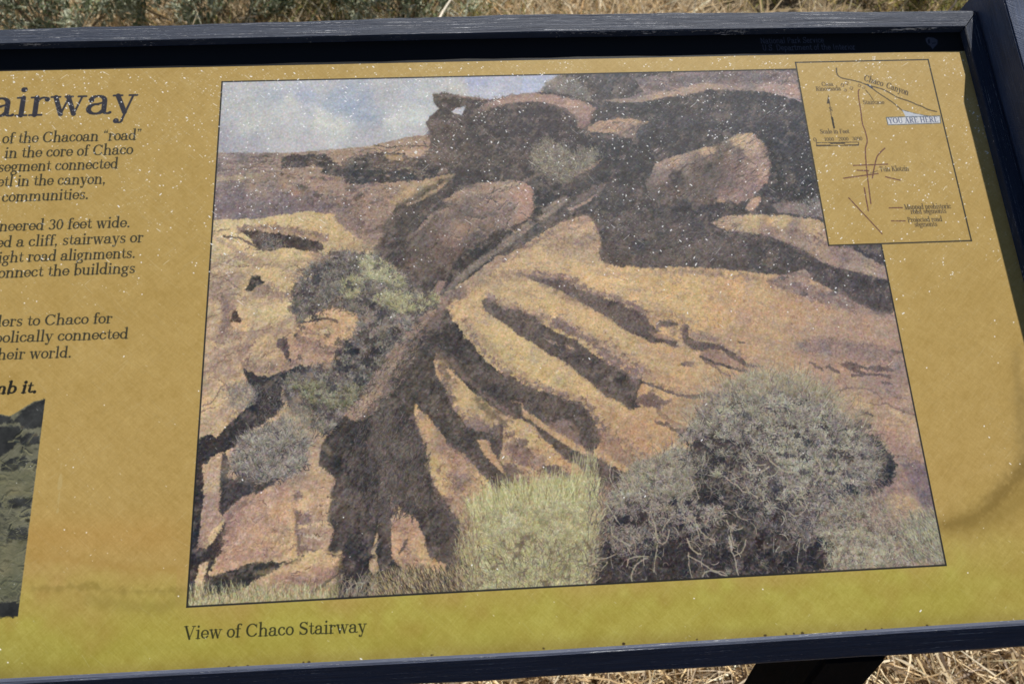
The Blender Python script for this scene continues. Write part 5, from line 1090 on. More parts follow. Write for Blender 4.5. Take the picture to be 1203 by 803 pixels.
O_ = AR(.47, .5, .38, .46, 0, 360)
G = {
    'a': (1.08, AR(.46, .70, .29, .25, 165, 0) + DT(.2, .73, .11) + LN(.75, .7, .75, .18) + AR(.9, .16, .15, .12, 180, 320, .15) + AR(.42, .28, .31, .25, 75, 330) + LN(.48, .54, .75, .62, TN)),
    'b': (1.08, LN(.24, 0.02, .24, 1.55) + SF(.15, 1.55, .12, .05) + AR(.57, .5, .36, .45, 0, 360)),
    'c': (.92, AR(.48, .5, .37, .45, 50, 325) + DT(.72, .76, .1)),
    'd': (1.12, LN(.82, 0.05, .82, 1.55) + SF(.75, 1.55, .17, .05) + SF(.88, .045, .05, .16) + AR(.47, .5, .36, .45, 0, 360)),
    'e': (.96, AR(.48, .5, .37, .45, 0, 325) + LN(.12, .5, .85, .5, TN)),
    'f': (.68, LN(.3, .05, .3, 1.25) + AR(.52, 1.25, .22, .25, 180, 40) + DT(.68, 1.4, .09) + SF(.3, .045, .22, .26) + LN(.06, .96, .6, .96, TN)),
    'g': (1.02, AR(.43, .64, .3, .31, 0, 360) + LN(.66, .86, .9, .98, TN) + DT(.9, .93, .07) + AR(.36, .22, .14, .13, 100, 260, .12) + LN(.36, .1, .72, .06, .16) + AR(.46, -.2, .37, .23, 60, -260, .17)),
    'h': (1.2, LN(.26, .05, .26, 1.55) + SF(.17, 1.55, .12, .05) + SF(.26, .045) + AR(.6, .62, .3, .33, 150, 0) + LN(.9, .62, .9, .05) + SF(.9, .045)),
    'i': (.58, LN(.28, .05, .28, .95) + SF(.2, .955, .15, .05) + SF(.28, .045) + DT(.27, 1.38, .13)),
    'j': (.55, LN(.32, -.2, .32, .95) + SF(.22, .955, .15, .05) + AR(.12, -.2, .2, .2, 0, -120) + DT(.3, 1.38, .13)),
    'k': (1.12, LN(.26, .05, .26, 1.55) + SF(.17, 1.55, .12, .05) + SF(.26, .045) + LN(.3, .42, .82, .93, TN) + LN(.48, .58, .88, .06, .17) + SF(.92, .045, .15, .15) + SF(.82, .955, .16, .16)),
    'l': (.58, LN(.28, .05, .28, 1.55) + SF(.2, 1.55, .15, .05) + SF(.28, .045)),
    'm': (1.78, LN(.26, .05, .26, .95) + SF(.17, .955, .13, .05) + SF(.26, .045) + AR(.57, .62, .28, .33, 150, 0) + LN(.85, .62, .85, .05) + SF(.85, .045) + AR(1.17, .62, .29, .33, 150, 0) + LN(1.46, .62, 1.46, .05) + SF(1.46, .045)),
    'n': (1.2, LN(.26, .05, .26, .95) + SF(.17, .955, .13, .05) + SF(.26, .045) + AR(.6, .62, .3, .33, 150, 0) + LN(.9, .62, .9, .05) + SF(.9, .045)),
    'o': (.96, O_),
    'p': (1.1, LN(.26, -.5, .26, .95) + SF(.17, .955, .13, .05) + SF(.26, -.5) + AR(.58, .5, .36, .45, 0, 360)),
    'r': (.84, LN(.26, .05, .26, .95) + SF(.17, .955, .13, .05) + SF(.28, .045, .24, .26) + AR(.56, .6, .28, .34, 160, 62, .14) + DT(.7, .84, .11)),
    's': (.84, AR(.42, .72, .25, .23, 30, 250, .15) + LN(.3, .56, .55, .44, .19) + AR(.42, .27, .27, .23, 70, -150, .16) + LN(.7, .96, .7, .72, .06) + LN(.13, .04, .13, .28, .06)),
    't': (.7, LN(.3, .28, .3, 1.28, ST, .12) + AR(.48, .26, .18, .2, 180, 330, .16) + LN(.06, .95, .58, .95, TN)),
    'u': (1.16, LN(.24, .95, .24, .35) + SF(.17, .955, .15, .05) + AR(.55, .35, .31, .3, 180, 335) + LN(.86, .95, .86, .05) + SF(.8, .955, .15, .05) + SF(.92, .045, .05, .15)),
    'v': (1.02, LN(.2, .95, .52, .05, .2) + LN(.52, .05, .82, .95, TN) + SF(.2, .955, .18, .18) + SF(.82, .955, .16, .16)),
    'w': (1.5, LN(.2, .95, .48, .05, .2) + LN(.48, .05, .76, .95, TN) + LN(.72, .95, 1.02, .05, .2) + LN(1.02, .05, 1.3, .95, TN) + SF(.2, .955, .18, .18) + SF(.76, .955, .16, .14) + SF(1.3, .955, .16, .16)),
    'y': (1.04, LN(.2, .95, .54, .08, .2) + LN(.84, .95, .46, -.3, TN, .1) + AR(.34, -.3, .13, .15, 0, -120, .1, .08) + DT(.22, -.36, .12) + SF(.2, .955, .18, .18) + SF(.84, .955, .16, .16)),
    'z': (.92, LN(.14, .95, .8, .95, TN) + LN(.76, .92, .16, .08, .18) + LN(.14, .045, .82, .045, TN) + LN(.15, .95, .13, .72, .06) + LN(.82, .05, .84, .3, .06)),
    'C': (1.45, AR(.74, .74, .6, .7, 42, 322, .24) + LN(1.24, 1.42, 1.24, 1.0, .07)),
    'S': (1.15, AR(.56, 1.07, .38, .34, 30, 250, .2) + LN(.36, .84, .76, .64, .24) + AR(.56, .4, .4, .36, 70, -155, .21) + LN(.98, 1.42, .98, 1.08, .07) + LN(.14, .04, .14, .4, .07)),
    'V': (1.4, LN(.22, 1.42, .7, .03, .23) + LN(.7, .03, 1.14, 1.42, TN) + SF(.22, 1.43, .2, .22) + SF(1.14, 1.43, .2, .2)),
    'M': (1.75, LN(.3, .05, .3, 1.4, .1) + LN(.3, 1.4, .85, .05, .22) + LN(.85, .05, 1.42, 1.4, .1) + LN(1.42, .05, 1.42, 1.4, .23) + SF(.3, .045) + SF(1.42, .045) + SF(.22, 1.43, .16, .1) + SF(1.5, 1.43, .1, .16)),
    'P': (1.25, LN(.32, .05, .32, 1.4) + SF(.32, .045) + SF(.2, 1.43, .1, .3) + AR(.62, 1.05, .42, .36, 90, -90) + LN(.32, 1.41, .62, 1.41, TN) + LN(.32, .69, .62, .69, TN)),
    'T': (1.3, LN(.65, .05, .65, 1.4) + SF(.65, .045) + LN(.12, 1.41, 1.18, 1.41, .1) + LN(.12, 1.42, .12, 1.1, .07) + LN(1.18, 1.42, 1.18, 1.1, .07)),
    'K': (1.45, LN(.32, .05, .32, 1.4) + SF(.32, .045) + SF(.32, 1.43) + LN(.36, .6, 1.1, 1.4, TN) + LN(.6, .84, 1.16, .05, .22) + SF(1.16, .045) + SF(1.08, 1.43)),
    'R': (1.4, LN(.32, .05, .32, 1.4) + SF(.32, .045) + AR(.62, 1.06, .4, .34, 90, -90) + LN(.2, 1.41, .62, 1.41, TN) + LN(.32, .72, .62, .72, TN) + LN(.66, .72, 1.1, .06, .22) + SF(1.18, .045, .1, .14)),
    'F': (1.2, LN(.32, .05, .32, 1.4) + SF(.32, .045) + LN(.15, 1.41, 1.05, 1.41, TN) + LN(1.05, 1.42, 1.05, 1.05, .07) + LN(.32, .75, .8, .75, TN)),
    'Y': (1.35, LN(.2, 1.42, .66, .7, .22) + LN(1.12, 1.42, .66, .7, TN) + LN(.66, .7, .66, .05) + SF(.66, .045) + SF(.2, 1.43, .18, .2) + SF(1.12, 1.43, .18, .18)),
    'O': (1.5, AR(.74, .73, .6, .7, 0, 360, .24)),
    'U': (1.45, LN(.34, 1.42, .34, .5) + AR(.74, .5, .4, .46, 180, 360, .2) + LN(1.14, 1.42, 1.14, .5, .1) + SF(.34, 1.43) + SF(1.14, 1.43)),
    'A': (1.4, LN(.7, 1.45, .25, .05, TN) + LN(.66, 1.4, 1.14, .05, .23) + LN(.4, .5, 1.0, .5, TN) + SF(.22, .045) + SF(1.16, .045)),
    'E': (1.25, LN(.32, .05, .32, 1.4) + LN(.15, 1.41, 1.08, 1.41, TN) + LN(.15, .045, 1.1, .045, TN) + LN(.32, .75, .8, .75, TN) + LN(1.08, 1.42, 1.08, 1.1, .07) + LN(1.12, .04, 1.12, .38, .07)),
    'H': (1.5, LN(.34, .05, .34, 1.4) + LN(1.16, .05, 1.16, 1.4) + LN(.34, .74, 1.16, .74, TN) + SF(.34, .045) + SF(1.16, .045) + SF(.34, 1.43) + SF(1.16, 1.43)),
    'D': (1.45, LN(.34, .05, .34, 1.4) + AR(.62, .73, .66, .69, 90, -90, .22) + LN(.34, 1.41, .62, 1.41, TN) + LN(.34, .05, .62, .05, TN)),
    'I': (.75, LN(.37, .05, .37, 1.4) + SF(.37, .045) + SF(.37, 1.43)),
    'N': (1.5, LN(.32, .05, .32, 1.4, .1) + LN(.32, 1.4, 1.18, .05, .22) + LN(1.18, .05, 1.18, 1.4, .1) + SF(.32, .045) + SF(1.18, 1.43)),
    '0': (1.0, AR(.5, .7, .36, .68, 0, 360)), '1': (.8, LN(.42, .05, .42, 1.38) + SF(.42, .045) + LN(.2, 1.2, .42, 1.38, TN)),
    '2': (1.0, AR(.48, 1.02, .32, .36, 160, -40) + LN(.72, .8, .16, .08, .12) + LN(.16, .07, .84, .07, .14)),
    '3': (1.0, AR(.46, 1.06, .3, .32, 150, -90) + AR(.46, .4, .36, .36, 90, -150)),
    '.': (.5, DT(.22, .1, .13)), ',': (.5, DT(.22, .1, .13) + LN(.3, .05, .16, -.25, .08)),
    '“': (.75, DT(.2, 1.2, .11) + LN(.14, 1.25, .28, 1.5, .07) + DT(.5, 1.2, .11) + LN(.44, 1.25, .58, 1.5, .07)),
    '”': (.75, DT(.2, 1.45, .11) + LN(.28, 1.42, .14, 1.15, .07) + DT(.5, 1.45, .11) + LN(.58, 1.42, .44, 1.15, .07)),
    ' ': (.55, []),
}


def text(s, p0, p1, xh, col=INK, a=.9, sans=False, bold=1.0, slant=0.0, soft=1.0):
    """set a line of type between two measured baseline points; xh = x-height in photo pixels at that spot"""
    t0, t1 = T([p0, p1]); d = t1 - t0; Ln = np.hypot(*d); ex = d / Ln; ey = np.array([ex[1], -ex[0]])
    mid = ((p0[0] + p1[0]) / 2, (p0[1] + p1[1]) / 2)
    ts = T([mid, (mid[0], mid[1] - 10)]); sy = np.hypot(*(ts[1] - ts[0])) / 10 * xh
    tw = sum(G[c][0] for c in s); sx = Ln / tw
    x = 0
    caps = []
    for c in s:
        for (ax, ay, bx, by, r0, r1) in G[c][1]:
            if sans:
                if abs(r0 - .045) < 1e-6 and abs(ay - by) < 1e-6 and abs(ax - bx) < .5:
                    continue
                r0 = r1 = .07
            ax_, bx_ = (x + ax) * sx + slant * ay * sy, (x + bx) * sx + slant * by * sy
            P = t0 + ex * ax_ + ey * (ay * sy); Q = t0 + ex * bx_ + ey * (by * sy)
            rr = (sx + sy) / 2 * bold
            caps.append((P[0], P[1], Q[0], Q[1], r0 * rr, r1 * rr))
        x += G[c][0]
    caps = np.array(caps)
    x0 = max(int(min(caps[:, 0].min(), caps[:, 2].min()) - 6), 0); x1 = min(int(max(caps[:, 0].max(), caps[:, 2].max()) + 6), TW)
    y0 = max(int(min(caps[:, 1].min(), caps[:, 3].min()) - 6), 0); y1 = min(int(max(caps[:, 1].max(), caps[:, 3].max()) + 6), TH)
    cov = np.full((y1 - y0, x1 - x0), 9.0)
    for (ax, ay, bx, by, r0, r1) in caps:
        m = max(r0, r1) + 3
        cx0 = max(int(min(ax, bx) - m), x0); cx1 = min(int(max(ax, bx) + m) + 1, x1); cy0 = max(int(min(ay, by) - m), y0); cy1 = min(int(max(ay, by) + m) + 1, y1)
        if cx1 <= cx0 or cy1 <= cy0:
            continue
        X = np.arange(cx0, cx1)[None, :]; Y = np.arange(cy0, cy1)[:, None]
        ex_, ey_ = bx - ax, by - ay; LL = ex_ * ex_ + ey_ * ey_ + 1e-9
        tt = np.clip(((X - ax) * ex_ + (Y - ay) * ey_) / LL, 0, 1)
        dd = np.hypot(X - ax - tt * ex_, Y - ay - tt * ey_) - (r0 + (r1 - r0) * tt)
        v = cov[cy0 - y0:cy1 - y0, cx0 - x0:cx1 - x0]
        np.minimum(v, dd, out=v)
    m = np.clip(.5 - cov / (1.2 * soft), 0, 1) * a
    s_ = (slice(y0, y1), slice(x0, x1))
    img[s_] = img[s_] * (1 - m[..., None]) + np.array(col, float) * m[..., None]


BK = (50, 50, 44)
text("airway", (-15, 137.5), (160, 133.0), 22.5, (50, 51, 60), .95, bold=1.05)
for s, p0, p1 in (("of the Chacoan “road”", (2, 168.6), (166, 164.2)), ("in the core of Chaco", (4.5, 185.8), (156, 181.0)), ("segment connected", (-3, 202.0), (138.5, 197.8)),
                  ("etl in the canyon,", (-4, 219.2), (124, 215.6)), ("communities.", (1.5, 237.2), (104, 233.6)), ("neered 30 feet wide.", (-2, 271.6), (153, 266.6)),
                  ("ed a cliff, stairways or", (-5, 290.6), (168, 284.2)), ("ight road alignments.", (-3, 308.6), (159, 302.6)), ("onnect the buildings", (-3, 326.4), (158.5, 320.4)),
                  ("ders to Chaco for", (-9, 383.6), (131.5, 379.2)), ("bolically connected", (-8, 402.4), (150.5, 397.4)), ("heir world.", (-4, 422.2), (84, 419.4))):
    text(s, p0, p1, 8.4, BK, .9, bold=1.08)
text("mb it.", (-12, 462.6), (43, 460.6), 9.0, (38, 38, 36), .95, bold=1.55, slant=.12)
text("View of Chaco Stairway", (215, 750.2), (430.5, 741.8), 10.4, (42, 44, 34), .9, bold=.98)
MT = (70, 62, 52)
for s, p0, p1, h in (("Casa", (965.5, 101.3), (979, 100.9), 3.3), ("Rinconada", (958.5, 106.8), (988, 106.2), 3.5), ("Staircase", (1014, 122.6), (1039, 122.2), 3.4), ("Scale in Feet", (963.5, 157), (998, 156.6), 3.6),
                     ("0", (955.6, 166.2), (959.4, 166.1), 3.2), ("1000", (968.5, 165.6), (980, 165.4), 3.0), ("2000", (985, 165.3), (997, 165.1), 3.0), ("3000", (1001.3, 165.0), (1013.2, 164.8), 3.0),
                     ("Chaco", (1014.3, 94.6), (1036.8, 101.8), 5.0), ("Canyon", (1040.4, 103.2), (1066.5, 112.2), 5.0), ("Tsin Kletzin", (1033.6, 201.4), (1068, 200.6), 4.0),
                     ("Mapped prehistoric", (1062.6, 246), (1117.4, 244.7), 4.1), ("road segments", (1070, 251.2), (1112, 250.0), 3.9), ("Projected road", (1066.4, 261), (1107.2, 259.8), 4.0), ("segments", (1074.5, 266.2), (1101.3, 265.5), 3.9)):
    text(s, p0, p1, h, MT, .95, bold=1.12, soft=1.1)
MC = (84, 74, 58)
line([(982.5, 80), (982.6, 85), (985, 89.5), (990, 92), (1000, 94), (1010, 96.5), (1018, 99.5), (1027, 102), (1036, 104.5), (1043, 108), (1050, 112), (1056, 115), (1068, 119), (1077, 123), (1083, 125), (1090, 128.6), (1100, 131)], MC, .95)
line([(1022, 101.5), (1030, 108), (1048, 120), (1060, 130), (1065, 134)], MC, .85)
line([(1017, 106), (1022, 112), (1026, 118)], MC, .6)
RD = (104, 70, 62)
for ln in ([(1009.5, 105), (1008, 108), (1009, 118), (1011, 130), (1013, 145), (1016.5, 155), (1018.5, 165), (1017, 172), (1016.3, 177), (1018, 200), (1022.8, 238.8)],
           [(1039.3, 174), (1034, 179), (1029.9, 184.6), (1027, 196), (1024.7, 208.8)], [(1002.4, 194.3), (1042.5, 192.7)], [(1006.9, 199.9), (1020, 200.4)], [(991, 209.2), (1031.2, 203.7)], [(1015, 220.2), (1019.9, 247.7)],
           [(996.9, 232.3), (1036, 274.4)], [(1040, 207.5), (1057.4, 211.6)], [(1044.5, 244), (1059.6, 243.7)]):
    line(ln, RD, .8, smooth=len(ln) > 3)
line([(1021, 203.2), (1031, 200.6)], MC, .45, a=.8)
for k in range(4):
    line([(1047.0 + k * 4.4, 259.3), (1050.0 + k * 4.4, 259.2)], RD, .75)
fill([(1059.5, 129), (1074, 133), (1092, 136.8), (1064, 137.6)], (186, 190, 196), rough=.3, soft=1, mott=3, red=0)
line([(1059.5, 129), (1074, 133), (1092, 136.5)], (92, 98, 100), .4, smooth=False)
fill([(1041, 137.8), (1104, 136), (1105, 144.6), (1043, 146.6)], (200, 200, 200), rough=.2, soft=.9, mott=3, red=0)
line([(1041, 137.8), (1104, 136), (1105, 144.6), (1043, 146.6), (1041, 137.8)], (88, 98, 104), .55, smooth=False)
text("YOU ARE HERE", (1044, 145), (1102.5, 143.2), 4.4, (76, 84, 108), .95, bold=1.05)
fill([(973.3, 111), (975.2, 122), (971.2, 122)], MT, rough=.2, soft=.8, mott=0, red=0)
line([(974, 118), (977, 140)], MT, .4, smooth=False); line([(977.2, 138), (979.6, 150)], (46, 42, 38), 1.3, smooth=False)
text("N", (974, 130.6), (978.6, 130.4), 3.0, MT, .9, bold=1.2)
line([(958.8, 167.6), (1008.3, 166.8), (1008.5, 170.6), (959.3, 171.4), (958.6, 164)], MT, .5, smooth=False)
line([(959.5, 170.8), (975, 170.6)], MT, 1.0, smooth=False); line([(976, 168.4), (992, 168.2)], MT, 1.0, smooth=False); line([(992, 170.4), (1008, 170.2)], MT, .9, smooth=False)
for (x, y, r) in ((989.5, 100, 2), (994.5, 97.5, 2), (993, 106, 1.6), (1000, 103.5, 1.9), (1009.5, 100.5, 1.8), (1014.5, 102.8, 1.6)):
    line([(x - r, y + r * .4), (x - r * .4, y - r), (x + r, y - r * .4), (x + r * .4, y + r), (x - r, y + r * .4)], (96, 80, 62), .4, smooth=False)
line([(1019, 99.5), (1024, 103)], (60, 66, 80), 1.4)
HT = (165, 165, 176)
text("National Park Service", (893.3, 51.3), (968, 50.1), 4.6, HT, .5, sans=True, bold=1.15)
text("U.S. Department of the Interior", (895.4, 59.4), (1005.2, 58.2), 4.6, HT, .5, sans=True, bold=1.15)
fill([(1087, 45.5), (1090, 43.5), (1097, 44.2), (1101.6, 47), (1101.4, 52), (1098, 55.5), (1095.6, 58.6), (1093.4, 55), (1089.5, 52), (1087.6, 49)], HT, a=.42, rough=.5, soft=1, mott=8, red=0)
fill([(1090, 47), (1092, 45.6), (1092.5, 50.5), (1091, 52)], (22, 24, 32), a=.8, rough=.4, soft=.8, mott=0, red=0)
fill([(1094.5, 50.4), (1100, 49.8), (1099, 51.2), (1094.8, 52)], (22, 24, 32), a=.5, rough=.4, soft=.8, mott=0, red=0)

# ---- wear: fine scratches and bare glass fibres, their sun glints painted in as white flecks
def scratches_and_glints(n, Lr, wt, colr, regionf, ns=14, cross=.25, fat=False):
    u = rng.uniform(U0, U1, n * 3); v = rng.uniform(V0, V1, n * 3)
    keep = rng.random(n * 3) < regionf(u, v); u, v = u[keep][:n], v[keep][:n]; n = len(u)
    a = np.where(rng.random(n) < np.clip((.95 - u) / .9, .06, .94), -42.0, 40.0)
    a = np.where(rng.random(n) < cross, -a, a) + rng.normal(0, 7, n); a = np.radians(a)
    L = rng.uniform(*Lr, n) ** 1.0; t = np.linspace(0, 1, ns)[None, :]
    cv = np.radians(rng.normal(0, 6, n))[:, None] * t
    X = ((u - U0) * S)[:, None] + np.cumsum(np.cos(a[:, None] + cv) * (L / ns)[:, None], 1)
    Y = ((V1 - v) * S)[:, None] - np.cumsum(np.sin(a[:, None] + cv) * (L / ns)[:, None], 1)
    c = np.repeat((np.array([[1, 1, .98]]) * rng.uniform(*colr, (n, 1)))[:, None, :], ns, 1).reshape(-1, 3)
    w = np.repeat((wt * rng.uniform(.3, 1.3, n))[:, None], ns, 1)
    P_ = np.stack([X.ravel(), Y.ravel()], 1)
    for of in (((0, 0), (.9, 0), (0, .9), (.9, .9)) if fat else ((0, 0),)):
        splat(P_ + of, c, w.ravel())


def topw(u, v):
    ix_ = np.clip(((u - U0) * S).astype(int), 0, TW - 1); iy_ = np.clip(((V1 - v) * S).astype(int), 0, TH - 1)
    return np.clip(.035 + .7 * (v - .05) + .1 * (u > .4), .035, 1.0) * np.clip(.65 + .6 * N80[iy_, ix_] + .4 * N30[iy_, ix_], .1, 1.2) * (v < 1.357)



scratches_and_glints(24000, (10, 44), .10, (150, 215), lambda u, v: np.clip(.45 + .4 * v, .15, 1) * (v < 1.357))
scratches_and_glints(2600, (30, 100), .16, (165, 225), lambda u, v: np.clip(.35 + .3 * v, .12, 1) * (v < 1.357), ns=44, cross=.3)
scratches_and_glints(9000, (2, 7), .7, (200, 245), topw, ns=5)
scratches_and_glints(3200, (1.5, 4), 1.3, (240, 255), topw, ns=4)
scratches_and_glints(1900, (1.0, 2.6), 2.4, (252, 255), topw, ns=4, fat=True)
scratches_and_glints(420, (3.5, 7), 2.0, (250, 255), topw, ns=8, fat=True)
scratches_and_glints(200, (10, 26), 1.4, (235, 255), topw, ns=18, cross=.1)
# soft edge dirt beside the bottom and right rails
for _ in range(26):
    u = rng.uniform(-2.2, 2.2)
    blob_t = np.array([(u - U0) * S, (V1 + 1.183) * S]); r = rng.uniform(1.5, 3)
    an = np.linspace(0, 6.28, 8)[:-1]
    fill([(blob_t[0] + r * math.cos(q) * 1.3, blob_t[1] + r * math.sin(q)) for q in an], (58, 48, 38), a=.8, rough=1, soft=1, mott=0, red=0, space='tex')

img = np.clip(img, 4, 252)
alb = s2l(img) / KPRINT - .012
alb = np.clip(alb, .006, .92)
enc = np.where(alb <= .0031308, alb * 12.92, 1.055 * alb ** (1 / 2.4) - .055)
pix = np.ones((TH, TW, 4), np.float32); pix[..., :3] = enc[::-1]
print_img = bpy.data.images.new("board_print", TW, TH, alpha=False)
print_img.pixels.foreach_set(pix.ravel()); print_img.update(); print_img.pack()
del pix, enc, alb


# ------------------------------------------------------------------ materials
def new_mat(name):
    m = bpy.data.materials.new(name); m.use_nodes = True
    nt = m.node_tree; b = nt.nodes["Principled BSDF"]
    return m, nt, b


def nd(nt, t, **k):
    n = nt.nodes.new(t)
    for a, v in k.items():
        setattr(n, a, v)
    return n


def ramp(nt, fac, stops):
    r = nd(nt, "ShaderNodeValToRGB"); nt.links.new(fac, r.inputs[0])
    e = r.color_ramp.elements
    e[0].position, e[0].color = stops[0][0], (*stops[0][1], 1); e[1].position, e[1].color = stops[-1][0], (*stops[-1][1], 1)
    for p, c in stops[1:-1]:
        x = e.new(p); x.color = (*c, 1)
    return r.outputs[0]


def noise(nt, vec, scale, detail=4, rough=.6):
    n = nd(nt, "ShaderNodeTexNoise"); n.inputs["Scale"].default_value = scale; n.inputs["Detail"].default_value = detail; n.inputs["Roughness"].default_value = rough
    nt.links.new(vec, n.inputs["Vector"]); return n.outputs["Fac"]


def mapping(nt, vec, scale=(1, 1, 1), rot=(0, 0, 0)):
    m = nd(nt, "ShaderNodeMapping"); m.inputs["Scale"].default_value = scale; m.inputs["Rotation"].default_value = rot
    nt.links.new(vec, m.inputs["Vector"]); return m.outputs[0]


def mixc(nt, fac, a, b):
    m = nd(nt, "ShaderNodeMix", data_type='RGBA'); nt.links.new(fac, m.inputs[0])
    for s_, v in ((m.inputs[6], a), (m.inputs[7], b)):
        if isinstance(v, tuple):
            s_.default_value = (*v, 1)
        else:
            nt.links.new(v, s_)
    return m.outputs[2]


def math_(nt, op, a, b=None):
    m = nd(nt, "ShaderNodeMath", operation=op)
    for s_, v in ((m.inputs[0], a), (m.inputs[1], b)):
        if v is None:
            continue
        if isinstance(v, (int, float)):
            s_.default_value = v
        else:
            nt.links.new(v, s_)
    return m.outputs[0]


def bump(nt, h, strength, dist, bsdf):
    b = nd(nt, "ShaderNodeBump"); b.inputs["Strength"].default_value = strength; b.inputs["Distance"].default_value = dist
    nt.links.new(h, b.inputs["Height"]); nt.links.new(b.outputs[0], bsdf.inputs["Normal"])


# printed fibreglass face
m_print, nt, b = new_mat("printed_fibreglass")
tx = nd(nt, "ShaderNodeTexImage"); tx.image = print_img; tx.interpolation = 'Cubic'
uvn = nd(nt, "ShaderNodeUVMap"); nt.links.new(uvn.outputs[0], tx.inputs[0]); nt.links.new(tx.outputs[0], b.inputs["Base Color"])
b.inputs["Roughness"].default_value = .6; b.inputs["Specular IOR Level"].default_value = .22
tc = nd(nt, "ShaderNodeTexCoord")
sq = mapping(nt, uvn.outputs[0], (5.32, 2.77, 1))
f1 = noise(nt, mapping(nt, mapping(nt, sq, (1, 1, 1), (0, 0, .75)), (22, 260, 1)), 1.0, 2); f2 = noise(nt, mapping(nt, mapping(nt, sq, (1, 1, 1), (0, 0, -.75)), (22, 260, 1)), 1.0, 2)
bump(nt, math_(nt, 'ADD', f1, f2), .22, .0004, b)
m_back, nt, b = new_mat("fibreglass_edge"); b.inputs["Base Color"].default_value = (.25, .2, .1, 1); b.inputs["Roughness"].default_value = .6


def paint(name, base, chip, chip_amt=.62, edge=False, rough=.5, spec=.25):
    """old brushed dark paint, uv.x along the member and uv.y across it, in metres"""
    m, nt, b = new_mat(name)
    uv = nd(nt, "ShaderNodeUVMap").outputs[0]
    brush = noise(nt, mapping(nt, uv, (25, 700, 1), (0, 0, .04)), 1.0, 3, .6)
    tone = noise(nt, mapping(nt, uv, (14, 60, 1)), 1.0, 4, .6)
    c = mixc(nt, ramp(nt, tone, [(.3, (0, 0, 0)), (.7, (1, 1, 1))]), tuple(x * .72 for x in base), tuple(x * 1.3 for x in base))
    c = mixc(nt, ramp(nt, brush, [(.45, (0, 0, 0)), (.75, (.45, .45, .45))]), c, tuple(x * 1.9 for x in base))
    n1 = noise(nt, mapping(nt, uv, (160, 520, 1), (0, 0, .15)), 1.0, 5, .72)
    n2 = noise(nt, mapping(nt, uv, (11, 70, 1)), 1.0, 3, .6)
    f = math_(nt, 'ADD', n1, math_(nt, 'MULTIPLY', n2, 1.0))
    if edge:
        sep = nd(nt, "ShaderNodeSeparateXYZ"); nt.links.new(uv, sep.inputs[0])
        e = math_(nt, 'ABSOLUTE', math_(nt, 'SUBTRACT', sep.outputs[1], edge[0]))
        e = math_(nt, 'MULTIPLY', math_(nt, 'MAXIMUM', math_(nt, 'SUBTRACT', 1.0, math_(nt, 'DIVIDE', e, edge[1])), 0.0), edge[2])
        f = math_(nt, 'ADD', f, e)
    cm = ramp(nt, math_(nt, 'SUBTRACT', f, .5), [(chip_amt + .10, (0, 0, 0)), (chip_amt + .15, (1, 1, 1))])
    c = mixc(nt, cm, c, chip)
    # long hair scratches
    sc = noise(nt, mapping(nt, uv, (90, 2600, 1), (0, 0, .5)), 1.0, 2, .5); sc2 = noise(nt, mapping(nt, uv, (14, 20, 1)), 1.0, 2, .5)
    sm = math_(nt, 'MULTIPLY', ramp(nt, sc, [(.66, (0, 0, 0)), (.72, (.7, .7, .7))]), ramp(nt, sc2, [(.5, (0, 0, 0)), (.6, (1, 1, 1))]))
    c = mixc(nt, sm, c, chip)
    nt.links.new(c, b.inputs["Base Color"]); b.inputs["Roughness"].default_value = rough; b.inputs["Specular IOR Level"].default_value = spec
    dg = noise(nt, mapping(nt, mapping(nt, uv, (1, 1, 1), (0, 0, 1.05)), (60, 900, 1)), 1.0, 3, .6)
    dgm = ramp(nt, noise(nt, mapping(nt, uv, (9, 9, 1)), 1.0, 2, .5), [(.45, (0, 0, 0)), (.6, (1, 1, 1))])
    hgt = math_(nt, 'ADD', math_(nt, 'MULTIPLY', brush, .7), math_(nt, 'ADD', math_(nt, 'MULTIPLY', cm, .5), math_(nt, 'MULTIPLY', tone, .8)))
    hgt = math_(nt, 'ADD', hgt, math_(nt, 'MULTIPLY', dg, dgm))
    bump(nt, hgt, .75, .0013, b)
    return m


NAVY = (.024, .034, .060)
m_rail = paint("weathered_navy_paint", NAVY, (.62, .64, .68), .565, edge=(.0085, .004, .2), rough=.62)
m_rail_low = paint("navy_paint_brushed", (.036, .044, .072), (.55, .57, .60), .60, edge=(.0095, .003, .22), rough=.6)
m_beam = paint("navy_beam_paint", (.060, .076, .120), (.4, .43, .48), .68)
m_post = paint("dark_post_paint", (.004, .0045, .006), (.03, .03, .03), .9, rough=.9, spec=.03)

# ------------------------------------------------------------------ sign
col = scene.collection


def link(name, me, mat, parent=None, label=None):
    o = bpy.data.objects.new(name, me); col.objects.link(o)
    if mat is not None and not me.materials:
        me.materials.append(mat)
    if parent is not None:
        o.parent = parent
    if label:
        o["label"] = label
    return o


sign = bpy.data.objects.new("wayside_sign", None); col.objects.link(sign)
sign["label"] = "sloping gold trail sign in a dark blue frame, printed with a canyon photograph"
sign["category"] = "information sign"


def sheet(verts, faces, uvs=None, name="mesh"):
    me = bpy.data.meshes.new(name); me.from_pydata([tuple(map(float, v)) for v in verts], [], faces)
    if uvs is not None:
        ul = me.uv_layers.new(name="UVMap")
        for p in me.polygons:
            for li in p.loop_indices:
                ul.data[li].uv = uvs(p, me.loops[li].vertex_index, li)
    me.update()
    return me


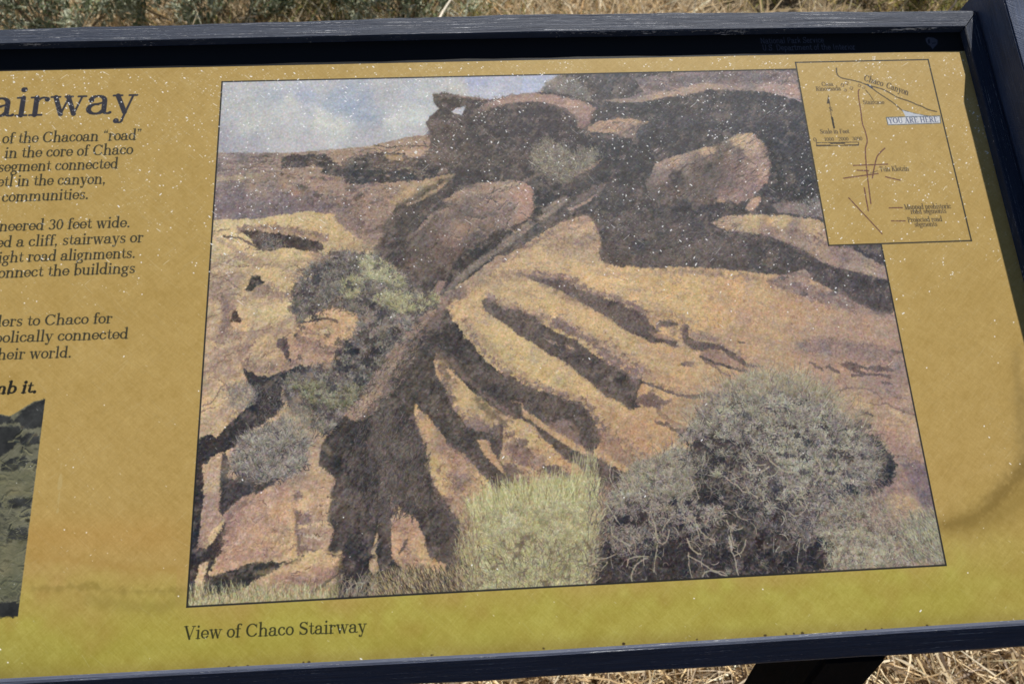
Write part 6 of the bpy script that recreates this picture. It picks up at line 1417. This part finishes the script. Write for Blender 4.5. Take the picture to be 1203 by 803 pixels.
# board: printed face over a thin core
NU, NV = 54, 28
vs, fs = [], []
for j in range(NV + 1):
    for i in range(NU + 1):
        vs.append(W(U0 + (U1 - U0) * i / NU, V0 + (V1 - V0) * j / NV, 0.0))
for j in range(NV):
    for i in range(NU):
        a = j * (NU + 1) + i; fs.append((a, a + 1, a + NU + 2, a + NU + 1))
me = sheet(vs, fs, lambda p, vi, li: ((vi % (NU + 1)) / NU, (vi // (NU + 1)) / NV), "printed_face")
board = link("panel", me, m_print, sign)
bcore = [W(u, v, h) for h in (-.004, -.05) for (u, v) in ((U0, V0), (U1, V0), (U1, V1), (U0, V1))]
link("panel_backing", sheet(bcore, [(0, 1, 2, 3), (7, 6, 5, 4), (0, 4, 5, 1), (1, 5, 6, 2), (2, 6, 7, 3), (3, 7, 4, 0)]), m_back, sign)


def sweep(stations, prof_fn, name, mat, closed_ends=True):
    """stations: list of functions mapping profile (o, h) -> (u, v, h) panel coordinates"""
    vs, fs, uvd = [], [], {}
    n = None; lens = []
    for k, (fn, s) in enumerate(stations):
        pr = prof_fn
        n = len(pr)
        for (o, h) in pr:
            vs.append(W(*fn(o, h)))
        lens.append(s)
    acc = [0]
    for i in range(len(prof_fn)):
        a, b_ = prof_fn[i], prof_fn[(i + 1) % n]; acc.append(acc[-1] + math.hypot(a[0] - b_[0], a[1] - b_[1]) * SC)
    loops_uv = []
    for k in range(len(stations) - 1):
        for i in range(n):
            j = (i + 1) % n
            fs.append((k * n + i, k * n + j, (k + 1) * n + j, (k + 1) * n + i))
            loops_uv.append(((lens[k], acc[i]), (lens[k], acc[i + 1]), (lens[k + 1], acc[i + 1]), (lens[k + 1], acc[i])))
    fs.append(tuple(range(n))); fs.append(tuple(reversed(range((len(stations) - 1) * n, len(stations) * n))))
    me = bpy.data.meshes.new(name); me.from_pydata([tuple(map(float, v)) for v in vs], [], fs)
    ul = me.uv_layers.new(name="UVMap")
    for p in me.polygons:
        for q, li in enumerate(p.loop_indices):
            if p.index < len(loops_uv):
                ul.data[li].uv = loops_uv[p.index][q]
            else:
                ul.data[li].uv = (.01 * q, .01)
    bm = bmesh.new(); bm.from_mesh(me); bmesh.ops.recalc_face_normals(bm, faces=bm.faces); bm.to_mesh(me); bm.free()
    me.materials.append(mat)
    return me


def interp(x, xs, ys):
    return float(np.interp(x, xs, ys))


# top rail
IN_U, IN_V = [-3.2, -2.24, -1.1, .07, 1.27, 2.243], [1.470, 1.474, 1.478, 1.481, 1.475, 1.465]
OUT_V = [1.552, 1.562, 1.573, 1.592, 1.580, 1.566]
LU, RU, RUO = -3.0, 2.243, 2.331
LUO = -3.09
st = []
for k in range(41):
    f = k / 40.0

    def fn(o, h, f=f):
        # o runs 0 (inner) .. 1 (outer); mitred ends
        ul = LU + (LUO - LU) * o; ur = RU + (RUO - RU) * o
        u = ul + (ur - ul) * f
        wob = .0012 * math.sin(u * 9.3) + .0009 * math.sin(u * 23 + 1)
        return (u, interp(u, IN_U, IN_V) * (1 - o) + interp(u, IN_U, OUT_V) * o + wob * (o > .5), h + wob * .5)
    st.append((fn, f * (RUO - LU) * SC))
PT = [(0, -.06), (0, -.0005), (.01, .033), (.05, .0370), (.92, .032), (1.0, .023), (1.0, -.12), (.3, -.12), (.3, -.06)]
top_rail = link("frame_rail", sweep(st, PT, "frame_rail_top", m_rail), m_rail, sign, "weathered upper rail of the frame, pale paint rubbed through along its edges")

# bottom rail
BI_U, BI_V = [-3.2, -1.9, -1, -.06, .9, 1.9, 2.3], [-1.172, -1.177, -1.183, -1.190, -1.187, -1.181, -1.180]
BO_V = [-1.272, -1.273, -1.276, -1.281, -1.280, -1.277, -1.276]
st = []
for k in range(41):
    f = k / 40.0

    def fn(o, h, f=f):
        ul = LU + (LUO - LU) * o; ur = RU + (RUO - RU) * o
        u = ul + (ur - ul) * f
        wob = .0016 * math.sin(u * 7.3) + .001 * math.sin(u * 31 + 1)
        return (u, interp(u, BI_U, BI_V) * (1 - o) + interp(u, BI_U, BO_V) * o + wob * (o > .5), h + wob * .5)
    st.append((fn, f * (RUO - LU) * SC))
PB = [(0, -.06), (0, -.0005), (.01, .016), (.07, .030), (.16, .033), (.94, .004), (1.0, -.006), (1.0, -.12), (.3, -.12), (.3, -.06)]
link("frame_rail", sweep(st, PB, "frame_rail_bottom", m_rail_low), m_rail_low, sign, "darker lower rail of the frame with a bright rubbed inner edge")


def side_rail(ui, uo, name):
    st = []
    for k in range(21):
        f = k / 20.0

        def fn(o, h, f=f):
            u = ui + (uo - ui) * o
            vb = interp(ui, BI_U, BI_V) * (1 - o) + interp(ui, BI_U, BO_V) * o + .003; vt = interp(u, IN_U, IN_V) * (1 - o) + interp(u, IN_U, OUT_V) * o - .006
            return (u, vb + (vt - vb) * f, h)
        st.append((fn, f * 2.7 * SC))
    return sweep(st, PT, name, m_rail)


link("frame_rail", side_rail(RU, RUO, "frame_rail_right"), m_rail, sign, "right rail of the frame, mostly in the shade of the side beam")
link("frame_rail", side_rail(LU, LUO, "frame_rail_left"), m_rail, sign)


def beam(u0, u1, v0, v1, h0, h1, name, mat, label=None, bev=.0014):
    """solid timber bar with eased edges, uv in metres along its length"""
    bm = bmesh.new()
    c = [bm.verts.new(W(u, v, h)) for h in (h0, h1) for (u, v) in ((u0, v0), (u1, v0), (u1, v1), (u0, v1))]
    for f in ((0, 3, 2, 1), (4, 5, 6, 7), (0, 1, 5, 4), (1, 2, 6, 5), (2, 3, 7, 6), (3, 0, 4, 7)):
        bm.faces.new([c[i] for i in f])
    bmesh.ops.recalc_face_normals(bm, faces=bm.faces)
    bmesh.ops.subdivide_edges(bm, edges=[e for e in bm.edges if e.calc_length() > (v1 - v0) * SC * .9], cuts=12)
    bmesh.ops.bevel(bm, geom=[e for e in bm.edges if len(e.link_faces) == 2 and e.calc_face_angle() > 1], offset=bev * SC * 4, segments=2, affect='EDGES')
    uvl = bm.loops.layers.uv.new("UVMap")
    for f in bm.faces:
        n = np.array(f.normal)
        for l in f.loops:
            p = np.array(l.vert.co) - O
            a = p @ VY; q = p @ UX if abs(n @ NZ) > .6 else p @ NZ
            l[uvl].uv = (a, q + .3 * abs(n @ NZ))
    me = bpy.data.meshes.new(name); bm.to_mesh(me); bm.free()
    return link(name, me, mat, sign, label)


beam(2.336, 2.80, -1.75, 1.662, -.30, .190, "side_beam", m_beam, "thick right side beam standing above the board, its inner face in shade")
beam(-3.56, -3.096, -1.75, 1.662, -.30, .190, "side_beam", m_beam)


def box_world(name, x0, x1, y0, y1, z0, z1, mat, bev=.004, top_slope=True, label=None):
    """upright post; its top follows the slope of the board underside"""
    bm = bmesh.new()
    def zt(y):
        return O[2] + (y - O[1]) * math.tan(TILT) - z1
    c = []
    for top in (0, 1):
        for (x, y) in ((x0, y0), (x1, y0), (x1, y1), (x0, y1)):
            c.append(bm.verts.new((x, y, zt(y) if top else z0)))
    for f in ((0, 3, 2, 1), (4, 5, 6, 7), (0, 1, 5, 4), (1, 2, 6, 5), (2, 3, 7, 6), (3, 0, 4, 7)):
        bm.faces.new([c[i] for i in f])
    bmesh.ops.recalc_face_normals(bm, faces=bm.faces)
    bmesh.ops.bevel(bm, geom=list(bm.edges), offset=bev, segments=2, affect='EDGES')
    uvl = bm.loops.layers.uv.new("UVMap")
    for f in bm.faces:
        n = f.normal
        for l in f.loops:
            p = l.vert.co; l[uvl].uv = (p.z, (p.x if abs(n.y) > .5 else p.y))
    me = bpy.data.meshes.new(name); bm.to_mesh(me); bm.free()
    return link(name, me, mat, sign, label)


POSTX0, POSTX1 = .268, .330
box_world("post", POSTX0, POSTX1, -.236, -.165, -.02, .052, m_post)
box_world("post", -.57, -.508, -.236, -.165, -.02, .052, m_post)
# crosspiece that carries the board between the posts, hidden under it
bm = bmesh.new(); bmesh.ops.create_cube(bm, size=1)
me = bpy.data.meshes.new("cross_bar"); bmesh.ops.scale(bm, vec=(1.3, .05, .05), verts=bm.verts); bm.to_mesh(me); bm.free()
cb = link("cross_bar", me, m_post, sign); cb.location = tuple(W(-.4, .7, -.27))

# ------------------------------------------------------------------ ground
def ground_mat():
    m, nt, b = new_mat("dry_soil"); tc = nd(nt, "ShaderNodeTexCoord").outputs["Object"]
    n1 = noise(nt, tc, 2.2, 6, .65); n2 = noise(nt, tc, 35, 6, .75); n3 = noise(nt, tc, 160, 3, .7)
    c = ramp(nt, n1, [(.3, (.16, .115, .07)), (.55, (.24, .175, .105)), (.75, (.30, .23, .14))])
    c2 = ramp(nt, n2, [(.35, (.07, .052, .035)), (.6, (.30, .23, .14)), (.8, (.42, .35, .23))])
    mx = nd(nt, "ShaderNodeMix", data_type='RGBA'); mx.inputs[0].default_value = .6
    nt.links.new(c, mx.inputs[6]); nt.links.new(c2, mx.inputs[7]); nt.links.new(mx.outputs[2], b.inputs["Base Color"])
    b.inputs["Roughness"].default_value = .95; b.inputs["Specular IOR Level"].default_value = .1
    bump(nt, math_(nt, 'ADD', n2, n3), .9, .02, b)
    return m


gx = np.concatenate([[-900, -200, -60, -25, -12], np.linspace(-7, 7, 57), [12, 25, 60, 200, 900]])
gy = np.concatenate([[-900, -200, -60, -20, -8], np.linspace(-4, 12, 65), [20, 40, 80, 250, 900]])
rg = np.random.default_rng(5)
gv, gf = [], []
for y in gy:
    for x in gx:
        d = math.hypot(x, y)
        z = .018 * math.sin(x * 2.1 + y) + .015 * math.sin(y * 3.3 - x * 1.3) + rg.normal(0, .004)
        z = z * min(1, 8 / (d + .1)) - .01
        gv.append((x, y, z))
for j in range(len(gy) - 1):
    for i in range(len(gx) - 1):
        a = j * len(gx) + i; gf.append((a, a + 1, a + len(gx) + 1, a + len(gx)))
me = bpy.data.meshes.new("ground"); me.from_pydata(gv, [], gf); me.shade_smooth()
gr = link("ground", me, ground_mat()); gr["kind"] = "structure"

# ------------------------------------------------------------------ plants
def veg_mat(name, rough=.75, trans=.25):
    m, nt, b = new_mat(name); at = nd(nt, "ShaderNodeAttribute", attribute_name="tint")
    nt.links.new(at.outputs["Color"], b.inputs["Base Color"]); b.inputs["Roughness"].default_value = rough; b.inputs["Specular IOR Level"].default_value = .25
    tr = nd(nt, "ShaderNodeBsdfTranslucent"); nt.links.new(at.outputs["Color"], tr.inputs[0])
    mx = nd(nt, "ShaderNodeMixShader"); mx.inputs[0].default_value = trans
    nt.links.new(b.outputs[0], mx.inputs[1]); nt.links.new(tr.outputs[0], mx.inputs[2])
    nt.links.new(mx.outputs[0], nt.nodes["Material Output"].inputs[0])
    return m


m_straw = veg_mat("dry_straw", .7, .4); m_leaf = veg_mat("grey_green_leaf", .6, .45); m_stem = veg_mat("woody_stem", .85, 0.0)


def ribbons(name, base, dirs, length, width, bend, tint, mat, seg=3, taper=.15):
    """many thin tapering blades as one mesh; arrays of N"""
    n = len(base); r = np.random.default_rng(len(name) + n)
    dirs = dirs / np.linalg.norm(dirs, axis=1, keepdims=True)
    side = np.cross(dirs, r.normal(size=(n, 3))); side /= np.linalg.norm(side, axis=1, keepdims=True)
    ts = np.linspace(0, 1, seg + 1)
    V = np.zeros((n, seg + 1, 2, 3))
    for k, t in enumerate(ts):
        p = base + dirs * (length * t)[:, None] + bend * (t * t * length)[:, None]
        w = width * (1 - (1 - taper) * t ** 1.5) * .5
        V[:, k, 0] = p - side * w[:, None]; V[:, k, 1] = p + side * w[:, None]
    nv = (seg + 1) * 2
    idx = np.arange(n)[:, None, None] * nv
    q = np.array([[2 * k, 2 * k + 1, 2 * k + 3, 2 * k + 2] for k in range(seg)])[None]
    F = (idx + q).reshape(-1, 4)
    me = bpy.data.meshes.new(name)
    me.vertices.add(n * nv); me.vertices.foreach_set("co", V.reshape(-1).astype(np.float32))
    me.loops.add(F.size); me.loops.foreach_set("vertex_index", F.reshape(-1).astype(np.int32))
    me.polygons.add(len(F)); me.polygons.foreach_set("loop_start", np.arange(0, F.size, 4, dtype=np.int32)); me.polygons.foreach_set("loop_total", np.full(len(F), 4, np.int32))
    me.update(calc_edges=True)
    ca = me.color_attributes.new("tint", 'FLOAT_COLOR', 'POINT')
    c4 = np.ones((n, nv, 4), np.float32); c4[..., :3] = tint[:, None, :]
    ca.data.foreach_set("color", c4.reshape(-1))
    me.materials.append(mat)
    return me


def pal(r, n, P, jit=.15):
    P = np.array(P); c = P[r.integers(0, len(P), n)]
    return np.clip(c * (1 + r.normal(0, jit, (n, 1))), .01, .8)


STRAW = [(.60, .47, .29), (.70, .58, .39), (.50, .36, .20), (.36, .26, .16), (.74, .65, .48), (.52, .42, .30), (.28, .22, .17), (.62, .47, .26)]
r = np.random.default_rng(21)


def straw_sheet(name, n, x0, x1, y0, y1, Lr, Wr, up, zmax, label, palt=STRAW):
    b = np.stack([r.uniform(x0, x1, n), r.uniform(y0, y1, n), r.uniform(-.01, zmax, n)], 1)
    az = r.uniform(0, 2 * math.pi, n); el = np.radians(np.abs(r.normal(0, up, n)))
    d = np.stack([np.cos(az) * np.cos(el), np.sin(az) * np.cos(el), np.sin(el)], 1)
    L = r.uniform(*Lr, n); Wd = r.uniform(*Wr, n)
    bend = r.normal(0, .25, (n, 3)); bend[:, 2] = -np.abs(bend[:, 2]) * .4
    me = ribbons(name, b, d, L, Wd, bend, pal(r, n, palt), m_straw)
    o = link(name, me, m_straw); o["label"] = label; o["category"] = "dry grass"; o["kind"] = "stuff"
    return o


straw_sheet("straw_litter", 26000, -.9, 1.3, -.45, .75, (.04, .13), (.0025, .0065), 14, .035, "matted pale straw lying on the ground right under the sign")
straw_sheet("straw_litter", 30000, -2.6, 3.0, -1.3, 2.0, (.05, .16), (.003, .008), 16, .03, "thin scatter of pale straw on the bare ground around the sign posts")
# standing dry grass behind
n = 62000
bx = r.uniform(-4.2, 4.6, n); by = 1.3 + 5.2 * r.random(n) ** .8
cl = np.sin(bx * 2.3 + 1) + np.sin(by * 2.9 + bx) + r.normal(0, .9, n)
keep = cl > -1.1
bx, by = bx[keep], by[keep]; n = len(bx)
b_ = np.stack([bx, by, np.full(n, -.01)], 1)
az = r.uniform(0, 2 * math.pi, n); el = np.radians(np.clip(r.normal(58, 20, n), 8, 89))
d = np.stack([np.cos(az) * np.cos(el), np.sin(az) * np.cos(el), np.sin(el)], 1)
tint = pal(r, n, [(.54, .41, .24), (.66, .54, .36), (.46, .31, .16), (.58, .44, .25), (.76, .67, .50), (.40, .30, .19), (.56, .46, .32)], .18)
grn = (np.sin(bx * 1.1 + 2.2) + r.normal(0, .6, n)) > 1.25
tint[grn] = pal(r, int(grn.sum()), [(.17, .18, .06), (.26, .25, .08), (.12, .14, .06)])
yel = (bx > 1.3) & (r.random(n) < .45)
tint[yel] = pal(r, int(yel.sum()), [(.36, .33, .09), (.24, .24, .08), (.45, .36, .13), (.16, .17, .07)])
me = ribbons("dry_grass", b_, d, r.uniform(.10, .38, n), r.uniform(.004, .011, n), np.stack([r.normal(0, .35, n), r.normal(0, .35, n), -np.abs(r.normal(0, .25, n))], 1), tint, m_straw)
o = link("dry_grass", me, m_straw); o["label"] = "tan and rusty dry grass standing on the ground behind the sign"; o["category"] = "dry grass"; o["kind"] = "stuff"


def shrub(x, y, rad, hgt, leaves, pals, label, seed, name="sagebrush", leafw=.010, leafl=.03, up=.6):
    rr = np.random.default_rng(seed)
    root = bpy.data.objects.new(name, None); col.objects.link(root); root.location = (x, y, 0)
    root["label"] = label; root["category"] = "shrub"; root["group"] = "grey-green shrubs behind the sign"
    ns = 46
    az = rr.uniform(0, 6.283, ns); el = np.radians(rr.uniform(28, 85, ns))
    d = np.stack([np.cos(az) * np.cos(el), np.sin(az) * np.cos(el), np.sin(el)], 1)
    L = hgt * rr.uniform(.6, 1.05, ns)
    me = ribbons(name + "_stems", rr.normal(0, .02, (ns, 3)) * [1, 1, 0], d, L, np.full(ns, .009), rr.normal(0, .15, (ns, 3)), pal(rr, ns, [(.16, .12, .09), (.24, .19, .14)]), m_stem, seg=4, taper=.3)
    link("stem", me, m_stem, root)
    # leaves crowd along side twigs, leaving gaps
    nc = leaves // 26
    u = rr.uniform(0, 6.283, nc); e = np.arccos(rr.uniform(0, 1, nc)); rdd = rr.uniform(.45, 1.0, nc) ** .6
    c = np.stack([np.cos(u) * np.sin(e) * rad * rdd, np.sin(u) * np.sin(e) * rad * rdd, np.cos(e) * hgt * .75 * rdd + hgt * .2], 1)
    tip = c / (np.linalg.norm(c, axis=1, keepdims=True) + 1e-6) + [0, 0, up]
    k = rr.integers(0, nc, leaves); t = rr.random(leaves)
    b = c[k] + tip[k] * (t * .09)[:, None] + rr.normal(0, .012, (leaves, 3))
    dd = tip[k] * .7 + rr.normal(0, .6, (leaves, 3))
    tone = np.repeat(rr.normal(1, .16, (nc, 1)), 1, 1)[k]
    me = ribbons(name + "_foliage", b, dd, leafl * rr.uniform(.6, 1.3, leaves), leafw * rr.uniform(.6, 1.3, leaves), rr.normal(0, .2, (leaves, 3)), np.clip(pal(rr, leaves, pals, .14) * tone, .01, .8), m_leaf, seg=2, taper=.4)
    link("foliage", me, m_leaf, root)
    return root


SILV = [(.34, .37, .26), (.44, .46, .34), (.24, .27, .17), (.52, .54, .42), (.16, .19, .10)]
shrub(-1.95, 3.0, .48, .62, 9000, SILV, "broad silver-green sagebrush behind the far left end of the frame, topmost left corner", 1)
shrub(-1.28, 3.25, .42, .56, 7000, SILV, "silver-green sagebrush just right of the corner shrub, behind the upper rail", 2)
shrub(-.78, 3.5, .36, .48, 5000, [(.20, .22, .10), (.30, .30, .14), (.14, .15, .07)], "small olive-green shrub with rusty grass around it behind the upper rail", 3)
shrub(-.30, 3.2, .34, .50, 5200, SILV, "isolated pale green shrub behind the rail above the printed sky", 4)
shrub(-2.7, 3.7, .5, .6, 5000, SILV, "grey-green sagebrush standing outside the left edge behind the sign", 5)
shrub(2.35, 3.4, .34, .42, 3800, [(.26, .27, .09), (.36, .33, .12), (.18, .19, .07), (.42, .34, .14)], "yellow-green weedy shrub behind the upper right corner of the frame", 6)
shrub(1.75, 3.9, .26, .3, 2200, [(.30, .26, .10), (.22, .21, .08), (.40, .31, .14)], "low yellowish shrub in the dry grass near the upper right of the sign", 7)


def twig(name, pts, rads, tintc, label):
    bm = bmesh.new(); prev = None
    for (p, q) in zip(pts, rads):
        ring = [bm.verts.new((p[0] + q * math.cos(a), p[1] + q * math.sin(a) * .6, p[2] + q * math.sin(a) * .6)) for a in np.linspace(0, 2 * math.pi, 7)[:-1]]
        if prev:
            for i in range(6):
                bm.faces.new((prev[i], prev[(i + 1) % 6], ring[(i + 1) % 6], ring[i]))
        prev = ring
    me = bpy.data.meshes.new(name); bm.to_mesh(me); bm.free()
    ca = me.color_attributes.new("tint", 'FLOAT_COLOR', 'POINT')
    for dta in ca.data:
        dta.color = (*tintc, 1)
    o = link(name, me, m_stem); o["label"] = label; o["category"] = "twig"
    return o


def on_ray(x, y, dist):
    dd = np.array([(x - PCX) / FPX, -(y - PCY) / FPX, 1.0])
    w = right * dd[0] + up * dd[1] + fwd * dd[2]
    return cp + w * dist


a0, a1_, a2 = on_ray(512, 30, 2.45), on_ray(520, 14, 2.5), on_ray(533, -6, 2.55)
g0 = a0.copy(); g0[2] = 0.0
twig("pale_twig", [g0, a0, a1_, a2], [.006, .005, .004, .003], (.62, .55, .44), "bare pale twig leaning right behind the middle of the upper rail")
a0, a1_, a2 = on_ray(1112, 16, 2.6), on_ray(1121, 6, 2.62), on_ray(1128, -8, 2.66)
g0 = a0.copy(); g0[2] = 0.0
twig("dark_twig", [g0, a0, a1_, a2], [.006, .004, .0035, .003], (.05, .035, .025), "dark bare twig in the weeds beside the side beam end")
